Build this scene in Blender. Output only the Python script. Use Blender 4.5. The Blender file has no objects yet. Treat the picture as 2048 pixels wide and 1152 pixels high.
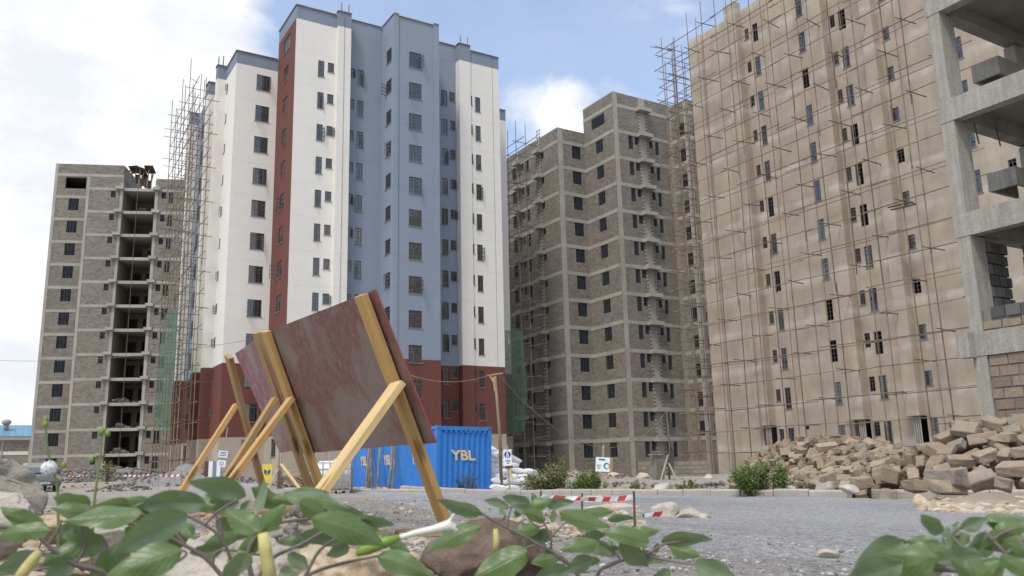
import bpy, math, random
import numpy as np
from mathutils import Vector, Matrix, noise as mnoise

rnd = random.Random(7)
nrs = np.random.RandomState(7)
PI = math.pi
sc = bpy.context.scene
C = sc.collection

# ---------------------------------------------------------------- camera
F_PX = 1681.63                       # focal length in pixels of a 2048 px wide frame
YAW, PIT, ROL = math.radians(58.68938), math.radians(11.84352), math.radians(-1.3653)
_cy, _sy, _cp, _sp = math.cos(YAW), math.sin(YAW), math.cos(PIT), math.sin(PIT)
FWD = np.array([_cy*_cp, _sy*_cp, _sp])
_R = np.array([_sy, -_cy, 0.0]); _U = np.cross(_R, FWD)
_c, _s = math.cos(ROL), math.sin(ROL)
RGT = _c*_R + _s*_U; UPV = -_s*_R + _c*_U
camd = bpy.data.cameras.new('camera'); cam = bpy.data.objects.new('camera', camd); C.objects.link(cam)
camd.sensor_width = 36.0; camd.lens = F_PX/2048*36.0
camd.clip_start = 0.05; camd.clip_end = 3000
m = Matrix.Identity(4)
for i in range(3):
    m[i][0] = RGT[i]; m[i][1] = UPV[i]; m[i][2] = -FWD[i]
cam.matrix_world = m
camd.dof.use_dof = True; camd.dof.focus_distance = 22.0; camd.dof.aperture_fstop = 9.0
sc.camera = cam

def ray(px, py):                     # direction with horizontal length 1
    d = FWD + (px-1024)/F_PX*RGT - (py-576)/F_PX*UPV
    return d/math.hypot(d[0], d[1])
def at(px, py, d):                   # world point at horizontal distance d
    return ray(px, py)*d
def onX(px, py, x): r = ray(px, py); return r*(x/r[0])
def onY(px, py, y): r = ray(px, py); return r*(y/r[1])

# ---------------------------------------------------------------- world, sun, exposure
SUN_EL, SUN_AZ = math.radians(58), math.radians(212)      # azimuth of the sun, from +X towards +Y
w = bpy.data.worlds.new('World'); sc.world = w; w.use_nodes = True
nt = w.node_tree; nt.nodes.clear()
def N(t, **kw):
    n = nt.nodes.new(t)
    for k, v in kw.items(): setattr(n, k, v)
    return n
def K(a, b): nt.links.new(a, b)
sky = N('ShaderNodeTexSky', sky_type='NISHITA', sun_disc=False, sun_elevation=SUN_EL, sun_rotation=PI/2-SUN_AZ)
sky.air_density = 1.0; sky.dust_density = 1.3; sky.ozone_density = 1.3
bg1 = N('ShaderNodeBackground'); bg1.inputs[1].default_value = 0.15; K(sky.outputs[0], bg1.inputs[0])
tc = N('ShaderNodeTexCoord')
mp = N('ShaderNodeMapping'); mp.inputs['Scale'].default_value = (1.0, 1.0, 1.9); mp.inputs['Location'].default_value = (0.37, 0.11, 0.2)
K(tc.outputs['Generated'], mp.inputs[0])
n1 = N('ShaderNodeTexNoise'); n1.inputs['Scale'].default_value = 3.6; n1.inputs['Detail'].default_value = 9; n1.inputs['Roughness'].default_value = 0.56; n1.inputs['Distortion'].default_value = 0.25
K(mp.outputs[0], n1.inputs['Vector'])
def math_(op, a, b=None, clamp=False):
    n = N('ShaderNodeMath', operation=op, use_clamp=clamp)
    for i, v in enumerate((a, b)):
        if v is None: continue
        if isinstance(v, (int, float)): n.inputs[i].default_value = v
        else: K(v, n.inputs[i])
    return n.outputs[0]
def lobe(px, py, width, amp):        # a cloud bank, or a gap, centred on one direction of the sky
    d = Vector(FWD + (px-1024)/F_PX*RGT - (py-576)/F_PX*UPV).normalized()
    vm = N('ShaderNodeVectorMath', operation='DOT_PRODUCT'); K(tc.outputs['Generated'], vm.inputs[0]); vm.inputs[1].default_value = d
    a = math_('SUBTRACT', vm.outputs['Value'], math.cos(width))
    a = math_('DIVIDE', a, 1-math.cos(width))
    a = math_('MAXIMUM', a, 0.0)
    return math_('MULTIPLY', a, amp)
val = n1.outputs['Fac']
for l in ((60, 330, 0.34, 0.42), (330, 90, 0.16, 0.14), (800, 60, 0.21, -0.24), (1130, 60, 0.13, -0.17), (1080, 210, 0.07, 0.20), (1300, 110, 0.07, 0.07),
          (1190, 250, 0.07, 0.16), (660, -60, 0.16, -0.10), (1010, 300, 0.03, -0.12)):
    val = math_('ADD', val, lobe(*l))
cr = N('ShaderNodeMapRange'); K(val, cr.inputs['Value']); cr.interpolation_type = 'SMOOTHSTEP'
cr.inputs['To Min'].default_value = 0.20; cr.inputs['From Min'].default_value = 0.47; cr.inputs['From Max'].default_value = 0.66
n2 = N('ShaderNodeTexNoise'); n2.inputs['Scale'].default_value = 7.0; n2.inputs['Detail'].default_value = 7; n2.inputs['Roughness'].default_value = 0.6
K(mp.outputs[0], n2.inputs['Vector'])
cc = N('ShaderNodeValToRGB'); K(n2.outputs['Fac'], cc.inputs[0])
cc.color_ramp.elements[0].position = 0.36; cc.color_ramp.elements[0].color = (0.80, 0.83, 0.885, 1)
cc.color_ramp.elements[1].position = 0.60; cc.color_ramp.elements[1].color = (1.0, 1.0, 1.0, 1)
bg2 = N('ShaderNodeBackground'); bg2.inputs[1].default_value = 0.66; K(cc.outputs[0], bg2.inputs[0])
mx = N('ShaderNodeMixShader'); K(cr.outputs[0], mx.inputs[0]); K(bg1.outputs[0], mx.inputs[1]); K(bg2.outputs[0], mx.inputs[2])
wo = N('ShaderNodeOutputWorld'); K(mx.outputs[0], wo.inputs[0])

sund = bpy.data.lights.new('sun', 'SUN'); sund.energy = 1.5; sund.angle = math.radians(11); sund.color = (1.0, 0.955, 0.89)
sun = bpy.data.objects.new('sun', sund); C.objects.link(sun)
sd = Vector((math.cos(SUN_EL)*math.cos(SUN_AZ), math.cos(SUN_EL)*math.sin(SUN_AZ), math.sin(SUN_EL)))
sun.rotation_euler = (-sd).to_track_quat('-Z', 'Y').to_euler()
sc.view_settings.view_transform = 'Standard'; sc.view_settings.look = 'None'
sc.view_settings.exposure = 0.74; sc.view_settings.gamma = 1.0
sc.view_settings.use_curve_mapping = False
sc.render.engine = 'CYCLES'; sc.cycles.max_bounces = 6; sc.cycles.transparent_max_bounces = 16
sc.cycles.use_denoising = True

# ---------------------------------------------------------------- materials
class Mat:
    def __init__(s, name):
        s.m = bpy.data.materials.new(name); s.m.use_nodes = True
        s.t = s.m.node_tree; s.b = s.t.nodes['Principled BSDF']; s.o = s.t.nodes['Material Output']
    def n(s, t, **kw):
        n = s.t.nodes.new(t)
        for k, v in kw.items(): setattr(n, k, v)
        return n
    def k(s, a, b): s.t.links.new(a, b)
    def coord(s, kind='world', scale=(1, 1, 1)):
        if kind == 'world': src = s.n('ShaderNodeNewGeometry').outputs['Position']
        else: src = s.n('ShaderNodeTexCoord').outputs['Object']
        mp = s.n('ShaderNodeMapping'); mp.inputs['Scale'].default_value = scale
        s.k(src, mp.inputs[0]); return mp.outputs[0]
    def noise(s, vec, scale, detail=5, rough=0.6, dist=0.0):
        n = s.n('ShaderNodeTexNoise'); s.k(vec, n.inputs['Vector'])
        n.inputs['Scale'].default_value = scale; n.inputs['Detail'].default_value = detail
        n.inputs['Roughness'].default_value = rough; n.inputs['Distortion'].default_value = dist
        return n.outputs['Fac']
    def ramp(s, fac, *stops):
        r = s.n('ShaderNodeValToRGB'); s.k(fac, r.inputs[0])
        e = r.color_ramp.elements
        while len(e) < len(stops): e.new(0.5)
        for el, (p, c) in zip(e, stops):
            el.position = p; el.color = (c, c, c, 1) if isinstance(c, (int, float)) else (*c, 1)
        return r.outputs[0]
    def mix(s, fac, a, b, mode='MIX'):
        n = s.n('ShaderNodeMix', data_type='RGBA', blend_type=mode)
        for i, v in ((0, fac), (6, a), (7, b)):
            if isinstance(v, (int, float)): n.inputs[i].default_value = v if i == 0 else (v, v, v, 1)
            elif isinstance(v, tuple): n.inputs[i].default_value = (*v, 1)
            else: s.k(v, n.inputs[i])
        return n.outputs[2]
    def bump(s, h, strength=0.4, dist=0.02):
        b = s.n('ShaderNodeBump'); s.k(h, b.inputs['Height'])
        b.inputs['Strength'].default_value = strength; b.inputs['Distance'].default_value = dist
        s.k(b.outputs[0], s.b.inputs['Normal'])
    def done(s, col=None, rough=0.85, spec=0.3, metal=0.0):
        if col is not None:
            if isinstance(col, tuple): s.b.inputs['Base Color'].default_value = (*col, 1)
            else: s.k(col, s.b.inputs['Base Color'])
        s.b.inputs['Roughness'].default_value = rough
        s.b.inputs['Specular IOR Level'].default_value = spec
        s.b.inputs['Metallic'].default_value = metal
        return s.m
def mul(c, k): return tuple(min(1, x*k) for x in c)

def m_wall(name, c, stain=0.12, big=0.25, streak=0.5, rough=0.88, tint=None, bump=0.25):
    q = Mat(name); v = q.coord()
    a = q.noise(v, big, 6, 0.6); b = q.noise(q.coord(scale=(1, 1, 0.13)), 1.3, 5, 0.65); f = q.noise(v, 9.0, 4, 0.7)
    col = q.mix(q.ramp(a, (0.3, 0.0), (0.72, 1.0)), mul(c, 1-stain), mul(c, 1+stain*0.35))
    t = tint or mul(c, 0.72)
    col = q.mix(q.ramp(b, (0.52, 0.0), (0.86, streak)), col, t)
    col = q.mix(0.10, col, f, 'OVERLAY')
    q.bump(q.noise(v, 26, 4, 0.7), bump, 0.012)
    return q.done(col, rough, 0.25)

def m_paint(name, c, lines=0.10, zoff=0.0, streak=0.22, tint=(0.6, 0.55, 0.46)):
    q = Mat(name); v = q.coord()
    a = q.noise(v, 0.25, 6, 0.6); p = q.noise(v, 1.1, 5, 0.7); s_ = q.noise(q.coord(scale=(1, 1, 0.07)), 1.7, 5, 0.7); f = q.noise(v, 7.0, 4, 0.7)
    col = q.mix(q.ramp(a, (0.3, 0.0), (0.72, 1.0)), mul(c, 0.93), mul(c, 1.03))
    col = q.mix(q.ramp(p, (0.36, 0.0), (0.64, 0.5)), col, mul(c, 0.92))
    col = q.mix(q.ramp(s_, (0.56, 0.0), (0.84, streak)), col, tint)
    sep = q.n('ShaderNodeSeparateXYZ'); q.k(v, sep.inputs[0])
    w_ = q.n('ShaderNodeMath', operation='MULTIPLY_ADD'); q.k(q.noise(v, 0.5, 2), w_.inputs[0]); w_.inputs[1].default_value = 0.05; q.k(sep.outputs['Z'], w_.inputs[2])
    z = q.n('ShaderNodeMath', operation='ADD'); q.k(w_.outputs[0], z.inputs[0]); z.inputs[1].default_value = 60+zoff
    md = q.n('ShaderNodeMath', operation='FLOORED_MODULO'); q.k(z.outputs[0], md.inputs[0]); md.inputs[1].default_value = 3.0
    dv = q.n('ShaderNodeMath', operation='DIVIDE'); q.k(md.outputs[0], dv.inputs[0]); dv.inputs[1].default_value = 3.0
    line = q.ramp(dv.outputs[0], (0.0, 0.0), (0.004, lines), (0.02, lines), (0.05, 0.0))
    col = q.mix(line, col, mul(c, 0.6)); col = q.mix(0.10, col, f, 'OVERLAY')
    q.bump(q.noise(v, 2.2, 5, 0.65), 0.25, 0.03)
    return q.done(col, 0.85, 0.25)
def m_random(name, cols, grain=14.0, gmix=0.35, rough=0.92, source='island', bump=0.5, coord='world', bscale=40, bdist=0.01):
    """masonry unit: colour picked per piece, plus grain and pits"""
    q = Mat(name)
    if source == 'island': r = q.n('ShaderNodeNewGeometry').outputs['Random Per Island']
    else: r = q.n('ShaderNodeObjectInfo').outputs['Random']
    col = q.ramp(r, *[(i/max(1, len(cols)-1), c) for i, c in enumerate(cols)])
    v = q.coord(coord)
    big = q.noise(q.coord('world'), 0.35, 5, 0.6)
    col = q.mix(q.ramp(big, (0.35, 0.30), (0.7, 0.0)), col, mul(cols[0], 0.62))
    f = q.noise(v, grain, 5, 0.7)
    col = q.mix(gmix, col, f, 'OVERLAY')
    q.bump(q.noise(v, bscale, 5, 0.75), bump, bdist)
    return q.done(col, rough, 0.2)

WHITE = (0.75, 0.715, 0.645); BLUE = (0.246, 0.284, 0.342); RED = (0.158, 0.060, 0.046); PARA = (0.215, 0.25, 0.30)
M = {}
M['white'] = m_paint('cream_paint', WHITE, 0.16, 0.1, 0.30)
M['blue'] = m_paint('blue_paint', BLUE, 0.16, 0.1, 0.40, tint=(0.30, 0.34, 0.40))
M['red'] = m_paint('oxide_red_paint', RED, 0.2, 0.1, 0.45, tint=(0.21, 0.095, 0.078))
M['para'] = m_wall('grey_blue_paint', PARA, 0.08, 0.3, 0.25)
M['plinth'] = m_wall('beige_render', (0.42, 0.36, 0.29), 0.18, 0.4, 0.6)
M['conc'] = m_wall('raw_concrete', (0.385, 0.352, 0.30), 0.22, 0.5, 0.75, tint=(0.22, 0.20, 0.175), bump=0.4)
M['conc_plain'] = m_wall('board_marked_concrete', (0.385, 0.36, 0.315), 0.30, 1.6, 0.95, tint=(0.20, 0.185, 0.16), bump=0.9)
M['conc_dark'] = m_wall('weathered_concrete', (0.285, 0.262, 0.225), 0.28, 1.2, 0.8, tint=(0.16, 0.145, 0.122), bump=0.8)
M['mortar'] = m_wall('grey_mortar', (0.215, 0.195, 0.17), 0.2, 0.4, 0.5)
M['mortar_pale'] = m_wall('pale_mortar', (0.36, 0.34, 0.31), 0.2, 0.4, 0.5)
def m_formed():
    q = Mat('board_marked_raw_concrete'); v = q.coord(); s1_ = q.noise(q.coord(scale=(1, 1, 0.05)), 8, 4, 0.65); s2_ = q.noise(q.coord(scale=(1, 1, 0.12)), 2.2, 5, 0.65); a = q.noise(v, 2.5, 6, 0.65); f = q.noise(v, 30, 4, 0.75)
    col = q.mix(q.ramp(s1_, (0.34, 0.0), (0.66, 1.0)), (0.30, 0.277, 0.238), (0.42, 0.39, 0.34))
    col = q.mix(q.ramp(a, (0.36, 0.55), (0.60, 0.0)), col, (0.28, 0.255, 0.215))
    col = q.mix(q.ramp(s2_, (0.54, 0.0), (0.78, 0.8)), col, (0.185, 0.165, 0.138))
    col = q.mix(0.3, col, q.ramp(f, (0.3, 0.1), (0.7, 0.9)), 'OVERLAY')
    h = q.n('ShaderNodeMath', operation='ADD'); q.k(s1_, h.inputs[0]); q.k(f, h.inputs[1]); q.bump(h.outputs[0], 0.8, 0.02)
    return q.done(col, 0.9, 0.2)
M['conc_pale'] = m_formed()
GREYB = [(0.185, 0.163, 0.134), (0.238, 0.208, 0.172), (0.285, 0.248, 0.204), (0.212, 0.19, 0.163)]
TANB = [(0.20, 0.165, 0.125), (0.29, 0.245, 0.185), (0.33, 0.275, 0.205), (0.24, 0.21, 0.17)]
M['block'] = m_random('grey_stone_block', GREYB)
M['block_o'] = m_random('grey_stone_block_single', GREYB, source='object')
M['block_tan'] = m_random('buff_stone_block', TANB)
M['block_tan_o'] = m_random('buff_stone_block_single', [(0.235, 0.185, 0.13), (0.30, 0.24, 0.17), (0.34, 0.28, 0.205)], source='object', gmix=0.5, bump=0.9, bscale=30, bdist=0.02)
M['block_patch'] = m_random('pale_tan_block_single', [(0.24, 0.205, 0.16), (0.30, 0.26, 0.205), (0.34, 0.295, 0.235)], source='object')
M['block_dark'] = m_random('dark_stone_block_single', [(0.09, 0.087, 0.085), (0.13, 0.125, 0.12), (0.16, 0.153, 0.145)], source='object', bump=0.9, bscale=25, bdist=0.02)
M['stone'] = m_random('quarried_stone', [(0.27, 0.205, 0.138), (0.36, 0.282, 0.195), (0.42, 0.34, 0.245), (0.31, 0.25, 0.18), (0.29, 0.26, 0.215)], source='object', coord='object', grain=7, gmix=0.45, bump=0.9, bscale=16, bdist=0.025)
M['stone_i'] = m_random('quarried_stone_heap', [(0.27, 0.205, 0.138), (0.36, 0.282, 0.195), (0.31, 0.25, 0.18)], source='island', grain=7, gmix=0.45, bump=0.9, bscale=16, bdist=0.025)

def m_plaster():
    q = Mat('sand_cement_plaster'); v = q.coord()
    sep = q.n('ShaderNodeSeparateXYZ'); q.k(v, sep.inputs[0])
    wob = q.noise(v, 0.9, 4, 0.6)
    z = q.n('ShaderNodeMath', operation='MULTIPLY_ADD'); q.k(wob, z.inputs[0]); z.inputs[1].default_value = 0.45; q.k(sep.outputs['Z'], z.inputs[2])
    z2 = q.n('ShaderNodeMath', operation='SUBTRACT'); q.k(z.outputs[0], z2.inputs[0]); z2.inputs[1].default_value = 0.42
    md = q.n('ShaderNodeMath', operation='FLOORED_MODULO'); q.k(z2.outputs[0], md.inputs[0]); md.inputs[1].default_value = 3.0
    band = q.ramp(md.outputs[0], (0.0, 0.0), (0.06, 0.75), (0.16, 0.15), (0.33, 0.0))
    dv = q.n('ShaderNodeMath', operation='DIVIDE'); q.k(md.outputs[0], dv.inputs[0]); dv.inputs[1].default_value = 3.0
    band = q.ramp(dv.outputs[0], (0.0, 0.0), (0.10, 0.20), (0.22, 0.80), (0.27, 0.75), (0.33, 0.15), (0.55, 0.0))
    a = q.noise(v, 0.55, 6, 0.62)
    col = q.mix(q.ramp(a, (0.30, 0.0), (0.72, 1.0)), (0.330, 0.276, 0.205), (0.455, 0.390, 0.302))
    s = q.noise(q.coord(scale=(1, 1, 0.1)), 1.6, 5, 0.65)
    col = q.mix(q.ramp(s, (0.50, 0.0), (0.85, 0.65)), col, (0.255, 0.222, 0.178))
    bm = q.n('ShaderNodeMath', operation='MULTIPLY'); q.k(band, bm.inputs[0]); q.k(q.ramp(q.noise(v, 0.8, 4, 0.6), (0.36, 0.05), (0.62, 0.80)), bm.inputs[1])
    col = q.mix(bm.outputs[0], col, (0.56, 0.52, 0.455))
    col = q.mix(0.12, col, q.noise(v, 8, 4, 0.7), 'OVERLAY')
    q.bump(q.noise(v, 20, 4, 0.7), 0.3, 0.015)
    return q.done(col, 0.9, 0.2)
M['plaster'] = m_plaster()

def m_simple(name, c, var=0.2, scale=6.0, rough=0.7, metal=0.0, spec=0.4, coord='object', bump=0.0, bs=30):
    q = Mat(name); v = q.coord(coord)
    f = q.noise(v, scale, 5, 0.65)
    col = q.mix(q.ramp(f, (0.3, 0.0), (0.75, 1.0)), mul(c, 1-var), mul(c, 1+var))
    if bump: q.bump(q.noise(v, bs, 4, 0.7), bump, 0.01)
    return q.done(col, rough, spec, metal)
M['steel'] = m_simple('dark_window_steel', (0.10, 0.098, 0.098), 0.2, 3, 0.55, coord='world')
def m_grille():
    q = Mat('grey_grille_bar'); r = q.n('ShaderNodeObjectInfo').outputs['Random']
    return q.done(q.ramp(r, (0.0, (0.14, 0.143, 0.147)), (0.5, (0.30, 0.305, 0.31)), (1.0, (0.46, 0.465, 0.47))), 0.5, 0.4)
M['grille'] = m_grille()
M['grille_dark'] = m_simple('primed_grille_bar', (0.055, 0.060, 0.075), 0.3, 3, 0.55, coord='world')
M['rust'] = m_simple('rusted_steel', (0.12, 0.075, 0.05), 0.4, 9, 0.8)
M['pole'] = m_simple('weathered_pole', (0.225, 0.175, 0.125), 0.4, 2.5, 0.85, coord='world')
M['pole_dark'] = m_simple('grey_weathered_pole', (0.15, 0.118, 0.09), 0.45, 2.5, 0.85, coord='world')
M['dirt'] = m_simple('dry_dirt', (0.30, 0.245, 0.18), 0.25, 1.5, 0.95, coord='world', bump=0.7, bs=10)
M['rubble_dark'] = m_random('grey_rubble', [(0.12, 0.11, 0.10), (0.20, 0.18, 0.155), (0.27, 0.24, 0.20)], source='island', bump=0.6)
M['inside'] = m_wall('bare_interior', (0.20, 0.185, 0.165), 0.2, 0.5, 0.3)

def m_glass(name, tint=0.72, refl=0.16):
    q = Mat(name)
    tr = q.n('ShaderNodeBsdfTransparent'); tr.inputs[0].default_value = (tint, tint*1.01, tint*1.02, 1)
    gl = q.n('ShaderNodeBsdfGlossy'); gl.inputs['Roughness'].default_value = 0.06
    fr = q.n('ShaderNodeLayerWeight'); fr.inputs['Blend'].default_value = 0.22
    ad = q.n('ShaderNodeMath', operation='ADD', use_clamp=True); q.k(fr.outputs['Fresnel'], ad.inputs[0]); ad.inputs[1].default_value = refl
    mxs = q.n('ShaderNodeMixShader'); q.k(ad.outputs[0], mxs.inputs[0]); q.k(tr.outputs[0], mxs.inputs[1]); q.k(gl.outputs[0], mxs.inputs[2])
    q.k(mxs.outputs[0], q.o.inputs[0]); return q.m
M['glass'] = m_glass('window_glass', 0.85, 0.07)

def m_net():
    q = Mat('green_shade_net'); v = q.coord('world')
    f = q.noise(v, 0.8, 5, 0.6); t = q.noise(v, 2.5, 4, 0.6)
    d = q.n('ShaderNodeBsdfDiffuse'); q.k(q.mix(f, (0.10, 0.19, 0.125), (0.23, 0.31, 0.24)), d.inputs[0])
    tl = q.n('ShaderNodeBsdfTranslucent'); tl.inputs[0].default_value = (0.13, 0.30, 0.18, 1)
    m1 = q.n('ShaderNodeMixShader'); m1.inputs[0].default_value = 0.35; q.k(d.outputs[0], m1.inputs[1]); q.k(tl.outputs[0], m1.inputs[2])
    tr = q.n('ShaderNodeBsdfTransparent')
    m2 = q.n('ShaderNodeMixShader'); q.k(q.ramp(t, (0.35, 0.30), (0.70, 0.52)), m2.inputs[0]); q.k(m1.outputs[0], m2.inputs[1]); q.k(tr.outputs[0], m2.inputs[2])
    q.k(m2.outputs[0], q.o.inputs[0]); return q.m
M['net'] = m_net()

# ---------------------------------------------------------------- mesh building
class MB:
    def __init__(s): s.v = []; s.f = []; s.m = []
    def add(s, vs, fs, mi=0):
        b = len(s.v); s.v.extend([tuple(map(float, p)) for p in vs])
        s.f.extend([tuple(i+b for i in f) for f in fs]); s.m.extend([mi]*len(fs))
    def quad(s, a, b, c, d, mi=0): s.add([a, b, c, d], [(0, 1, 2, 3)], mi)
    def obox(s, c, ax, ay, az, mi=0, jit=0.0, r=None):      # centre and three half axes
        c, ax, ay, az = map(np.array, (c, ax, ay, az)); vs = []
        for k in (-1, 1):
            for j in (-1, 1):
                for i in (-1, 1):
                    p = c+ax*i+ay*j+az*k
                    if jit: p = p+np.array([(r or rnd).uniform(-jit, jit) for _ in range(3)])
                    vs.append(p)
        s.add(vs, [(0, 2, 3, 1), (4, 5, 7, 6), (0, 1, 5, 4), (2, 6, 7, 3), (0, 4, 6, 2), (1, 3, 7, 5)], mi)
    def box(s, lo, hi, mi=0):
        lo = np.array(lo, float); hi = np.array(hi, float); h = (hi-lo)/2
        s.obox((lo+hi)/2, (h[0], 0, 0), (0, h[1], 0), (0, 0, h[2]), mi)
    def bar(s, a, b, wx, wy, up=(0, 0, 1), mi=0):           # rectangular bar from a to b
        a = np.array(a, float); b = np.array(b, float); d = b-a; L = np.linalg.norm(d); d = d/L
        u = np.array(up, float); x = np.cross(d, u)
        if np.linalg.norm(x) < 1e-6: x = np.cross(d, (1, 0, 0))
        x /= np.linalg.norm(x); y = np.cross(x, d)
        s.obox((a+b)/2, x*wx/2, y*wy/2, d*L/2, mi)
    def tube(s, pts, rad, n=8, mi=0, cap=True):
        pts = [np.array(p, float) for p in pts]; k = len(pts)
        rad = [rad]*k if isinstance(rad, (int, float)) else rad
        vs = []; fs = []; prev = None
        for i, p in enumerate(pts):
            d = pts[min(i+1, k-1)]-pts[max(i-1, 0)]; d = d/(np.linalg.norm(d)+1e-12)
            if prev is None:
                x = np.cross(d, (0.31, 0.17, 0.93)); x = x if np.linalg.norm(x) > 1e-3 else np.cross(d, (1, 0, 0))
            else: x = prev-d*(prev@d)
            x = x/np.linalg.norm(x); prev = x; y = np.cross(d, x)
            for j in range(n):
                a = 2*PI*j/n; vs.append(p+(x*math.cos(a)+y*math.sin(a))*rad[i])
        for i in range(k-1):
            for j in range(n):
                j2 = (j+1) % n; fs.append((i*n+j, i*n+j2, (i+1)*n+j2, (i+1)*n+j))
        if cap: fs.append(tuple(range(n-1, -1, -1))); fs.append(tuple((k-1)*n+j for j in range(n)))
        s.add(vs, fs, mi)
    def mesh(s, name, mats, off=(0, 0, 0), smooth=False):
        me = bpy.data.meshes.new(name)
        v = np.array(s.v) - np.array(off) if s.v else np.zeros((0, 3))
        me.from_pydata(v.tolist(), [], s.f)
        for mm in (mats if isinstance(mats, (list, tuple)) else [mats]): me.materials.append(mm)
        if me.polygons:
            me.polygons.foreach_set('material_index', s.m)
            if smooth: me.polygons.foreach_set('use_smooth', [True]*len(me.polygons))
        me.update(); return me
    def build(s, name, mats, parent=None, off=None, smooth=False, kind=None, label=None):
        if off is None: off = WLOC.get(parent.name, (0, 0, 0)) if parent else (0, 0, 0)
        o = bpy.data.objects.new(name, s.mesh(name, mats, off, smooth)); C.objects.link(o)
        if parent: o.parent = parent
        if kind: o['kind'] = kind
        if label: o['label'] = label
        if parent: WLOC[o.name] = off
        return o
WLOC = {}
def tag(o, label, cat, group=None):
    o['label'] = label; o['category'] = cat
    if group: o['group'] = group
    return o
def thing(name, loc, label, cat, group=None, rz=0.0):
    o = bpy.data.objects.new(name, None); C.objects.link(o); o.location = loc; o.rotation_euler = (0, 0, rz)
    o.empty_display_size = 0.3
    WLOC[o.name] = tuple(loc) if not rz else (0, 0, 0)
    return tag(o, label, cat, group)
def inst(name, me, parent=None, loc=(0, 0, 0), rot=(0, 0, 0), scale=None, wl=False):
    o = bpy.data.objects.new(name, me); C.objects.link(o)
    if parent:
        o.parent = parent
        if wl: loc = np.array(loc)-np.array(WLOC[parent.name])
    o.location = loc; o.rotation_euler = rot
    if scale is not None: o.scale = scale
    return o

# ---------------------------------------------------------------- ground
_ctl = [at(890, 1060, 6.1), onX(1150, 993, 13.8), onX(1820, 1003, 13.8), onX(1000, 993, 13.8), at(1700, 1130, 4.9), at(980, 984, 33.5), at(700, 984, 33),
        onX(1400, 996, 13.8), at(60, 985, 60), at(430, 960, 76), at(300, 972, 60), at(130, 952, 117), at(1255, 956, 86), at(1464, 948, 70),
        at(1250, 976, 42), at(360, 1006, 10.5), at(1300, 1150, 3.9), at(500, 1010, 9.0), (0, 0, -0.38), (-4, 3, -0.40), (3, -3, -0.40), (20, 3, -0.75),
        (200, 60, -2.0), (60, 200, 0.2), (-60, 160, 0.5), (140, 160, -1.8), (-60, 20, -0.6), (80, -40, -1.2), (20, -40, -0.8), (-40, -40, -0.4)]
_P = np.array([p[:2] for p in _ctl]); _Z = np.array([p[2] for p in _ctl])
def _phi(r): return np.where(r > 1e-9, r*r*np.log(np.maximum(r, 1e-9)), 0.0)
_n = len(_P); _A = np.zeros((_n+3, _n+3))
_D = np.hypot(_P[:, None, 0]-_P[None, :, 0], _P[:, None, 1]-_P[None, :, 1])
_A[:_n, :_n] = _phi(_D)+np.eye(_n)*2.0; _A[:_n, _n] = 1; _A[:_n, _n+1:] = _P; _A[_n, :_n] = 1; _A[_n+1:, :_n] = _P.T
_W = np.linalg.solve(_A, np.concatenate([_Z, [0, 0, 0]]))
def gz_arr(x, y):
    x = np.asarray(x, float); y = np.asarray(y, float); sh = x.shape; x = x.ravel(); y = y.ravel()
    r = np.hypot(x, y); k = np.where(r > 150, 150/np.maximum(r, 1e-9), 1.0); xx = x*k; yy = y*k
    d = np.hypot(xx[:, None]-_P[None, :, 0], yy[:, None]-_P[None, :, 1])
    return (_phi(d)@_W[:_n]+_W[_n]+xx*_W[_n+1]+yy*_W[_n+2]).reshape(sh)
def gz(x, y): return float(gz_arr(np.array([x]), np.array([y]))[0])
def ground_at(px, py, d0=None):       # where the ray of a pixel meets the ground
    r = ray(px, py); prev = 0.5
    for d in np.arange(1.0, 140.0, 0.25):
        if r[2]*d < gz(r[0]*d, r[1]*d):
            lo, hi = prev, d
            for _ in range(18):
                mid = (lo+hi)/2
                if r[2]*mid < gz(r[0]*mid, r[1]*mid): hi = mid
                else: lo = mid
            return np.array([r[0]*hi, r[1]*hi, gz(r[0]*hi, r[1]*hi)])
        prev = d
    return r*100

def m_ground():
    q = Mat('dusty_site_ground'); v = q.coord()
    a = q.noise(v, 0.18, 6, 0.62); b = q.noise(v, 1.4, 6, 0.68); g = q.noise(v, 14, 5, 0.75); f = q.noise(v, 55, 4, 0.8)
    col = q.mix(q.ramp(a, (0.36, 0.0), (0.62, 1.0)), (0.335, 0.308, 0.272), (0.40, 0.355, 0.29))
    col = q.mix(q.ramp(b, (0.46, 0.0), (0.64, 0.75)), col, (0.30, 0.292, 0.278))
    col = q.mix(0.55, col, q.ramp(g, (0.30, 0.08), (0.70, 0.92)), 'OVERLAY'); col = q.mix(0.5, col, q.ramp(f, (0.32, 0.05), (0.68, 0.95)), 'OVERLAY')
    vo = q.n('ShaderNodeTexVoronoi'); q.k(v, vo.inputs['Vector']); vo.inputs['Scale'].default_value = 28
    col = q.mix(q.ramp(vo.outputs['Distance'], (0.0, 0.45), (0.28, 0.0)), col, (0.56, 0.52, 0.45))
    h = q.n('ShaderNodeMath', operation='ADD'); q.k(g, h.inputs[0]); q.k(f, h.inputs[1])
    q.bump(h.outputs[0], 0.9, 0.03)
    return q.done(col, 0.95, 0.15)
M['ground'] = m_ground()
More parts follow.
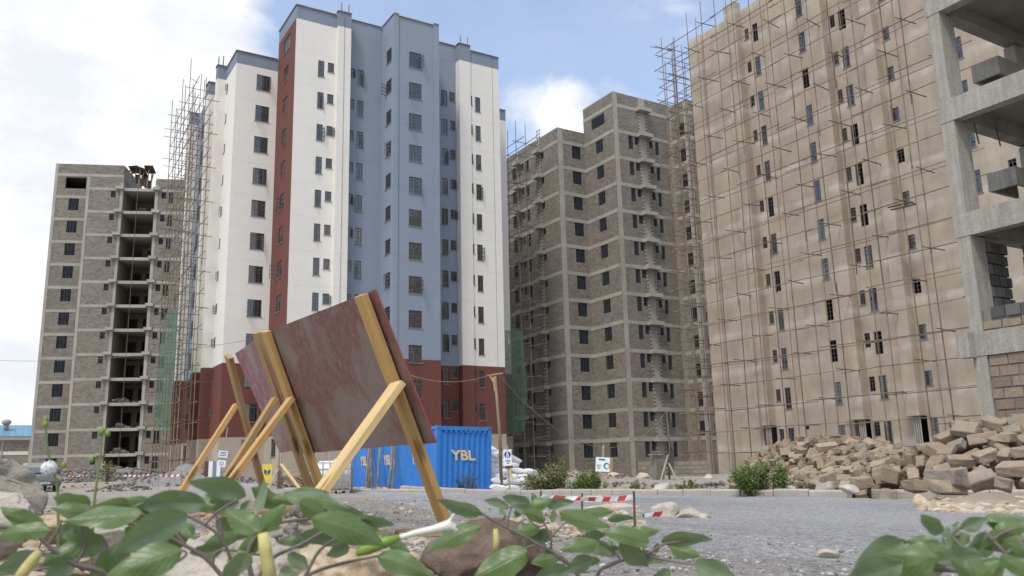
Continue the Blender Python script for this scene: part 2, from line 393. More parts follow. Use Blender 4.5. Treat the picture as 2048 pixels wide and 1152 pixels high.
def m_road():
    q = Mat('crushed_stone_road'); v = q.coord()
    a = q.noise(v, 0.3, 6, 0.65); g = q.noise(v, 22, 5, 0.8); f = q.noise(v, 80, 3, 0.8)
    col = q.mix(q.ramp(a, (0.40, 0.0), (0.62, 1.0)), (0.282, 0.28, 0.28), (0.355, 0.35, 0.34))
    b = q.noise(q.coord(scale=(1.6, 0.16, 1)), 0.8, 6, 0.66)
    col = q.mix(q.ramp(b, (0.52, 0.0), (0.72, 0.7)), col, (0.40, 0.375, 0.335))
    col = q.mix(0.6, col, q.ramp(g, (0.30, 0.08), (0.70, 0.92)), 'OVERLAY'); col = q.mix(0.6, col, q.ramp(f, (0.32, 0.05), (0.68, 0.95)), 'OVERLAY')
    vo = q.n('ShaderNodeTexVoronoi'); q.k(v, vo.inputs['Vector']); vo.inputs['Scale'].default_value = 34
    col = q.mix(q.ramp(vo.outputs['Distance'], (0.0, 0.5), (0.22, 0.0)), col, (0.55, 0.54, 0.52))
    q.bump(g, 1.0, 0.03)
    return q.done(col, 0.92, 0.2)
M['road'] = m_road()

def grid_obj(name, xs, ys, mat, zoff=0.0, rough=0.0, kind='structure'):
    X, Y = np.meshgrid(xs, ys); Z = gz_arr(X, Y)+zoff
    nx, ny = len(xs), len(ys)
    if rough:
        for i in range(ny):
            for j in range(nx):
                p = Vector((X[i, j], Y[i, j], 0))
                Z[i, j] += rough*(mnoise.noise(p*0.6)*0.6+mnoise.noise(p*2.1)*0.35)
    vs = np.stack([X, Y, Z], -1).reshape(-1, 3)
    fs = [(i*nx+j, i*nx+j+1, (i+1)*nx+j+1, (i+1)*nx+j) for i in range(ny-1) for j in range(nx-1)]
    me = bpy.data.meshes.new(name); me.from_pydata(vs.tolist(), [], fs); me.materials.append(mat)
    me.polygons.foreach_set('use_smooth', [True]*len(me.polygons)); me.update()
    o = bpy.data.objects.new(name, me); C.objects.link(o); o['kind'] = kind; return o
def spaced(a, b, fine, grow):
    out = [0.0]; s = fine
    while out[-1] < b: out.append(out[-1]+s); s = min(s*grow, 60)
    neg = [0.0]; s = fine
    while neg[-1] > a: neg.append(neg[-1]-s); s = min(s*grow, 60)
    return np.array(sorted(set(neg[1:]+out)))
gx = np.concatenate([np.linspace(-1200, -60, 14), np.linspace(-50, -9, 20), np.arange(-8, 24, 0.35), np.linspace(24.5, 100, 60), np.linspace(120, 1200, 14)])
gy = np.concatenate([np.linspace(-1200, -60, 14), np.linspace(-50, -5, 18), np.arange(-4, 36, 0.4), np.linspace(36.5, 130, 70), np.linspace(150, 1200, 14)])
grid_obj('ground', gx, gy, M['ground'], 0.0, 0.07)

# road bed of grey crushed stone in front of the kerb, with an uneven edge
KX = 13.8
def road():
    ys = np.arange(-14, 60, 0.4); rows = []; vs = []; fs = []
    nx = 26
    for i, y in enumerate(ys):
        x0 = 3.3 + 0.9*mnoise.noise(Vector((y*0.35, 3.1, 0))) + 0.45*mnoise.noise(Vector((y*1.7, 9.1, 0)))
        if y > 9: x0 += min((y-9)*0.42, 7.5)
        if y > 30: x0 = min(x0+(y-30)*0.1, KX-1)
        if y < -1: x0 += (-1-y)*0.2
        for j in range(nx):
            x = x0+(KX-0.02-x0)*j/(nx-1)
            e = min(1.0, j/3.0); vs.append([x, y, e])
    V = np.array(vs); z = gz_arr(V[:, 0], V[:, 1])
    for k in range(len(V)):
        p = Vector((V[k, 0], V[k, 1], 0))
        ro = 0.07*(mnoise.noise(p*0.6)*0.6+mnoise.noise(p*2.1)*0.35)
        V[k, 2] = z[k]+ro-0.03+V[k, 2]*0.075
    for i in range(len(ys)-1):
        for j in range(nx-1): fs.append((i*nx+j, i*nx+j+1, (i+1)*nx+j+1, (i+1)*nx+j))
    me = bpy.data.meshes.new('road'); me.from_pydata(V.tolist(), [], fs); me.materials.append(M['road'])
    me.polygons.foreach_set('use_smooth', [True]*len(fs)); me.update()
    o = bpy.data.objects.new('road', me); C.objects.link(o); o['kind'] = 'structure'
road()
def gtop(x, y):
    p = Vector((x, y, 0)); z = gz(x, y)+0.07*(mnoise.noise(p*0.6)*0.6+mnoise.noise(p*2.1)*0.35)
    return z
# ---------------------------------------------------------------- buildings: shared helpers
ZB = -2.6                                             # walls go below the ground
def frame_of(spec):
    """spec: ('F', y, x0, x1) facing -Y, ('L', x, y0, y1) facing -X (y0 < y1), or ('G', P0, u, w)"""
    if spec[0] == 'F': return np.array([spec[2], spec[1], 0.0]), np.array([1.0, 0, 0]), spec[3]-spec[2]
    if spec[0] == 'L': return np.array([spec[1], spec[3], 0.0]), np.array([0, -1.0, 0]), spec[3]-spec[2]
    return np.array(spec[1], float), np.array(spec[2], float), spec[3]
def inward(u): return np.array([-u[1], u[0], 0.0])
def face_u(spec, a, b):               # world coordinate interval along a face -> local u interval
    if spec[0] == 'F': return a-spec[2], b-spec[2]
    if spec[0] == 'L': return spec[3]-b, spec[3]-a
    return a, b
def wall_face(mb, spec, z0, z1, holes, bands, depth=0.14, rev=None):
    P0, u, w = frame_of(spec); nin = inward(u)
    us = sorted(set([0.0, w]+[min(max(x, 0), w) for h in holes for x in h[:2]]))
    zs = sorted(set([z0, z1]+[min(max(x, z0), z1) for h in holes for x in h[2:4]]+[b[0] for b in bands if z0 < b[0] < z1]))
    def P(a, z, d=0.0): return P0+u*a+nin*d+np.array([0, 0, z])
    def band(z):
        for zt, mi in bands:
            if z < zt: return mi
        return bands[-1][1]
    # merge cells vertically per column strip
    for i in range(len(us)-1):
        uc = (us[i]+us[i+1])/2
        if us[i+1]-us[i] < 1e-6: continue
        run = None
        for j in range(len(zs)-1):
            zc = (zs[j]+zs[j+1])/2
            hole = any(h[0] < uc < h[1] and h[2] < zc < h[3] for h in holes)
            mi = band(zc)
            if run and (hole or run[2] != mi):
                mb.quad(P(us[i], run[0]), P(us[i+1], run[0]), P(us[i+1], run[1]), P(us[i], run[1]), run[2]); run = None
            if not hole:
                run = [zs[j], zs[j+1], mi] if run is None else [run[0], zs[j+1], mi]
        if run: mb.quad(P(us[i], run[0]), P(us[i+1], run[0]), P(us[i+1], run[1]), P(us[i], run[1]), run[2])
    for h in holes:
        a, b, c, d = max(h[0], 0), min(h[1], w), max(h[2], z0), min(h[3], z1); mi = band((c+d)/2) if rev is None else rev
        if d <= c or b <= a: continue
        dp = h[4] if len(h) > 4 else depth
        mb.quad(P(a, c), P(a, c, dp), P(a, d, dp), P(a, d), mi); mb.quad(P(b, c, dp), P(b, c), P(b, d), P(b, d, dp), mi)
        mb.quad(P(a, d, dp), P(b, d, dp), P(b, d), P(a, d), mi); mb.quad(P(a, c), P(b, c), P(b, c, dp), P(a, c, dp), mi)

_wc = {}
def window_meshes(w, h, style):
    key = (round(w, 2), round(h, 2), style)
    if key in _wc: return _wc[key]
    fr = MB(); y = 0.07; t = 0.045
    if style == 'grid':                                # primed bar grid with nothing behind it
        y = 0.05; nx = max(3, round(w/0.17)); nz = max(4, round(h/0.2))
        for i in range(nx+1): fr.bar((w*i/nx, y, 0), (w*i/nx, y, h), 0.026 if 0 < i < nx else 0.05, 0.03)
        for j in range(nz+1): fr.bar((0, y, h*j/nz), (w, y, h*j/nz), 0.022 if 0 < j < nz else 0.05, 0.03)
        if w > 0.9:
            for k in (0.36, 0.64): fr.bar((w*k, y-0.01, 0), (w*k, y-0.01, h), 0.055, 0.03)
        me = (fr.mesh('window', M['grille_dark']), None, None, None)
        _wc[key] = me; return me
    fr.bar((t/2, y, 0), (t/2, y, h), t, 0.05); fr.bar((w-t/2, y, 0), (w-t/2, y, h), t, 0.05)
    fr.bar((0, y, t/2), (w, y, t/2), 0.05, t); fr.bar((0, y, h-t/2), (w, y, h-t/2), 0.05, t)
    nx = 4 if w > 1.1 else (2 if w > 0.4 else 1); nz = max(3, round(h/0.36))
    for i in range(1, nx): fr.bar((w*i/nx, y, 0), (w*i/nx, y, h), 0.05 if (nx == 4 and i == 2) or nx == 2 else 0.026, 0.035)
    fr.bar((0, y, h*0.80), (w, y, h*0.80), 0.035, 0.04)
    for j in range(1, nz): fr.bar((0, y, h*0.8*j/nz), (w, y, h*0.8*j/nz), 0.025, 0.022)
    gr = MB(); k = max(6, round(h/0.125))
    for j in range(1, k): gr.bar((0, y+0.075, h*j/k), (w, y+0.075, h*j/k), 0.04, 0.044)
    for i in range(1, nx+1): gr.bar((w*(i-0.5)/nx, y+0.085, 0), (w*(i-0.5)/nx, y+0.085, h), 0.018, 0.018)
    gl = MB(); gl.box((t*0.6, y-0.004, t*0.6), (w-t*0.6, y+0.004, h-t*0.6))
    si = MB(); si.box((-0.06, -0.055, -0.05), (w+0.06, 0.06, -0.002))
    me = (fr.mesh('frame', M['steel']), gl.mesh('pane', M['glass']), gr.mesh('grille', M['grille']), si.mesh('sill', M['conc_dark']))
    _wc[key] = me; return me
_cc = {}
def casement_mesh(w, h):
    key = (round(w, 2), round(h, 2))
    if key in _cc: return _cc[key]
    c = MB()
    for a in (0.015, w-0.015): c.bar((a, 0, 0), (a, 0, h), 0.055, 0.04)
    for z in (0.015, h/3, 2*h/3, h-0.015): c.bar((0, 0, z), (w, 0, z), 0.04, 0.05)
    c.bar((w/2, 0, 0), (w/2, 0, h), 0.022, 0.025)
    g = MB(); g.box((0.02, -0.003, 0.02), (w-0.02, 0.003, h-0.02))
    _cc[key] = (c.mesh('casement', M['steel']), g.mesh('pane', M['glass'])); return _cc[key]

def put_window(bld, spec, u0, u1, zt, h, style='glazed', open_=None, loc=None):
    P0, u, w = frame_of(spec); W = abs(u1-u0)
    fr, gl, gr, si = window_meshes(W, h, style)
    p = P0+u*u0+np.array([0, 0, zt-h]); rz = math.atan2(u[1], u[0])
    o = inst('window', fr, bld, p, (0, 0, rz), wl=True) if loc is None else inst('window', fr, bld, loc(p), (0, 0, rz+loc.rz))
    if gl:
        inst('pane', gl, o); inst('grille', gr, o)
        inst('sill', si, o)
    if open_:
        cw = W/2 if W > 0.45 else W; ch = h*0.8
        cm, cg = casement_mesh(cw, ch)
        for side, ang in open_:
            if side == 'r': k = inst('casement', cm, o, (W, 0.045, 0.0), (0, 0, PI+ang))
            else: k = inst('casement', cm, o, (0, 0.045, 0.0), (0, 0, -ang))
    return o

def blocks_on(mb, spec, z0, z1, holes, singles=None, want=0, ln=0.40, ht=0.2, j=0.018, proud=0.012, r=None, keep=None):
    """courses of masonry units in front of a mortar face; units meeting a hole are cut"""
    r = r or rnd; P0, u, w = frame_of(spec); out = -inward(u)
    n = max(1, round((z1-z0)/(ht+j))); st = (z1-z0)/n
    for k in range(n):
        za = z0+k*st+j/2; zb = z0+(k+1)*st-j/2
        hs = sorted([(h[0], h[1]) for h in holes if h[2] < zb-0.02 and h[3] > za+0.02])
        free = []; a = 0.0
        for h in hs:
            if h[0] > a: free.append((a, h[0]))
            a = max(a, h[1])
        if a < w: free.append((a, w))
        off = (k % 2)*0.5*(ln+j)+r.uniform(-0.03, 0.03)
        for fa, fb in free:
            i0 = math.floor((fa-off)/(ln+j))
            x = off+i0*(ln+j)
            while x < fb:
                xa = max(x+j/2, fa+0.004); xb = min(x+ln+j/2, fb-0.004); x += ln+j
                if xb-xa < 0.07: continue
                e = proud*r.uniform(0.55, 1.35)
                c = P0+u*((xa+xb)/2)+out*(e/2-0.02)+np.array([0, 0, (za+zb)/2])
                item = (c, (xb-xa)/2, (zb-za)/2, e/2+0.02)
                if singles is not None and len(singles) < want and (keep is None or keep(item)): singles.append((item, u, out)); continue
                # five faces only
                ha, hb, hd = (xb-xa)/2, (zb-za)/2, e/2+0.02
                Z = np.array([0, 0, 1.0]); f = c+out*hd; bk = c-out*hd
                q = [f-u*ha-Z*hb, f+u*ha-Z*hb, f+u*ha+Z*hb, f-u*ha+Z*hb]
                qb = [bk-u*ha-Z*hb, bk+u*ha-Z*hb, bk+u*ha+Z*hb, bk-u*ha+Z*hb]
                mb.add(q+qb, [(0, 1, 2, 3), (4, 5, 1, 0), (5, 6, 2, 1), (6, 7, 3, 2), (7, 4, 0, 3)])
_bm = {}
def put_blocks(parent, singles, mat, name='brick', wl=True):
    for (c, ha, hb, hd), u, out in singles:
        key = (round(ha, 2), round(hb, 2), round(hd, 3), mat.name)
        if key not in _bm:
            b = MB(); b.box((-key[0], -key[2], -key[1]), (key[0], key[2], key[1])); _bm[key] = b.mesh('brick', mat)
        inst(name, _bm[key], parent, c, (0, 0, math.atan2(u[1], u[0])), wl=wl)

def coping(bld, pts, z, mat, w=0.12, t=0.07):          # thin cap along a parapet
    b = MB()
    for (xa, ya), (xb, yb) in zip(pts[:-1], pts[1:]): b.bar((xa, ya, z), (xb, yb, z), w, t)
    b.build('coping', mat, bld)

# ---------------------------------------------------------------- painted tower block
def painted_block():
    base = (27.0, 70.0, gz(27, 70))
    B = thing('apartment_block', base, 'tall painted apartment block in white, blue and dark red with glazed windows', 'building')
    mats = [M['white'], M['blue'], M['red'], M['para'], M['plinth'], M['conc_pale']]
    WH, BL, RD, PA, PL = 0, 1, 2, 3, 4
    bW = lambda par: [(2.75, PL), (8.92, RD), (par, WH), (99, PA)]
    bB = [(2.75, PL), (8.90, RD), (99, BL)]; bR = [(2.75, PL), (39.02, RD), (99, PA)]
    r = random.Random(3)
    def face(spec, zt, bands, cols, z0=ZB):
        holes = []; wins = []
        for a, b, top, h, ks in cols:
            u0, u1 = face_u(spec, a, b)
            for k in ks:
                z = top-3.0*k
                holes.append((u0, u1, z-h, z)); wins.append((u0, u1, z, h))
        mb = MB(); wall_face(mb, spec, z0, zt, holes, bands, 0.13); mb.build('wall', mats, B)
        for u0, u1, z, h in wins:
            op = None; t = r.random()
            if z > 3:
                if t < 0.26: op = [('r', r.uniform(0.8, 1.9))]
                elif t < 0.52: op = [('l', r.uniform(0.8, 1.9))]
            put_window(B, spec, u0, u1, z, h, 'glazed', op)
    R = range(0, 12); T = range(0, 11)
    face(('F', 72.75, 15.61, 19.37), 37.4, bW(36.2), [(17.47, 18.70, 35.52, 1.5, R)])
    face(('L', 19.37, 67.30, 72.75), 40.22, bR, [(69.35, 70.72, 35.5, 1.45, R), (69.0, 71.05, 38.42, 1.45, [0])])
    face(('F', 67.30, 19.37, 23.05), 40.22, bW(38.95), [(21.43, 22.0, 35.43, 1.52, R), (22.32, 22.9, 35.43, 0.9, R)])
    face(('L', 23.05, 66.80, 67.30), 40.40, bW(38.95), []); face(('F', 66.80, 23.05, 24.26), 40.40, bW(38.95), [])
    face(('G', (24.26, 66.8, 0), (0, 1, 0), 0.99), 40.40, bW(38.95), [])
    face(('F', 67.79, 24.26, 27.65), 40.43, bB, [(24.5, 24.99, 35.66, 0.93, R), (25.27, 25.89, 35.67, 1.54, R)])
    face(('L', 27.65, 64.95, 67.79), 40.43, bB, [(65.53, 66.75, 37.45, 1.3, T)])
    face(('F', 64.95, 27.65, 32.06), 40.33, bB, [(29.13, 30.38, 37.12, 1.53, range(0, 12))])
    face(('G', (32.06, 64.95, 0), (0, 1, 0), 3.25), 40.33, bB, [])
    face(('F', 68.20, 32.06, 35.57), 40.72, bB, [(33.95, 34.62, 35.77, 1.58, R), (34.87, 35.47, 35.77, 0.95, R)])
    face(('L', 35.57, 67.40, 68.20), 40.70, bW(38.95), []); face(('F', 67.40, 35.57, 36.80), 40.70, bW(38.95), [])
    face(('G', (36.80, 67.40, 0), (0, 1, 0), 0.12), 40.70, bW(38.95), [])
    face(('F', 67.52, 36.80, 40.10), 40.27, bW(39.0), [(36.85, 37.04, 35.48, 0.98, R), (37.33, 37.93, 35.48, 1.54, R)])
    face(('G', (40.10, 67.52, 0), (0, 1, 0), 5.23), 40.27, bW(39.0), [])
    face(('F', 72.75, 40.10, 43.95), 37.4, bW(36.2), [(41.0, 42.2, 35.52, 1.5, R)])
    face(('G', (43.95, 72.75, 0), (0, 1, 0), 17.0), 37.4, bW(36.2), [])
    face(('F', 89.75, 15.0, 43.95), 37.4, bW(36.2), [])
    # long left flank with two projecting piers
    face(('L', 15.61, 72.75, 76.76), 37.45, bW(36.2), [(75.93, 76.5, 35.58, 0.86, R)])
    face(('F', 76.76, 14.80, 15.61), 37.55, bW(36.2), []); face(('L', 14.80, 76.76, 77.55), 37.55, bW(36.2), [])
    face(('L', 15.61, 77.55, 80.70), 37.45, bW(36.2), [(78.0, 78.6, 35.5, 1.5, R)])
    face(('F', 80.70, 14.80, 15.61), 37.5, bW(36.2), []); face(('L', 14.80, 80.70, 82.0), 37.5, bW(36.2), [])
    face(('L', 15.55, 82.0, 89.15), 37.45, bB, [(83.1, 84.2, 35.5, 1.5, R), (86.2, 87.4, 35.5, 1.5, R)])
    face(('F', 89.15, 14.66, 15.55), 37.5, bW(36.2), []); face(('L', 14.66, 89.15, 89.75), 37.5, bW(36.2), [])
    # corner strips of the projecting bay
    p = MB()
    for x0, x1 in ((27.60, 28.06), (31.56, 32.11)):
        for za, zb, mi in ((ZB, 2.75, PL), (2.75, 8.90, RD), (8.90, 40.47, BL)): p.box((x0, 64.86, za), (x1, 64.949, zb), mi)
    p.build('corner_strip', mats, B)
    cp = M['conc_dark']
    coping(B, [(15.58, 76.7), (15.58, 72.71), (19.3, 72.71)], 37.42, cp)
    coping(B, [(19.34, 72.7), (19.34, 67.26), (23.0, 67.26)], 40.25, cp); coping(B, [(23.02, 67.25), (23.02, 66.76), (24.30, 66.76)], 40.43, cp)
    coping(B, [(24.33, 67.75), (27.6, 67.75)], 40.46, cp); coping(B, [(27.62, 67.7), (27.62, 64.85), (28.06, 64.85)], 40.50, cp)
    coping(B, [(28.06, 64.91), (31.56, 64.91)], 40.36, cp); coping(B, [(31.56, 64.85), (32.12, 64.85)], 40.50, cp)
    coping(B, [(32.12, 68.16), (35.5, 68.16)], 40.75, cp); coping(B, [(35.54, 68.1), (35.54, 67.36), (36.83, 67.36)], 40.73, cp)
    coping(B, [(36.83, 67.48), (40.12, 67.48)], 40.30, cp); coping(B, [(40.12, 72.71), (43.97, 72.71)], 37.43, cp)
    coping(B, [(15.55, 76.72), (14.77, 76.72), (14.77, 77.5)], 37.58, cp)
    coping(B, [(15.55, 80.66), (14.77, 80.66), (14.77, 82.0)], 37.53, cp); coping(B, [(15.5, 89.11), (14.63, 89.11), (14.63, 89.7)], 37.53, cp)
    # floors and roof inside
    f = MB()
    for k in range(13):
        z = 36.0-3.0*k
        f.box((15.75, 72.95, z-0.15), (43.8, 89.6, z)); 
        f.box((19.55, 67.95, z-0.151), (31.9, 72.95, z-0.001)); f.box((31.9, 68.35, z-0.151), (40.0, 72.95, z-0.001)); f.box((27.8, 65.2, z-0.152), (31.9, 67.95, z-0.002))
        f.box((19.55, 67.5, z-0.153), (24.1, 67.95, z-0.003)); f.box((36.9, 67.7, z-0.153), (39.9, 68.35, z-0.003))
    f.box((19.55, 68.35, 39.2), (40.0, 72.6, 39.4)); f.box((27.8, 65.2, 39.2), (31.9, 68.35, 39.4))
    f.box((19.5, 72.6, 36.0), (40.0, 72.74, 40.1))
    for x in (20.9, 24.2, 33.2, 36.7): f.box((x, 68.4, -2), (x+0.15, 72.5, 39.1)); f.box((x, 72.95, -2), (x+0.15, 89, 35.8))
    f.box((17.5, 76.5, -2), (42, 76.65, 35.8))
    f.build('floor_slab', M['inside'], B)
    for x, y, z in ((23.35, 66.95, 40.4), (24.05, 66.95, 40.4), (35.8, 67.55, 40.7), (36.6, 67.55, 40.7), (14.95, 77.3, 37.5), (15.3, 76.95, 37.5), (43.2, 73.1, 37.4)):
        t = MB(); t.tube([(x, y, z-0.3), (x, y, z+(0.95 if z > 38 else 1.2))], 0.055, 8); t.build('vent_pipe', M['conc_dark'], B)
    t = MB(); t.tube([(23.62, 66.77, 40.0), (23.66, 66.76, 20), (23.6, 66.76, 3)], 0.012, 5); t.build('earth_cable', M['rust'], B)
    for x in (37.05+2.25, ):
        t = MB(); t.box((39.32, 67.50, 9.0), (39.345, 67.523, 40.2)); t.build('movement_joint', M['conc_dark'], B)
    return B
painted_block()

# ---------------------------------------------------------------- grey stone block behind, right of the painted one
def bare_block():
    base = (58.0, 72.0, gz(56, 70))
    B = thing('apartment_block', base, 'unfinished grey stone apartment block with concrete bands and dark barred windows', 'building')
    stuff = MB(); single = []; R = range(0, 12); mort = MB(); conc = MB()
    r = random.Random(11)
    def face(spec, zt, cols, blocks=True, extra=()):
        holes = []
        for a, b, top, h, ks in cols:
            u0, u1 = face_u(spec, a, b)
            for k in ks:
                z = top-3.0*k
                holes.append((u0, u1, z-h, z)); put_window(B, spec, u0, u1, z, h, 'grid')
        wall_face(mort, spec, ZB, zt, holes, [(99, 0)], 0.2)
        P0, u, w = frame_of(spec); out = -inward(u)
        rects = []
        for c in extra: a, b = face_u(spec, *c); rects.append((a, b))
        for k in range(-1, 12):                      # concrete ring beams
            z0 = 34.98-3.0*k
            if z0 > zt-0.3: continue
            c = P0+u*w/2+np.array([0, 0, z0+0.2+r.uniform(-0.02, 0.02)])+out*0.005
            conc.obox(c, u*w/2, out*0.03, (0, 0, 0.2))
            if blocks:
                hh = holes+[(a, b, -9, 99) for a, b in rects]
                blocks_on(stuff, spec, z0+0.41-3.0 if k < 12 else 0, z0-0.01, hh, r=r)
        if blocks:
            hh = holes+[(a, b, -9, 99) for a, b in rects]
            blocks_on(stuff, spec, 34.98-3.0*max(0, math.ceil((34.98+0.3-zt)/3.0)+0)+0.41 if zt < 38 else 38.39, zt, hh, r=r)
        for a, b in rects:                            # concrete columns
            c = P0+u*(a+b)/2+out*0.012
            conc.obox(c+np.array([0, 0, (ZB+zt)/2]), u*(b-a)/2, out*0.035, (0, 0, (zt-ZB)/2))
    F2 = ('F', 67.24, 54.30, 62.65)
    face(F2, 39.7, [(56.23, 56.87, 34.92, 1.5, R), (57.12, 57.68, 34.93, 0.9, R), (59.18, 59.67, 34.83, 0.8, R), (60.03, 60.55, 34.86, 1.49, R)],
         extra=[(54.30, 54.87), (57.86, 58.78), (62.15, 62.65)])
    face(('L', 54.30, 67.24, 72.69), 39.65, [(69.3, 70.55, 34.92, 1.42, R), (68.8, 71.2, 37.8, 1.25, [0])])
    face(('F', 72.69, 50.62, 54.30), 36.78, [(52.54, 53.74, 35.0, 1.52, R)], extra=[(50.62, 51.28)])
    face(('L', 50.62, 72.69, 84.0), 36.8, [(75.6, 76.1, 35.03, 0.88, R), (78.8, 79.53, 35.05, 1.5, R), (79.9, 80.32, 34.94, 0.9, R), (81.7, 82.5, 35.0, 1.5, R)],
         extra=[(76.25, 76.55), (81.1, 81.4)])
    face(('L', 62.65, 64.95, 67.24), 39.6, [(65.2, 66.25, 36.97, 1.45, range(0, 12))], extra=[(64.95, 65.15)])
    face(('F', 64.95, 62.65, 70.0), 39.6, [(63.7, 64.9, 36.9, 2.1, range(0, 12))], extra=[(62.65, 63.2), (65.3, 65.9)])
    mort.box((54.32, 72.55, 36.2), (75, 72.68, 39.6)); mort.box((50.63, 83.9, -2), (75, 84.0, 36.7))
    mort.box((75, 67, -2), (75.2, 72.68, 39.6)); mort.box((75, 72.68, -2), (75.2, 84, 36.7)); mort.box((70.0, 64.96, -2), (70.2, 67, 39.6)); mort.box((69.9, 67.2, -2), (75.0, 67.3, 39.6))
    mort.build('mortar', M['mortar'], B)
    # the units nearest the street are pieces of their own
    keepers = []
    for sp, hs in ((F2, [(56.23, 56.87, 34.92, 1.5), (57.12, 57.68, 34.93, 0.9), (59.18, 59.67, 34.83, 0.8), (60.03, 60.55, 34.86, 1.49)]),):
        holes = [(*face_u(sp, a, b), t-3.0*k-h, t-3.0*k) for a, b, t, h in hs for k in R]
        cols = [(*face_u(sp, a, b), -9, 99) for a, b in ((54.30, 54.87), (57.86, 58.78), (62.15, 62.65))]
        lo, hi = 34.98-3.0*10+0.41, 34.98-3.0*9-0.01
        dummy = MB(); blocks_on(dummy, sp, lo, hi, holes+cols, keepers, 300, ln=0.36, ht=0.2, proud=0.028, r=random.Random(5))
    put_blocks(B, keepers, M['block_patch'])
    o = stuff.build('block', M['block'], B, kind='stuff')
    conc.build('ring_beam', M['conc'], B)
    # ledge boxes for the ducts at each floor
    lm = MB(); lm.box((0, 0, 0), (1.75, 0.75, 0.08)); lm.box((0, 0, 0.08), (1.75, 0.07, 0.42)); lm.box((0, 0.07, 0.08), (0.07, 0.75, 0.42)); lm.box((1.68, 0.07, 0.08), (1.75, 0.75, 0.42))
    lmesh = lm.mesh('duct_ledge', M['conc'])
    ll = MB(); ll.box((0, 0, 0), (1.2, 0.75, 0.08)); ll.box((0, 0, 0.08), (1.2, 0.07, 0.42)); ll.box((0, 0.07, 0.08), (0.07, 0.75, 0.42)); ll.box((1.13, 0.07, 0.08), (1.2, 0.75, 0.42))
    llm = ll.mesh('duct_ledge', M['conc'])
    for k in range(-1, 12):
        inst('duct_ledge', lmesh, B, (57.42, 66.45, 34.95-3*k), wl=True)
        if k >= 0:
            for y in (76.95, 81.35): inst('duct_ledge', llm, B, (49.84, y, 34.85-3*k), (0, 0, -PI/2), wl=True)
    tooth = MB()                                       # toothed block edges left open beside the columns
    for z in np.arange(-1.2, 38, 0.4):
        for x in (57.72, 58.80): tooth.box((x, 67.08, z), (x+0.13, 67.235, z+0.2))
        for y in (76.15, 76.6): tooth.box((50.45, y, z), (50.6, y+0.13, z+0.2))
    tooth.build('toothed_edge', M['conc'], B, kind='stuff')
    f = MB()
    for k in range(14):
        z = 38.4-3.0*k
        if k > 0: f.box((50.8, 72.9, z-0.2), (54.5, 83.8, z))
        f.box((54.52, 67.5, z-0.2), (74.8, 83.8 if k > 0 else 72.5, z)); f.box((62.9, 65.2, z-0.21), (69.9, 67.5, z-0.01))
    f.box((57, 67.5, -2), (57.15, 72.5, 38)); f.box((61, 67.5, -2), (61.15, 72.5, 38)); f.box((57, 72.9, -2), (57.15, 83, 35.2)); f.box((61, 72.9, -2), (61.15, 83, 35.2)); f.box((52.0, 75.3, -2), (74, 75.45, 35.2)); f.box((62.9, 67.3, -2), (74, 67.45, 38))
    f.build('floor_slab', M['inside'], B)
bare_block()

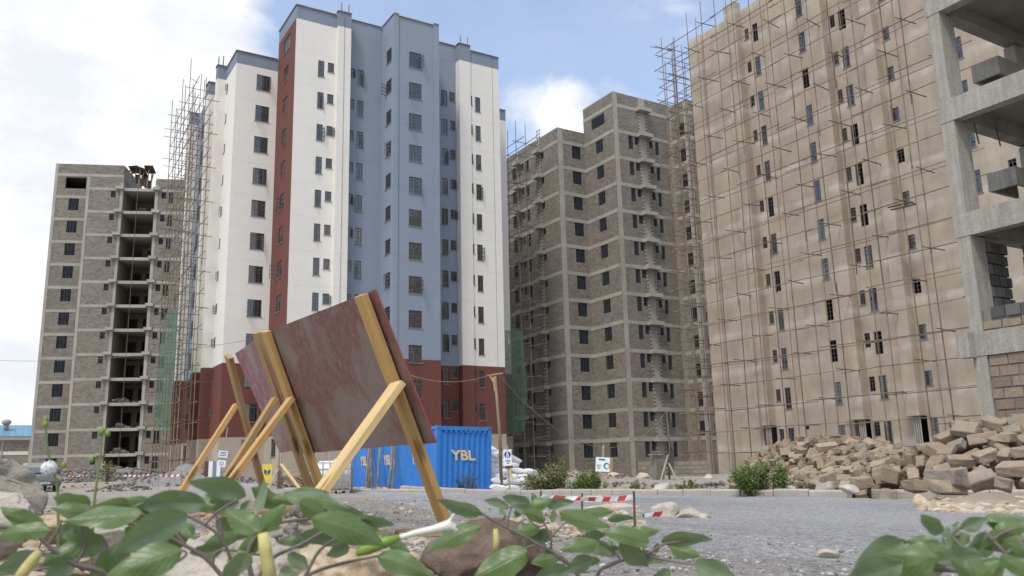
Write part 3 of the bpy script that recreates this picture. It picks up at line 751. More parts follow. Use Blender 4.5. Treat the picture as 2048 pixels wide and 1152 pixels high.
# ---------------------------------------------------------------- stone and concrete tower at far left
def left_tower():
    th = math.radians(-22); u = np.array([math.cos(th), math.sin(th), 0]); no = np.array([u[1], -u[0], 0])   # no: outward
    O1 = np.array([5.716, 118.16, 0]); O2 = O1+no*3.8
    base = O2+u*6; base[2] = gz(base[0], base[1])
    B = thing('unfinished_tower', tuple(base), 'unfinished grey tower at the far left with a stack of open bays', 'building')
    mort = MB(); conc = MB(); stuff = MB(); single = []; r = random.Random(23); R = range(0, 11)
    def spec(O, a, b): return ('G', O+u*a, u, b-a)
    def band(sp, z0, h=0.34, a=None, b=None, out=0.03):
        P0, uu, w = frame_of(sp); a = 0 if a is None else a; b = w if b is None else b
        conc.obox(P0+uu*(a+b)/2+no*0.005+np.array([0, 0, z0+h/2]), uu*(b-a)/2, no*out, (0, 0, h/2))
    def col(sp, a, b, zt, out=0.036):
        P0, uu, w = frame_of(sp)
        conc.obox(P0+uu*(a+b)/2+no*0.008+np.array([0, 0, (ZB+zt)/2]), uu*(b-a)/2, no*out, (0, 0, (zt-ZB)/2))
    # wing with one big window per floor
    s1 = spec(O1, -2.45, 6.0); k0 = 2.45
    h1 = [(-0.52+k0, 0.70+k0, 35.0-3*k-1.55, 35.0-3*k) for k in range(12)]+[(-1.1+k0, 1.42+k0, 36.38, 37.9)]
    for h in h1[:-1]: put_window(B, s1, h[0], h[1], h[3], h[3]-h[2], 'grid')
    wall_face(mort, s1, ZB, 39.72, h1, [(99, 0)], 0.22)
    for k in range(-1, 13): band(s1, 35.05-3*k, 0.36)
    col(s1, 0, 0.36, 39.72)
    for k in range(-1, 12):
        g = k == 11
        blocks_on(stuff, s1, 35.05-3*k-2.64, 35.04-3*k, h1+[(0, 0.36, -9, 99)], single if g else None, 90 if g else 0, r=r)
    blocks_on(stuff, s1, 38.42, 39.7, h1+[(0, 0.36, -9, 99)], r=r)
    # main part: stone panel, open bay, stone panel
    a0, a1 = 2.80, 7.15; b0, b1 = 7.20, 10.92; c0, c1 = 11.0, 18.0
    s2 = spec(O2, a0, a1)
    h2 = [(5.70-a0, 6.27-a0, 34.93-3*k-0.82, 34.93-3*k) for k in range(12)]
    for h in h2: put_window(B, s2, h[0], h[1], h[3], h[3]-h[2], 'grid')
    wall_face(mort, s2, ZB, 36.72, h2, [(99, 0)], 0.22)
    for k in range(0, 13): band(s2, 35.02-3*k, 0.34)
    col(s2, 0, 0.34, 36.72); col(s2, 4.02, 4.35, 36.0, 0.05)
    cc = [(0, 0.34, -9, 99), (4.02, 4.35, -9, 99)]
    for k in range(0, 12):
        g = k == 11
        blocks_on(stuff, s2, 35.02-3*k-2.65, 35.01-3*k, h2+cc, single if g else None, 240 if g else 0, r=r)
    blocks_on(stuff, s2, 35.38, 36.7, cc, r=r)
    s3 = spec(O2, c0, c1)
    h3 = [(11.78-c0, 12.31-c0, 34.93-3*k-0.84, 34.93-3*k) for k in range(12)]+[(12.66-c0, 13.29-c0, 34.91-3*k-1.42, 34.91-3*k) for k in range(12)]
    for h in h3: put_window(B, s3, h[0], h[1], h[3], h[3]-h[2], 'grid')
    wall_face(mort, s3, ZB, 36.72, h3, [(99, 0)], 0.22)
    for k in range(0, 13): band(s3, 35.02-3*k, 0.34)
    col(s3, 0, 0.36, 35.9, 0.05); cc = [(0, 0.36, -9, 99)]
    for k in range(0, 12): blocks_on(stuff, s3, 35.02-3*k-2.65, 35.01-3*k, h3+cc, r=r)
    blocks_on(stuff, s3, 35.38, 36.7, cc, r=r)
    mort.build('mortar', M['mortar'], B); put_blocks(B, single, M['block_o']); stuff.build('block', M['block'], B, kind='stuff')
    # open bays: slab, beam, side walls, back wall with openings
    X = lambda a, d, z: O2+u*a-no*d+np.array([0, 0, z])
    bay = MB(); slab = MB(); back = MB()
    for k in range(0, 13):
        z = 35.0-3*k
        slab.obox(X((b0+b1)/2, 3.4, z+0.21), u*((b1-b0)/2+0.02), no*3.35, (0, 0, 0.11))
        conc.obox(X((b0+b1)/2, 0.05, z+0.17), u*((b1-b0)/2+0.03), no*0.14, (0, 0, 0.18))
    slab.build('floor_slab', M['conc'], B)
    for a in (b0-0.12, b1+0.12): bay.obox(X(a, 3.4, 17), u*0.1, no*3.3, (0, 0, 19.5))
    for k in range(0, 12):
        z1 = 35.02-3*k; z0 = z1-2.7
        sp = ('G', X(b0, 5.2, 0), u, b1-b0)
        wall_face(back, sp, z0-0.1, z1+0.05, [(0.35, 1.35, z0, z0+2.15), (2.0, 3.2, z0+(0.0 if k % 3 else 0.9), z0+2.15)], [(99, 0)], 0.2)
    bay.build('bay_side_wall', M['block'], B); back.build('bay_back_wall', M['block'], B)
    conc.build('ring_beam', M['conc'], B)
    lm = MB(); lm.box((0, -0.55, 0), (0.95, 0.3, 0.36)); lme = lm.mesh('duct_ledge', M['conc'])
    for k in range(12):
        for a in (6.3, 10.75): inst('duct_ledge', lme, B, X(a, 0.1, 35.14-3*k), (0, 0, th), wl=True)
    f = MB()
    for k in range(13):
        z = 35.2-3*k
        f.obox(O1+u*1.8-no*4.2+np.array([0, 0, z]), u*4.1, no*3.9, (0, 0, 0.1))
        f.obox(X(4.9, 4, z), u*2.0, no*3.7, (0, 0, 0.1)); f.obox(X(14.5, 4, z), u*3.3, no*3.7, (0, 0, 0.1))
    f.obox(X(8, 9.0, 17), u*10.0, no*0.1, (0, 0, 19.5)); f.obox(O1+u*-2.35-no*4+np.array([0, 0, 19]), u*0.08, no*3.95, (0, 0, 20.6)); f.obox(X(18.05, 4.5, 17), u*0.05, no*4.5, (0, 0, 19.6))
    f.obox(O1+u*1.8-no*4.2+np.array([0, 0, 38.2]), u*4.1, no*3.9, (0, 0, 0.1)); f.obox(O1+u*1.8-no*8.2+np.array([0, 0, 18]), u*4.2, no*0.1, (0, 0, 21.5))
    f.obox(X(1.0, 7.2, 18), u*0.1, no*1.5, (0, 0, 19)); f.obox(O1+u*6.0-no*4+np.array([0, 0, 18.6]), u*0.08, no*3.9, (0, 0, 21.0))
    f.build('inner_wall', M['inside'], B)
    # rubble heaps left on the lower open floors
    for k in (8, 9, 10):
        rb = MB()
        for i in range(60):
            a = r.gauss(b0+1.2, 0.55); d = r.uniform(0.4, 2.6); hmax = max(0.05, 0.75-abs(a-b0-1.2)*0.55)
            c = X(min(max(a, b0+0.15), b1-0.15), d, 35.35-3*(k+1)+r.uniform(0, hmax)); s_ = r.uniform(0.08, 0.2)
            rb.obox(c, (s_, 0.02, 0), (0, s_*0.8, 0.03), (0.02, 0, s_*0.7), jit=0.05, r=r)
        rb.build('rubble', M['rubble_dark'], B, kind='stuff')
    hc = MB(); pts = [X(8.9, -0.12, z) for z in np.linspace(36, 0.5, 14)]; hc.tube(pts, 0.02, 5); hc.build('hoist_rope', M['pole'], B)
    # formwork lean-to on the roof
    S = thing('roof_formwork', tuple(X(8.7, 1.5, 36.0)), 'rusty sheets propped on poles on the roof of the far left tower', 'formwork')
    sh = MB()
    rr = random.Random(4)
    for i in range(6):
        a = 7.6+i*0.45; sh.obox(X(a, 1.4+rr.uniform(-.5, .5), 38.2+rr.uniform(-0.25, 0.4)), u*0.55+np.array([0, 0, rr.uniform(-.25, .1)]), no*0.9+np.array([0, 0, rr.uniform(-.3, .3)]), (0, 0, 0.03))
    sh.build('sheet', M['rust'], S)
    pl = MB()
    for i in range(9): a = 7.6+rr.random()*2.4; d = 0.6+rr.random()*1.8; pl.tube([X(a, d, 35.4), X(a+rr.uniform(-.5, .5), d+rr.uniform(-.3, .3), 38.3)], 0.07, 6)
    pl.build('prop', M['pole'], S)
    cl = MB()
    for i in range(5): cl.obox(X(8.2+rr.random()*1.4, 1.2+rr.random()*0.8, 36.5+rr.random()*0.9), u*0.25, no*0.2, (0, 0, 0.5), jit=0.08, r=rr)
    cl.build('shuttering', M['rust'], S)
left_tower()

# ---------------------------------------------------------------- plastered block on the right
def plaster_block():
    base = (58.0, 40.0, gz(52, 40))
    B = thing('apartment_block', base, 'tan plastered apartment block behind a full-height web of scaffold poles', 'building')
    mats = [M['plaster'], M['conc']]
    spec = ('L', 50.6, 10.0, 51.25)
    R = range(0, 12)
    cols = [(44.36, 44.80, 35.13, 0.92, R), (43.40, 43.95, 35.17, 1.6, R), (38.92, 39.52, 35.16, 1.56, R), (36.17, 36.61, 35.27, 1.0, R), (35.26, 35.86, 35.27, 1.56, R),
            (32.0, 32.54, 35.25, 0.96, R), (27.2, 27.8, 35.2, 1.5, R), (25.0, 25.5, 35.2, 0.95, R), (20.0, 20.6, 35.2, 1.5, R)]
    holes = []; r = random.Random(9)
    for a, b, t, h, ks in cols:
        u0, u1 = face_u(spec, a, b)
        for k in ks: holes.append((u0, u1, t-3*k-h, t-3*k))
    for a, b in ((45.02, 46.32), (36.85, 38.12), (32.72, 33.66)): u0, u1 = face_u(spec, a, b); holes.append((u0, u1, -2.2, 2.42, 0.7))
    u0, u1 = face_u(spec, 42.0, 42.35); holes.append((u0, u1, 2.0, 2.25))
    w = MB(); wall_face(w, spec, ZB, 37.05, holes, [(99, 0)], 0.16)
    for h in holes[:len(cols)*12]:
        op = [('l', r.uniform(0.3, 1.2))] if r.random() < 0.08 else None
        put_window(B, spec, h[0], h[1], h[3], h[3]-h[2], 'glazed' if r.random() < 0.62 else 'bare', op)
    w.box((50.62, 51.1, ZB), (66.0, 51.25, 37.0)); w.box((50.62, 10.0, ZB), (66, 10.2, 37.0)); w.box((65.9, 10.2, ZB), (66.0, 51.1, 37.0))
    w.build('wall', mats, B)
    for y0, y1, zt in ((45.05, 46.3, 37.75), (36.8, 38.15, 37.7), (32.75, 33.65, 37.7)):
        p = MB(); p.box((49.9, y0, 2.44), (50.601, y1, zt)); p.build('pier', mats, B)
        for i in range(4):
            q = MB(); q.tube([(50.2, y0+0.2+0.14*i, -2), (50.2, y0+0.2+0.14*i, 2.5)], 0.05, 8); q.build('drain_pipe', M['conc_pale'], B)
        bk = []
        d = MB(); sp = ('L', 50.95, y0+0.85, y1+0.02); blocks_on(d, sp, -1.4, 2.4, [], bk, 40, r=r); put_blocks(B, bk, M['block_o'])
    c = MB(); c.box((50.44, 49.72, ZB), (50.601, 51.27, 37.05)); c.build('corner_pier', mats, B)
    f = MB()
    for k in range(13): f.box((50.8, 10.3, 36.05-3*k), (65.8, 51.0, 36.2-3*k))
    for y in (14, 23, 30.5, 34.4, 38.5, 41.5, 46): f.box((50.9, y, -2), (65.8, y+0.15, 36))
    f.box((54.6, 10.4, -2), (54.75, 51, 36))
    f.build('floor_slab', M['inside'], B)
def _bare():
    return None
_old_wm = window_meshes
def window_meshes(w, h, style):
    if style != 'bare': return _old_wm(w, h, style)
    key = (round(w, 2), round(h, 2), style)
    if key in _wc: return _wc[key]
    a = _old_wm(w, h, 'glazed'); _wc[key] = (a[0], None, None, None); return _wc[key]
plaster_block()

# ---------------------------------------------------------------- concrete frame at the right edge
def frame_building():
    base = (21.0, 10.5, gz(20, 11))
    B = thing('concrete_frame_building', base, 'bare concrete frame with part-built stone walls at the right edge', 'building')
    cm = M['conc_pale']; r = random.Random(31)
    zs = [2.28, 5.24, 8.26, 11.26, 14.26]               # soffit of each front beam
    X1 = 27.2
    for i in range(len(zs)):                            # corner column, one lift per storey
        z0 = ZB if i == 0 else zs[i-1]+0.58
        b = MB(); b.box((20.0, 11.22, z0), (20.62, 11.55, zs[i])); b.build('column', cm, B)
        for x, y in ((23.6, 11.25), (27.0, 11.25), (20.0, 3.0), (27.0, 3.0)):
            b = MB(); b.box((x, y, z0), (x+0.5, y+0.30, zs[i])); b.build('column', cm, B)
    for i, z in enumerate(zs):
        b = MB(); b.box((19.985, 2.0, z), (20.30, 11.58, z+0.58)); b.build('beam', cm, B)
        b = MB(); b.box((20.30, 11.20, z+0.06), (X1+0.4, 11.56, z+0.575)); b.build('beam', M['conc_dark'], B)
        b = MB(); b.box((24.5, 2.0, z+0.1), (24.8, 11.20, z+0.40)); b.build('beam', M['conc_dark'], B)
        b = MB(); b.box((20.30, 2.0, z+0.42), (X1+0.4, 11.20, z+0.574)); b.build('slab', M['conc_dark'], B)
        if i < len(zs)-1 and i > 0:                     # duct box hung on the outside of the far column
            z2 = z+1.75 if i != 1 else z+1.62
            d = MB(); x0, x1, y0, y1 = 22.25, 23.58, 11.05, 11.8
            d.box((x0, y0, z2), (x0+0.08, y1, z2+0.5)); d.box((x0+0.08, y0, z2), (x1, y0+0.08, z2+0.5)); d.box((x0+0.08, y1-0.08, z2), (x1, y1, z2+0.5)); d.box((x0+0.08, y0+0.08, z2+0.42), (x1, y1-0.08, z2+0.5))
            d.build('duct_box', cm, B)
            e = MB(); e.box((22.9, 11.3, z+0.58), (23.55, 11.55, z+1.2)); e.build('block_pier', cm, B)
    # stone walls: front wall to the first beam, sill courses above it, dark pier behind the column
    mo = MB(); sp = ('L', 20.06, 2.2, 11.21)
    wall_face(mo, sp, ZB, 2.275, [], [(99, 0)]); mo.build('mortar', M['mortar'], B)
    sg = []; d = MB(); blocks_on(d, sp, -1.62, 2.27, [], sg, 300, ln=0.43, ht=0.235, j=0.03, proud=0.03, r=r); put_blocks(B, sg, M['block_tan_o'])
    s2 = ('L', 20.06, 2.2, 11.21)
    mo = MB(); mo.box((20.07, 2.2, 2.87), (20.24, 11.20, 3.38)); mo.build('mortar', M['mortar'], B)
    sg = []; blocks_on(d, s2, 2.88, 3.10, [], sg, 60, ln=0.43, ht=0.2, j=0.03, proud=0.03, r=r); put_blocks(B, sg, M['block_tan_o'])
    sg = []
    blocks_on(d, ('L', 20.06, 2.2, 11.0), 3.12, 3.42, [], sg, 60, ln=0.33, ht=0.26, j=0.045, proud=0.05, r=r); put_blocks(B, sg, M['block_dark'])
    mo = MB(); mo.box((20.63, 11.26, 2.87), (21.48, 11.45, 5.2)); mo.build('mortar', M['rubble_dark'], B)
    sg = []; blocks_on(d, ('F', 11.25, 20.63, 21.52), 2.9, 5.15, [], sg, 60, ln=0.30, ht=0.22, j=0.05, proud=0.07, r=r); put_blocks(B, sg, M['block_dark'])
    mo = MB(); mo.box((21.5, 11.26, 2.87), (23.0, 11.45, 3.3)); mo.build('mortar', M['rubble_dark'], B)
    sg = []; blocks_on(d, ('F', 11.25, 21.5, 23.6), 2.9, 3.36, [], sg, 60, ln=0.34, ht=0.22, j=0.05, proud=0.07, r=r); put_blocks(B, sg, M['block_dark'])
    sg = []; blocks_on(d, ('F', 11.25, 22.6, 23.55), 3.4, 5.15, [], sg, 60, ln=0.34, ht=0.22, j=0.05, proud=0.07, r=r); put_blocks(B, sg, M['block_dark'])
    t = MB(); t.box((19.72, 11.45, 2.25), (19.98, 11.75, 2.85)); t.build('form_board', M['conc_pale'], B)
    for p in ((20.5, 11.0, 8.2), (21.3, 10.9, 8.25), (22.1, 11.1, 5.2)):
        t = MB(); t.tube([p, (p[0]+0.1, p[1], p[2]-0.55)], 0.02, 5); t.build('rebar', M['rust'], B)
frame_building()
# ---------------------------------------------------------------- scaffolds
_pm = {}
def pole_mesh(mat):
    if mat.name not in _pm:
        b = MB(); b.tube([(0, 0, 0), (0.004, 0.002, 0.5), (0, 0, 1)], [1.12, 1.0, 0.85], 6); _pm[mat.name] = b.mesh('pole', mat, smooth=True)
    return _pm[mat.name]
def put_pole(parent, a, b, r=0.038, mat=None, name='pole'):
    a = np.array(a, float); b = np.array(b, float); d = Vector(b-a); L = d.length
    o = inst(name, pole_mesh(mat or M['pole']), parent, a, (0, 0, 0), (r, r, L), wl=True)
    o.rotation_euler = d.to_track_quat('Z', 'Y').to_euler(); return o

def scaffold_plaster():
    r = random.Random(41)
    S = thing('scaffold', (48.5, 40, gz(48.5, 40)), 'pole scaffold covering the long tan plastered wall from ground to roof', 'scaffold')
    ys = [52.6, 51.1, 49.4, 47.6, 45.9, 44.1, 42.3, 40.6, 38.9, 36.9, 35.2, 33.3, 31.2, 29.7, 27.8]
    xo, xi = 48.55, 49.45; g = -1.3
    lv = [0.45+1.72*i for i in range(22)]
    for i, y in enumerate(ys):
        top = 37.6+r.uniform(-0.8, 1.2)
        a = r.uniform(10, 16); b = a+r.uniform(9, 14)
        for za, zb in ((g, a+0.6), (a, b+0.6), (b, top)):
            dx = r.uniform(-.06, .06); put_pole(S, (xo+dx, y+r.uniform(-.05, .05), za), (xo+dx+r.uniform(-.08, .08), y+r.uniform(-.08, .08), zb), 0.042, M['pole'] if r.random() < .6 else M['pole_dark'])
        if i % 2 == 0:
            for za, zb in ((g, 19), (18.4, top-0.5)): put_pole(S, (xi, y-0.35, za), (xi+r.uniform(-.05, .05), y-0.35+r.uniform(-.1, .1), zb), 0.034)
    for k, z in enumerate(lv):
        cuts = [53.2, 46.5+r.uniform(-2, 2), 39+r.uniform(-2, 2), 33+r.uniform(-1.5, 1.5), 26.0]
        for ya, yb in zip(cuts[:-1], cuts[1:]):
            zz = z+r.uniform(-0.10, 0.10)
            put_pole(S, (xo-0.05, ya+r.uniform(0, .7), zz+r.uniform(-.12, .12)), (xo-0.05, yb-r.uniform(0, .9), zz+r.uniform(-.12, .12)), r.uniform(0.028, 0.036), M['pole'] if r.random() < .55 else M['pole_dark'])
        if k % 2 == 0: put_pole(S, (xi, 52.5, z+0.08), (xi, 40+r.uniform(-2, 2), z+r.uniform(-.1, .15)), 0.028); put_pole(S, (xi, 41, z+0.08), (xi, 27, z+0.05), 0.028)
        for i in range(k % 3, len(ys), 3):
            put_pole(S, (49.9+r.uniform(-.1, .2), ys[i]+r.uniform(-.15, .15), z+0.07+r.uniform(-.05, .05)), (47.9+r.uniform(-.3, .3), ys[i]+r.uniform(-.2, .2), z+0.05+r.uniform(-.1, .1)), 0.036, M['pole_dark'])
    D = thing('scaffold', (53, 53, gz(53, 53)), 'dense scaffold wrapped round the far corner of the tan block, against the sky', 'scaffold')
    for x in (49.5, 50.6, 52.0, 53.6, 55.4):
        for y in (52.2, 53.6):
            put_pole(D, (x, y, g), (x+r.uniform(-.1, .1), y, 19.5), 0.04); put_pole(D, (x, y, 19), (x+r.uniform(-.2, .2), y+r.uniform(-.1, .1), 37+r.uniform(-1.5, .6)), 0.038)
    for k in range(24):
        z = 0.6+1.56*k
        for y in (52.15, 53.65): put_pole(D, (49.0-r.random()*0.6, y, z+r.uniform(-.15, .15)), (56+r.random(), y+r.uniform(-.1, .1), z+r.uniform(-.15, .15)), 0.029)
        for x in (49.5, 52.0) if k % 2 else (50.6, 53.6):
            put_pole(D, (x, 51.5, z+0.1), (x+r.uniform(-.2, .2), 54.4+r.random(), z+r.uniform(-.2, .25)), 0.029)
        if k % 2: put_pole(D, (49.4, 52.3, z), (49.5+r.uniform(-1, 1), 54.3, z+r.uniform(.5, 1.3)), 0.034, M['pole_dark'])
    # platform boards in front of two upper windows
    for k, (px, py, lab) in enumerate(((1800, 410, 'upper of two planks laid on the scaffold under a window by the right pier'), (1806, 415, 'lower of two planks laid on the scaffold under a window by the right pier'), (1905, 848, 'plank lying on the lowest scaffold ledger by the concrete column'))):
        p = onX(px, py, 48.7-0.25*k if k < 2 else 48.6); b = MB(); b.bar(p+np.array([0.1, -0.8, 0.02*k]), p+np.array([-0.1, 0.8, 0.04]), 0.24, 0.05)
        o = b.build('plank', M['pole_dark'], off=tuple(p)); o.location = p; tag(o, lab, 'plank')
scaffold_plaster()

def scaffold_left():
    r = random.Random(42)
    S = thing('scaffold', (13.3, 83, gz(13.3, 83)), 'leaning web of scaffold poles along the left flank of the painted block', 'scaffold')
    g = gz(13.3, 83)-0.2; ys = [75.8, 77.6, 79.4, 81.2, 83.0, 84.9, 86.8, 88.8]
    for i, y in enumerate(ys):
        for x in (14.1, 12.9):
            m_ = r.uniform(14, 20); top = 36.5+r.uniform(-1.0, 3.5)-(0 if y > 77 else 3)
            put_pole(S, (x, y, g), (x+r.uniform(-.1, .1), y+r.uniform(-.1, .1), m_+.6), 0.042); put_pole(S, (x, y, m_), (x+r.uniform(-.2, .1), y+r.uniform(-.15, .15), top), 0.04)
    for k in range(22):
        z = 1.0+1.62*k
        if z > 35.5: break
        for x in (14.15, 12.85):
            put_pole(S, (x, 75.0-r.random()*0.6, z+r.uniform(-.2, .2)), (x, 82.5, z+r.uniform(-.2, .2)), 0.031); put_pole(S, (x, 81.8, z+r.uniform(-.2, .2)), (x, 89.6, z+r.uniform(-.2, .2)), 0.030)
        for i in range(k % 2, len(ys), 2): put_pole(S, (14.9, ys[i]+0.05, z+0.08), (12.2-r.random()*0.5, ys[i], z+r.uniform(0, .2)), 0.029, M['pole_dark'])
        if k % 3 == 0: put_pole(S, (12.9, 76, z), (13.0, 80+r.random(), z+2.2), 0.034, M['pole_dark'])
    T = thing('scaffold', (45.0, 74, gz(45, 74)), 'narrow scaffold standing in the gap right of the painted block', 'scaffold')
    g = gz(45, 74)-0.2
    for x in (44.35, 45.5):
        for y in (71.3, 73.2, 75.4, 78.0):
            put_pole(T, (x, y, g), (x+r.uniform(-.1, .1), y, 17), 0.042); put_pole(T, (x, y, 16.5), (x+r.uniform(-.1, .1), y+r.uniform(-.1, .1), 35+r.uniform(-1.5, 2.4)), 0.04)
    for k in range(22):
        z = 0.8+1.55*k
        for x in (44.3, 45.55): put_pole(T, (x, 69.9-r.random()*0.8, z+r.uniform(-.2, .2)), (x, 79.5, z+r.uniform(-.2, .2)), 0.036)
        for y in (71.3, 75.4): put_pole(T, (43.9, y, z+0.1), (46.6+r.random()*0.6, y, z+r.uniform(0, .2)), 0.036, M['pole_dark'])
scaffold_left()

def net(name, corners, loc, label, folds, drop):
    """corners: list of (left point, right point) rows from top to bottom"""
    rows = len(corners); nx = 22; sub = 6; vs = []
    pts = []
    for i in range((rows-1)*sub+1):
        t = i/sub; k = min(int(t), rows-2); f = t-k
        l = np.array(corners[k][0])*(1-f)+np.array(corners[k+1][0])*f; r_ = np.array(corners[k][1])*(1-f)+np.array(corners[k+1][1])*f
        pts.append((l, r_))
    ny = len(pts); b = MB()
    for i, (l, r_) in enumerate(pts):
        dirv = (r_-l)/np.linalg.norm(r_-l); nrm = np.cross(dirv, (0, 0, 1)); nrm /= np.linalg.norm(nrm)
        for j in range(nx):
            f = j/(nx-1); p = l*(1-f)+r_*f
            o = folds*(math.sin(f*19+i*0.13)*0.5+mnoise.noise(Vector((f*3, i*0.15, 4)))*1.4)
            q = p+nrm*o; 
            if i == ny-1 or j in (0, nx-1): q = q+np.array([0, 0, mnoise.noise(Vector((f*9, i*0.7, 1)))*drop])
            vs.append(q)
    fs = [(i*nx+j, i*nx+j+1, (i+1)*nx+j+1, (i+1)*nx+j) for i in range(ny-1) for j in range(nx-1) if mnoise.noise(Vector((j*0.45, i*0.3, 2.2))) < 0.47]
    b.add(vs, fs)
    o = b.build(name, M['net'], smooth=True, off=loc); o.location = loc; tag(o, label, 'netting'); return o
L = lambda px, py: onX(px, py, 12.55)
net('safety_net', [(L(330, 630), L(357, 617)), (L(321, 700), L(355, 690)), (L(313, 800), L(350, 760)), (L(310, 835), L(343, 815)), (L(318, 858), L(338, 868))], tuple(L(330, 750)),
    'faded green net hanging from the scaffold left of the painted block', 0.12, 0.3)
L = lambda px, py: onY(px, py, 70.4)
net('safety_net', [(L(1009, 660), L(1046, 662)), (L(1010, 720), L(1047, 700)), (L(1011, 790), L(1054, 775)), (L(1012, 840), L(1052, 845)), (L(1013, 868), L(1044, 872))], tuple(L(1030, 760)),
    'torn green net hanging in the gap right of the painted block', 0.12, 0.3)

# ---------------------------------------------------------------- kerb
def kerb():
    K_ = bpy.data.objects.new('kerb', None); C.objects.link(K_); K_['kind'] = 'structure'; K_.location = (KX, 20, gz(KX, 20)); WLOC[K_.name] = tuple(K_.location)
    ms = []
    for i in range(4):
        b = MB(); h = 0.2; 
        prof = [(0, -0.25), (0, h-0.035), (0.03, h), (0.15, h), (0.15, -0.25)]
        rr = random.Random(i)
        vs = [(x, y, z) for y in (0.0, 0.885) for x, z in prof]; n = len(prof)
        fs = [(j, (j+1) % n, n+(j+1) % n, n+j) for j in range(n)]+[tuple(range(n-1, -1, -1)), tuple(range(n, 2*n))]
        vs = [(x+rr.uniform(-.006, .006), y+rr.uniform(-.008, .008), z+rr.uniform(-.008, .008)) for x, y, z in vs]
        b.add(vs, fs); ms.append(b.mesh('kerbstone', M['kerb']))
    ch = MB(); ch.box((0, 0, -0.2), (0.26, 0.885, 0.045)); chm = ch.mesh('channel_slab', M['kerb'])
    y = 6.2; i = 0; r = random.Random(2)
    ga = onX(1803, 1000, KX)[1]; gb = onX(1735, 1000, KX)[1]
    while y < 31.5:
        z = gz(KX, y+0.45); dz = (gz(KX, y+0.9)-gz(KX, y))
        if not (ga-0.1 < y < gb-0.35):
            o = inst('kerbstone', ms[i % 4], K_, (KX+r.uniform(-.012, .012), y, z+r.uniform(-.012, .012)), (math.atan2(dz, 0.9), 0, r.uniform(-.012, .012)), wl=True)
        inst('channel_slab', chm, K_, (KX-0.265, y, z), (math.atan2(dz, 0.9), 0, 0), wl=True)
        y += 0.905; i += 1
    # stray kerb stones lying left of the gap
    for px, lab, grp in ((712, 'pale kerb block lying at the left end of the row by the water tank', None), (737, 'pale kerb block second from the left beside the water tank', None),
                    (783, 'kerb block just right of the gap under the leaning poles', None), (806, 'kerb block in front of the blue container under the near panel edge', None), (830, 'kerb block left of the leaning front leg', None), (853, 'kerb block right of the leaning front leg, before the second gap', None)):
        p = at(px, 992, 31.5); z = p[2]
        o = inst('kerb_block', ms[px % 4], None, (p[0], p[1], z), (0, 0, math.radians(68)+r.uniform(-.1, .1)))
        o.scale = (1.5, 0.55, 1.25); tag(o, lab, 'kerb block')
M['kerb'] = m_wall('kerb_concrete', (0.42, 0.375, 0.315), 0.15, 1.5, 0.4, bump=0.5)
kerb()

# ---------------------------------------------------------------- blue container
def m_cont():
    q = Mat('blue_container_paint'); v = q.coord('world')
    a = q.noise(v, 0.7, 5, 0.6); s = q.noise(q.coord('world', (1, 1, 0.15)), 3.0, 4, 0.6)
    col = q.mix(q.ramp(a, (0.3, 0.0), (0.7, 1.0)), (0.022, 0.155, 0.46), (0.035, 0.20, 0.55))
    col = q.mix(q.ramp(s, (0.58, 0.0), (0.85, 0.6)), col, (0.12, 0.22, 0.36))
    col = q.mix(q.ramp(q.noise(v, 2.6, 7, 0.75), (0.60, 0.0), (0.70, 0.8)), col, (0.13, 0.075, 0.045))
    return q.done(col, 0.45, 0.4)
M['cblue'] = m_cont()
M['tan_paint'] = m_simple('tan_stencil_paint', (0.62, 0.47, 0.29), 0.15, 9, 0.8)
def text_mesh(body, size, extr=0.004, shear=0.0, name='lettering', mat=None, align='CENTER', bold=0.0):
    cu = bpy.data.curves.new('t', 'FONT'); cu.body = body; cu.size = size; cu.extrude = extr; cu.shear = shear; cu.align_x = align; cu.align_y = 'CENTER'; cu.offset = bold; cu.resolution_u = 3
    o = bpy.data.objects.new('t', cu); C.objects.link(o)
    dg = bpy.context.evaluated_depsgraph_get(); dg.update()
    me = bpy.data.meshes.new_from_object(o.evaluated_get(dg)); me.name = name
    me.materials.clear(); me.materials.append(mat or M['tan_paint'])
    bpy.data.objects.remove(o); bpy.data.curves.remove(cu); return me
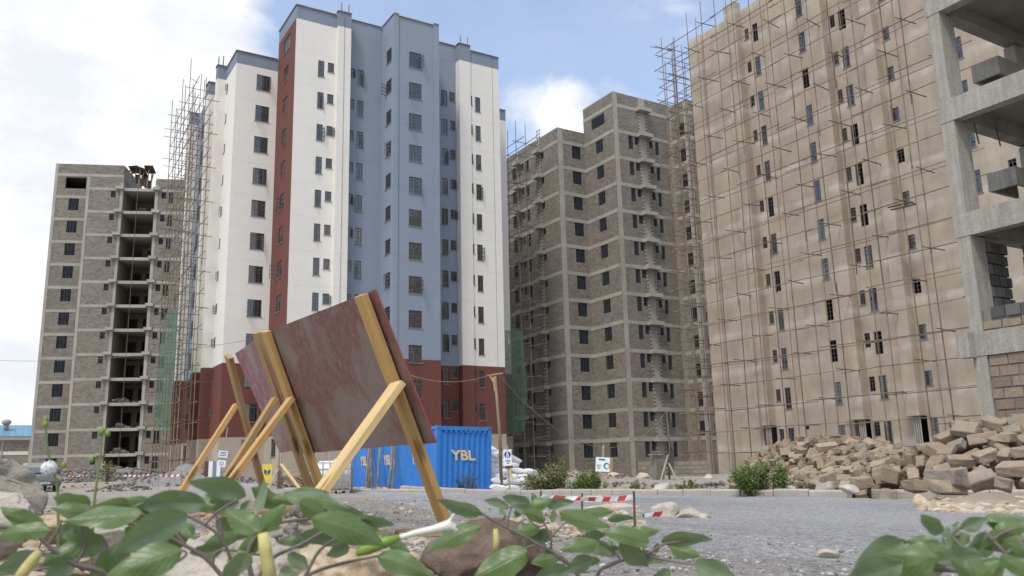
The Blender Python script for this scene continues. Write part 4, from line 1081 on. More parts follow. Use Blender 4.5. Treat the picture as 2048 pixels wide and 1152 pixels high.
def container():
    ue = np.array([math.cos(math.radians(-4.5)), math.sin(math.radians(-4.5)), 0]); vs_ = np.array([-ue[1], ue[0], 0])
    A1 = ray(871, 985); B1 = ray(983, 985)
    # distance at which the end wall is 2.44 m wide
    def width(d):
        a = A1[:2]*d; M2 = np.array([[B1[0], -ue[0]], [B1[1], -ue[1]]]); s, t = np.linalg.solve(M2, a); return t
    d = 2.44/width(1.0); a = A1*d; zb = gz(a[0], a[1])-0.02; H = 2.6
    Lx = ray(698, 970); M2 = np.array([[Lx[0], -vs_[0]], [Lx[1], -vs_[1]]]); s, t = np.linalg.solve(M2, a[:2]); Ln = 12.19
    O = np.array([a[0], a[1], zb])
    rz = math.atan2(ue[1], ue[0])
    T = thing('shipping_container', tuple(O), 'blue corrugated shipping container with tan stencilled letters', 'container', rz=rz)
    T.rotation_euler = (0, math.radians(1.7), rz)
    W = 2.44; Ln = 12.19
    def corr(n, w, h, dep):                              # corrugated sheet in the xz plane, outward -y
        b = MB(); pr = []
        p = w/n
        for i in range(n): pr += [(i*p, 0.0), (i*p+p*0.34, 0.0), (i*p+p*0.5, dep), (i*p+p*0.84, dep)]
        pr.append((w, 0))
        for (x0, y0), (x1, y1) in zip(pr[:-1], pr[1:]): b.quad((x0, y0, 0), (x1, y1, 0), (x1, y1, h), (x0, y0, h))
        return b
    b = corr(9, W-0.3, H-0.36, 0.045)
    o = b.build('end_wall', M['cblue'], T); o.location = (0.15, 0.03, 0.18)
    b = corr(max(20, int(Ln/0.28)), Ln-0.3, H-0.30, 0.04); o = b.build('side_wall', M['cblue'], T); o.location = (0.03, Ln-0.15, 0.16); o.rotation_euler = (0, 0, -PI/2)
    f = MB(); f.box((-0.08, -0.08, 0.0), (0.08, 0.08, H)); pm = f.mesh('corner_post', M['cblue'])
    f = MB(); f.box((-0.094, -0.094, -0.06), (0.094, 0.094, 0.06)); cm_ = f.mesh('corner_casting', M['cblue'])
    for x in (0.09, W-0.09):
        for y in (0.09, Ln-0.09):
            inst('corner_post', pm, T, (x, y, 0))
            for z in (0.06, H-0.052): inst('corner_casting', cm_, T, (x, y, z))
    f = MB(); f.box((0.16, 0.005, H-0.17), (W-0.16, 0.12, H-0.015)); f.box((0.16, 0.005, 0.02), (W-0.16, 0.12, 0.19)); f.box((0.005, 0.16, H-0.13), (0.10, Ln-0.16, H-0.015)); f.box((0.005, 0.16, 0.02), (0.10, Ln-0.16, 0.17))
    for i in range(9): f.box((0.36+i*0.215, -0.004, H-0.26), (0.45+i*0.215, 0.05, H-0.172))
    f.build('rail', M['cblue'], T)
    f = MB(); f.box((0.1, 0.1, H-0.06), (W-0.05, Ln-0.1, H-0.02)); f.box((W-0.06, 0.1, 0.1), (W-0.02, Ln-0.1, H-0.05)); f.box((0.1, Ln-0.06, 0.1), (W-0.05, Ln-0.02, H-0.05)); f.build('roof_and_back', M['cblue'], T)
    me = text_mesh('YBL', 0.58, 0.004, -0.1, bold=0.02)
    o = inst('lettering', me, T, (W/2-0.02, 0.021, H*0.545), (PI/2, 0, 0)); o.scale = (1.05, 0.95, 1)
    mf = text_mesh('YBL', 0.62, 0.004, -0.05, bold=0.02)
    for px in (725, 772, 830):
        r_ = ray(px, 930); M2 = np.array([[r_[0], -vs_[0]], [r_[1], -vs_[1]]]); s, t = np.linalg.solve(M2, a[:2])
        if t < Ln: o = inst('lettering', mf, T, (0.021, t, H*0.50), (PI/2, 0, -PI/2))
    # poles leaned against the long side, each its own thing
    r = random.Random(8)
    for i, (pb, pt, lab) in enumerate((((733, 978), (741, 905), 'grey pole leaning on the blue container, leftmost of six'), ((738, 978), (746, 903), 'dark split pole close beside the leftmost leaning pole'), ((755, 980), (763, 903), 'straight bare pole alone in the middle of the leaning row'), ((776, 977), (787, 901), 'crooked pole left in the right-hand pair on the container'),
                             ((787, 976), (791, 900), 'bark-covered upright pole right in the right-hand pair'), ((744, 978), (744, 902), 'thick brown upright post against the blue container'))):
        r_ = ray(*pt); M2 = np.array([[r_[0], -vs_[0]], [r_[1], -vs_[1]]]); s, t = np.linalg.solve(M2, a[:2]); top = r_*s-ue*0.05
        r2 = ray(*pb); s2 = np.linalg.solve(np.array([[r2[0], -vs_[0]], [r2[1], -vs_[1]]]), a[:2]-ue[:2]*0.75)[0]; bot = r2*s2
        bot[2] = gz(bot[0], bot[1])
        top = top+np.array([0, 0, 0.35]); bb = MB(); mid = (top+bot)/2+np.array([r.uniform(-.05, .05), r.uniform(-.05, .05), 0])
        bb.tube([bot, mid, top], [0.055+0.02*(i == 5), 0.05+0.02*(i == 5), 0.045], 7)
        o = bb.build('timber_pole', M['pole_dark'] if i in (1, 4, 5) else M['pole'], smooth=True, off=tuple(bot)); o.location = bot; tag(o, lab, 'pole', 'poles leaning on the container')
    return a, ue, vs_, H, zb, W
CONT = container()

# ---------------------------------------------------------------- leaning formwork screen in the foreground
def m_wood(name, c, dark, knot=True):
    q = Mat(name); v = q.coord('object', (1, 1, 0.07))
    n = q.noise(v, 22, 5, 0.6, 0.8); b = q.noise(q.coord('object', (1, 1, 0.3)), 2.2, 4, 0.6)
    col = q.mix(q.ramp(n, (0.32, 0.0), (0.68, 1.0)), c, mul(c, 0.72))
    col = q.mix(q.ramp(b, (0.56, 0.0), (0.70, 0.85)), col, dark)
    vo = q.n('ShaderNodeTexVoronoi'); q.k(q.coord('object', (1, 1, 0.28)), vo.inputs['Vector']); vo.inputs['Scale'].default_value = 5.5; vo.inputs['Randomness'].default_value = 1.0
    col = q.mix(q.ramp(vo.outputs['Distance'], (0.0, 1.0), (0.12, 0.85), (0.20, 0.0)), col, mul(dark, 0.45))
    q.bump(n, 0.25, 0.004)
    return q.done(col, 0.75, 0.3)
M['wood'] = m_wood('sawn_timber', (0.58, 0.36, 0.13), (0.42, 0.23, 0.075))
M['wood_pale'] = m_wood('fresh_sawn_timber', (0.72, 0.51, 0.24), (0.60, 0.39, 0.15))
M['wood_old'] = m_wood('aged_timber', (0.42, 0.27, 0.12), (0.26, 0.15, 0.07))
M['wood_grey'] = m_wood('grey_timber', (0.37, 0.31, 0.24), (0.25, 0.20, 0.15))
def m_board(name, base, smear, th):
    q = Mat(name); v = q.coord('object', (1.0, 1.0, 1.0)); sv = q.coord('object', (3.4, 3.4, 1.5))
    a = q.noise(sv, 7.5, 8, 0.72); b = q.noise(v, 1.1, 5, 0.6, 0.5); f = q.noise(q.coord('object', (5, 5, 2.0)), 9, 6, 0.8)
    col = q.mix(q.ramp(f, (0.30, 0.0), (0.72, 1.0)), base, mul(base, 1.6))
    col = q.mix(q.ramp(a, (th-0.03, 0.0), (th+0.10, 0.80)), col, smear)
    col = q.mix(q.ramp(b, (0.48, 0.0), (0.56, 0.85)), col, mul(smear, 0.95))
    col = q.mix(q.ramp(q.noise(sv, 9, 4, 0.7), (0.58, 0.0), (0.68, 0.55)), col, (0.10, 0.08, 0.075))
    q.bump(f, 0.35, 0.006)
    return q.done(col, 0.6, 0.35)
M['board_a'] = m_board('film_faced_plywood_smeared', (0.155, 0.068, 0.058), (0.255, 0.200, 0.165), 0.53)
M['board_b'] = m_board('film_faced_plywood_pale', (0.22, 0.105, 0.105), (0.36, 0.27, 0.265), 0.52)
M['edge'] = m_simple('plywood_red_edge', (0.30, 0.06, 0.05), 0.3, 20, 0.6)
def screen():
    d0 = 6.1
    G1 = at(893, 1055, d0); g1 = G1.copy()
    rr_ = RGT.copy(); rr_[2] = 0; rr_ /= np.linalg.norm(rr_); ff = np.array([-rr_[1], rr_[0], 0])
    h = -0.517*rr_+0.856*ff; n = -0.857*rr_-0.516*ff            # along the screen (away) / its overhang side
    n = np.array([h[1], -h[0], 0]); n = n if n@rr_ < 0 else -n
    lean = 0.73; 
    top = at(722, 590, 1.0)
    # the near post runs from the ground point to the ray through its top, inside the plane spanned by n and z
    rt = ray(706, 590); M2 = np.array([[rt[0], -n[0]], [rt[1], -n[1]]]); s, t = np.linalg.solve(M2, G1[:2]); P1 = rt*s
    pd = P1-G1; Lp = np.linalg.norm(pd); pd /= Lp
    nb = np.cross(h, pd); nb = nb if nb@n > 0 else -nb           # normal of the board on the seen side
    Z = np.array([0, 0, 1.0])
    T = thing('formwork_screen', tuple(G1+h*2.1), 'two leaning red-brown plywood boards nailed to propped timber posts', 'formwork')
    loc = WLOC[T.name]
    def onplane(px, py, off=0.0):                                # pixel on the board plane -> (u along h, v along post)
        r_ = ray(px, py); q0 = G1+nb*off
        k = (q0@nb)/(r_@nb); p = r_*k; dd = p-G1; 
        A = np.array([[h@h, h@pd], [h@pd, pd@pd]]); u, v = np.linalg.solve(A, [dd@h, dd@pd]); return u, v
    W = lambda u, v, o=0.0: G1+h*u+pd*v+nb*o
    wdt, thk = 0.135, 0.05
    def local_obj(name, pts_box, mat, zdir):                    # a mesh whose local z follows the grain
        c, ax, ay, az = pts_box
        Lz = np.linalg.norm(az); zx = az/Lz; xx = ax/np.linalg.norm(ax); yy = ay/np.linalg.norm(ay)
        b = MB(); b.obox((0, 0, 0), (np.linalg.norm(ax), 0, 0), (0, np.linalg.norm(ay), 0), (0, 0, Lz), 0, 0.002)
        me = b.mesh(name, mat); bev = None
        o = bpy.data.objects.new(name, me); C.objects.link(o); o.parent = T
        mm = Matrix(((xx[0], yy[0], zx[0], 0), (xx[1], yy[1], zx[1], 0), (xx[2], yy[2], zx[2], 0), (0, 0, 0, 1)))
        o.rotation_euler = mm.to_euler(); o.location = np.array(c)-np.array(loc)
        bm_ = o.modifiers.new('bevel', 'BEVEL'); bm_.width = 0.004; bm_.segments = 1
        return o
    def timber(name, a, b, w, t, side, mat):
        a = np.array(a); b = np.array(b); d = b-a; L_ = np.linalg.norm(d); d /= L_
        x = side-d*(side@d); x /= np.linalg.norm(x); y = np.cross(d, x)
        return local_obj(name, ((a+b)/2, x*w/2, y*t/2, d*L_/2), mat, d)
    # posts (u position of their centre line at the foot)
    posts = []
    for (pt, pb, off, mat, ext) in (((722, 590), (893, 1055), 0.025, M['wood'], 0.0), ((531, 662), (650, 1000), 0.025, M['wood'], 0.0), ((512, 665), (628, 1000), -0.055, M['wood_old'], 0.0), ((457, 712), (528, 985), 0.03, M['wood_old'], 0.0)):
        ut, vt = onplane(*pt, off); ub, vb = onplane(*pb, off)
        a = W(ub, vb, off); b = W(ut, vt, off)
        gzv = gtop(a[0], a[1])-0.03; dd = (b-a); k = (gzv-a[2])/dd[2]; a = a+dd*k
        posts.append((a, b)); timber('post', a, b, wdt, thk, h, mat)
    # boards: corners read on the plane just behind the posts
    for (c4, mat, off) in ((((543, 660), (750, 579), (872, 886), (600, 908)), M['board_a'], -0.014), (((470, 707), (512, 672), (612, 905), (560, 906)), M['board_b'], -0.03)):
        P = [W(*onplane(px, py, off), off) for px, py in c4]
        cx = sum(P)/4; mm = Matrix(((h[0], nb[0], pd[0]), (h[1], nb[1], pd[1]), (h[2], nb[2], pd[2]))).inverted()
        b = MB(); vs = []; nu, nv = 9, 6; q = 0.010
        for o_ in (0, 1):
            for j in range(nv):
                for i in range(nu):
                    fu, fv = i/(nu-1), j/(nv-1)
                    p = (P[3]*(1-fu)+P[2]*fu)*(1-fv)+(P[0]*(1-fu)+P[1]*fu)*fv
                    bow = 0.05*math.sin(fu*PI)*(1 if mat is M['board_b'] else 0.15)
                    vs.append(np.array(mm@Vector(p-cx-nb*(q*o_)-nb*bow)))
        fs = []; mi = []
        for o_ in (0, 1):
            for j in range(nv-1):
                for i in range(nu-1):
                    k = o_*nu*nv+j*nu+i; f = (k, k+1, k+1+nu, k+nu); fs.append(f if o_ == 0 else f[::-1]); mi.append(0)
        N_ = nu*nv
        ring = [i for i in range(nu)]+[j*nu+nu-1 for j in range(1, nv)]+[(nv-1)*nu+i for i in range(nu-2, -1, -1)]+[j*nu for j in range(nv-2, 0, -1)]
        for i_, k in enumerate(ring): k2 = ring[(i_+1) % len(ring)]; fs.append((k, k2, k2+N_, k+N_)); mi.append(1)
        me = bpy.data.meshes.new('board'); me.from_pydata([tuple(v) for v in vs], [], fs); me.materials.append(mat); me.materials.append(M['edge']); me.polygons.foreach_set('material_index', mi); me.update()
        o = bpy.data.objects.new('board', me); C.objects.link(o); o.parent = T; o.location = cx-np.array(loc); o.rotation_euler = mm.inverted().to_euler()
        o['label'] = 'large smeared red-brown board' if mat is M['board_a'] else 'far pale pinkish board'
    # braces from the posts down to the ground on the overhang side
    for (pt, pb, sfoot, mat, w_) in (((793, 775), (630, 1000), 1.02, M['wood_pale'], 0.165), ((580, 803), (425, 1010), 1.0, M['wood'], 0.13), ((548, 803), (432, 990), 1.0, M['wood_old'], 0.12), ((470, 815), (352, 1000), 0.95, M['wood'], 0.13)):
        u, v = onplane(*pt, 0.055); a = W(u, v, 0.065)
        foot = None
        r_ = ray(*pb); best = 9
        # the foot lies on the pixel ray where the timber keeps to the overhang direction
        M2 = np.array([[r_[0], -n[0]], [r_[1], -n[1]]]); s, t = np.linalg.solve(M2, a[:2]); foot = r_*s
        dd = foot-a; k = (gtop(foot[0], foot[1])-0.02-a[2])/dd[2]; foot = a+dd*k
        timber('brace', foot, a-dd/np.linalg.norm(dd)*0.04, w_, 0.05, h, mat)
    f = posts[0][0]; f = np.array([f[0], f[1], gtop(f[0], f[1])+0.02])
    timber('ground_plank', f-rr_*0.62-ff*0.10, f-rr_*0.02-ff*0.16, 0.14, 0.045, ff, M['wood_old'])
    f = posts[1][0]; 
    timber('ground_plank', np.array([f[0], f[1], gtop(f[0], f[1])+0.02])-rr_*1.0-ff*1.2, np.array([f[0], f[1], gtop(f[0], f[1])+0.03])-rr_*0.25-ff*0.5, 0.14, 0.04, ff, M['wood_old'])
screen()
# ---------------------------------------------------------------- rock and stone helpers
_ico = {}
def ico(sub):
    if sub not in _ico:
        import bmesh
        b = bmesh.new(); bmesh.ops.create_icosphere(b, subdivisions=sub, radius=1.0)
        b.verts.ensure_lookup_table(); _ico[sub] = (np.array([v.co[:] for v in b.verts]), [tuple(v.index for v in f.verts) for f in b.faces]); b.free()
    return _ico[sub]
def rock_data(radii, seed, sub=3, rough=0.35, cuts=7, fine=0.06):
    V, Fc = ico(sub); r = random.Random(seed); V = V.copy()
    pl = []
    for i in range(cuts):
        d = np.array([r.gauss(0, 1) for _ in range(3)]); d /= np.linalg.norm(d); pl.append((d, r.uniform(0.52, 0.88)))
    for i, v in enumerate(V):
        p = v*1.12
        for d, h in pl:
            k = p@d
            if k > h: p = p-d*(k-h)*0.92
        q = Vector(v*1.4+seed*1.37); s = 1+rough*0.5*mnoise.noise(q)+fine*mnoise.noise(q*3.3)+fine*0.6*mnoise.noise(q*8.0)
        V[i] = p*s
    return V*np.array(radii), Fc
def rock(name, c, radii, seed, mat, label, cat='rock', rot=(0, 0, 0), sub=4, group=None, rough=0.35, cuts=7, fine=0.06, smooth=True):
    V, Fc = rock_data(radii, seed, sub, rough, cuts, fine)
    me = bpy.data.meshes.new(name); me.from_pydata(V.tolist(), [], Fc); me.materials.append(mat)
    if smooth: me.polygons.foreach_set('use_smooth', [True]*len(Fc))
    me.update(); o = bpy.data.objects.new(name, me); C.objects.link(o); o.location = c; o.rotation_euler = rot
    return tag(o, label, cat, group)
def m_rock(name, cols, dark, sc_=5.0):
    q = Mat(name); v = q.coord('object')
    a = q.noise(v, sc_, 7, 0.65, 0.3); b = q.noise(v, sc_*3.6, 6, 0.7); f = q.noise(v, sc_*14, 4, 0.75)
    col = q.ramp(a, *[(0.30+0.42*i/(len(cols)-1), c) for i, c in enumerate(cols)])
    col = q.mix(q.ramp(b, (0.56, 0.0), (0.70, 0.75)), col, dark)
    col = q.mix(0.35, col, f, 'OVERLAY')
    h = q.n('ShaderNodeMath', operation='ADD'); q.k(b, h.inputs[0]); q.k(f, h.inputs[1])
    q.bump(h.outputs[0], 0.7, 0.012)
    return q.done(col, 0.92, 0.2)
M['rock_buff'] = m_rock('buff_limestone', [(0.44, 0.32, 0.19), (0.56, 0.45, 0.31), (0.62, 0.54, 0.42)], (0.40, 0.26, 0.13), 9)
M['rock_grey'] = m_rock('grey_buff_rock', [(0.25, 0.22, 0.175), (0.36, 0.32, 0.26), (0.44, 0.39, 0.31)], (0.13, 0.115, 0.095), 9)
M['rock_brown'] = m_rock('brown_boulder_stone', [(0.115, 0.082, 0.058), (0.19, 0.135, 0.095), (0.25, 0.19, 0.14)], (0.060, 0.052, 0.046), 12)
M['rock_pale'] = m_rock('pale_rubble', [(0.40, 0.35, 0.28), (0.52, 0.46, 0.38), (0.58, 0.53, 0.46)], (0.32, 0.25, 0.17), 8)

# ---------------------------------------------------------------- heap of quarried stones along the kerb
def stone_heap():
    bumps = []
    for px, py, d, R in ((2035, 878, 17.8, 1.9), (1990, 848, 18.3, 2.0), (1950, 868, 18.3, 1.7), (1900, 905, 17.6, 1.7), (1840, 905, 19, 1.8), (1790, 897, 21, 2.1), (1740, 890, 23, 2.3), (1690, 882, 25, 2.4), (1640, 874, 26, 2.4), (1590, 884, 26.5, 2.2),
                         (1565, 898, 26.5, 1.6), (1530, 922, 26.0, 1.1), (1850, 955, 16.2, 1.0), (1940, 955, 16.0, 1.1), (2020, 950, 15.8, 1.1), (1770, 948, 18, 1.3), (1700, 945, 20, 1.6), (1630, 938, 22.5, 1.8)):
        p = at(px, py, d); bumps.append((p[0], p[1], max(0.25, p[2]-gz(p[0], p[1])-(0.20 if px < 1770 else 0.30 if px < 1920 else 0.14)), R*0.94))
    BX = np.array(bumps)
    x0, y0, x1, y1, g = 13.9, 5.0, 25.0, 24.0, 0.06
    nx, ny = int((x1-x0)/g), int((y1-y0)/g)
    X, Y = np.meshgrid(x0+g*np.arange(nx), y0+g*np.arange(ny))
    H = np.zeros_like(X)
    for bx, by, bh, R in BX:
        rr = np.hypot(X-bx, Y-by)/R; H = np.maximum(H, bh*np.clip(1.12-rr**1.5*1.0, 0, 1))
    H[X < KX+0.35] = 0; H[(X > 19.7) & (Y < 11.7)] = 0
    gzv = gz_arr(X, Y)
    core = np.maximum(H-0.30, 0)*0.95
    # core mesh of small rubble under the stones
    st = 5; cx, cy = X[::st, ::st], Y[::st, ::st]; cz = (gzv+core)[::st, ::st]-0.06
    n2, n1 = cx.shape
    vs = np.stack([cx, cy, cz], -1).reshape(-1, 3); hh = core[::st, ::st].ravel()
    fs = [(i*n1+j, i*n1+j+1, (i+1)*n1+j+1, (i+1)*n1+j) for i in range(n2-1) for j in range(n1-1) if max(hh[i*n1+j], hh[(i+1)*n1+j+1], hh[i*n1+j+1], hh[(i+1)*n1+j]) > 0.0]
    me = bpy.data.meshes.new('rubble_fill'); me.from_pydata(vs.tolist(), [], fs); me.materials.append(M['dirt']); o = bpy.data.objects.new('rubble_fill', me); C.objects.link(o); o['kind'] = 'stuff'
    hf = gzv+core
    r = random.Random(77); rs = np.random.RandomState(5)
    placed = []
    mask = H > 0.12; idx = np.argwhere(mask)
    # several stone meshes with chipped corners
    sizes = [(0.44, 0.235, 0.20), (0.50, 0.25, 0.21), (0.56, 0.29, 0.21), (0.40, 0.225, 0.19), (0.36, 0.27, 0.17), (0.28, 0.23, 0.19), (0.50, 0.23, 0.23), (0.62, 0.32, 0.22), (0.47, 0.30, 0.16), (0.24, 0.22, 0.18)]
    meshes = []
    import bmesh
    for k, (a, b_, c) in enumerate(sizes*2):
        bm = bmesh.new(); bmesh.ops.create_cube(bm, size=1.0)
        bmesh.ops.scale(bm, vec=(a, b_, c), verts=bm.verts)
        for v in bm.verts: v.co += Vector([r.uniform(-.022, .022) for _ in range(3)])
        if k % 3 == 0:
            v = r.choice(list(bm.verts)); v.co *= r.uniform(0.72, 0.88)
        bmesh.ops.subdivide_edges(bm, edges=bm.edges, cuts=1, use_grid_fill=True)
        for v in bm.verts: v.co += Vector([r.uniform(-.009, .009) for _ in range(3)])
        bmesh.ops.bevel(bm, geom=[e for e in bm.edges if len(e.link_faces) == 2 and e.calc_face_angle() > 0.9], offset=0.014, segments=1, affect='EDGES')
        me = bpy.data.meshes.new('stone_block'); bm.to_mesh(me); bm.free(); me.materials.append(M['stone']); meshes.append((me, (a, b_, c)))
    tgt = gzv+H
    for it in range(4200):
        i, j = idx[rs.randint(len(idx))]
        if hf[i, j] > tgt[i, j]-0.03: continue
        me, (a, b_, c) = meshes[r.randrange(len(meshes))]
        x, y = X[i, j], Y[i, j]; near = math.hypot(x, y) < 18.5
        s = r.uniform(0.85, 1.12)*(0.93 if near else 0.76)
        # slope of what lies below
        k = 4; i0, i1, j0, j1 = max(i-k, 0), min(i+k, ny-1), max(j-k, 0), min(j+k, nx-1)
        sx = (tgt[i, j1]-tgt[i, j0])/((j1-j0)*g); sy = (tgt[i1, j]-tgt[i0, j])/((i1-i0)*g)
        nrm = Vector((-sx*0.7, -sy*0.7, 1)).normalized()
        R = nrm.to_track_quat('Z', 'Y').to_matrix() @ Matrix.Rotation(r.uniform(0, 2*PI), 3, 'Z') @ Matrix.Rotation(r.gauss(0, 0.34), 3, 'X') @ Matrix.Rotation(r.gauss(0, 0.34), 3, 'Y')
        if r.random() < 0.16: R = R @ Matrix.Rotation(PI/2+r.gauss(0, .2), 3, r.choice('XY'))
        Rn = np.array(R); ax = [Rn[:, q]*d_*s/2 for q, d_ in enumerate((a, b_, c))]
        # sample lower and upper envelopes on the grid
        ext = sum(abs(q) for q in ax); ci = int(math.ceil(ext[1]/g)); cj = int(math.ceil(ext[0]/g))
        a0, a1, b0, b1 = max(i-ci, 0), min(i+ci+1, ny), max(j-cj, 0), min(j+cj+1, nx)
        dx = X[a0:a1, b0:b1]-x; dy = Y[a0:a1, b0:b1]-y
        lo = np.full(dx.shape, -9.0); hi = np.full(dx.shape, 9.0)
        for q in ax:
            L_ = np.linalg.norm(q); u = q/L_
            base = dx*u[0]+dy*u[1]
            if abs(u[2]) < 1e-3: bad = np.abs(base) > L_; lo[bad] = 9; hi[bad] = -9; continue
            z1 = (-L_-base)/u[2]; z2 = (L_-base)/u[2]
            lo = np.maximum(lo, np.minimum(z1, z2)); hi = np.minimum(hi, np.maximum(z1, z2))
        ins = lo < hi
        if ins.sum() < 4: continue
        sub = hf[a0:a1, b0:b1]; gap = (sub-lo)[ins]
        zc = np.percentile(gap, 93)-0.015
        if zc+ext[2] > tgt[i, j]+0.34: continue
        sub[ins] = np.maximum(sub[ins], zc+hi[ins])
        placed.append((np.array([x, y, zc]), R.copy(), s, me))
    # the ones that show: near to the eye and not buried
    vis = []
    for k, (c, R, s, me) in enumerate(placed):
        jx, iy = int((c[0]-x0)/g), int((c[1]-y0)/g)
        bury = hf[min(max(iy, 0), ny-1), min(max(jx, 0), nx-1)]-c[2]
        d = math.hypot(c[0], c[1])
        gxh = (tgt[min(iy+4, ny-1), jx]-tgt[max(iy-4, 0), jx], tgt[iy, min(jx+4, nx-1)]-tgt[iy, max(jx-4, 0)])
        facing = (gxh[1]*c[0]+gxh[0]*c[1])/d
        vis.append((bury*6+d*0.05-min(facing, 0.25)*2, k))
    vis.sort(); top = set(k for _, k in vis[:300])
    rest = MB()
    best = sorted(top, key=lambda k: -placed[k][0][2]+0.0)
    special = {}
    hi_near = max((k for k in top if math.hypot(*placed[k][0][:2]) < 19.5), key=lambda k: placed[k][0][2]-gz(*placed[k][0][:2])); special[hi_near] = 'topmost quarried stone, on the right-hand peak of the heap by the concrete column'
    far = [k for k in top if math.hypot(*placed[k][0][:2]) > 23]
    if far:
        hi_far = max(far, key=lambda k: placed[k][0][2]); special[hi_far] = 'highest quarried stone on the far left crest of the heap'
    for k, (c, R, s, me) in enumerate(placed):
        if k in top:
            o = inst('stone_block', me, None, c, R.to_euler(), (s, s, s))
            d_ = math.hypot(c[0], c[1]); sx_ = 1024+F_PX*(c@RGT)/(c@FWD); dims = np.array([v.co[:] for v in me.vertices]); ln_ = (dims.max(0)-dims.min(0))*s
            zone = ('behind the green shrub' if sx_ < 1570 else 'just right of the green shrub' if sx_ < 1650 else 'mid-heap, left of the kerb gap' if sx_ < 1735 else 'above the kerb gap' if sx_ < 1810 else
                    'right of the kerb gap' if sx_ < 1890 else 'below the concrete column' if sx_ < 1960 else 'in the right-hand peak')
            hh_ = c[2]-gz(c[0], c[1]); lvl = 'at the foot' if hh_ < 0.32 else 'halfway up' if hh_ < 0.75 else 'near the crest'
            zt_ = abs(R[2][0]); pose = 'steeply tilted' if zt_ > 0.62 else ('upended' if abs(R[2][2]) < 0.6 else ('slightly tilted' if zt_ > 0.22 else 'flat-lying'))
            size = 'long' if ln_[0] > 0.50 else 'short' if ln_[0] < 0.33 else 'middling'
            tag(o, special.get(k, '%s %s stone %s %s' % (size, pose, lvl, zone)), 'stone', 'quarried stones in the heap')
        else:
            co = np.array([v.co[:] for v in me.vertices])*s@np.array(R).T+c
            rest.add(co, [tuple(p.vertices) for p in me.polygons])
    o = rest.build('stone_block', M['stone_i']); o['kind'] = 'stuff'
    # stones that lie out in front of the heap on or beside the kerb
    for k, (px, py, d, rz, tilt, sc_, lab) in enumerate(((1768, 992, 16.6, 0.9, 0.05, 1.2, 'tan stone lying flat in the kerb gap'), (1890, 972, 15.5, 1.35, 0.02, 1.35, 'long sawn stone lying flat on the kerb, lower of two'), (1893, 956, 15.45, 1.3, 0.03, 1.3, 'long sawn stone lying on another by the kerb, upper of two'),
                                          (2008, 968, 14.6, 0.4, 0.25, 1.1, 'rough stone with a white chip at the right end of the kerb'), (1828, 973, 15.7, 1.1, 0.1, 0.8, 'small grey-white block on the kerb end'), (1965, 960, 15.0, 2.1, 0.55, 1.3, 'big stone tilted towards the road near the right edge'))):
        me = meshes[(k*3) % len(meshes)][0]; p = at(px, py, d)
        o = inst('stone_block', me, None, p, (tilt, tilt*0.5, rz), (sc_,)*3); tag(o, lab, 'stone')
stone_heap()
def uniquify(group):
    by = {}
    for o in C.objects:
        if o.get('group') == group: by.setdefault(o['label'], []).append(o)
    names = ['leftmost', 'second from left', 'third from left', 'fourth from left', 'fifth from left', 'sixth from left', 'seventh from left', 'eighth from left', 'ninth from left', 'tenth from left', 'eleventh from left', 'twelfth from left']
    for lab, os_ in by.items():
        if len(os_) < 2: continue
        os_.sort(key=lambda o: (np.array(o.location)@RGT)/(np.array(o.location)@FWD))
        for k, o in enumerate(os_): o['label'] = (names[k] if k < len(os_)-1 or k == 0 else 'rightmost')+' '+lab if k < len(names) else lab
uniquify('quarried stones in the heap')

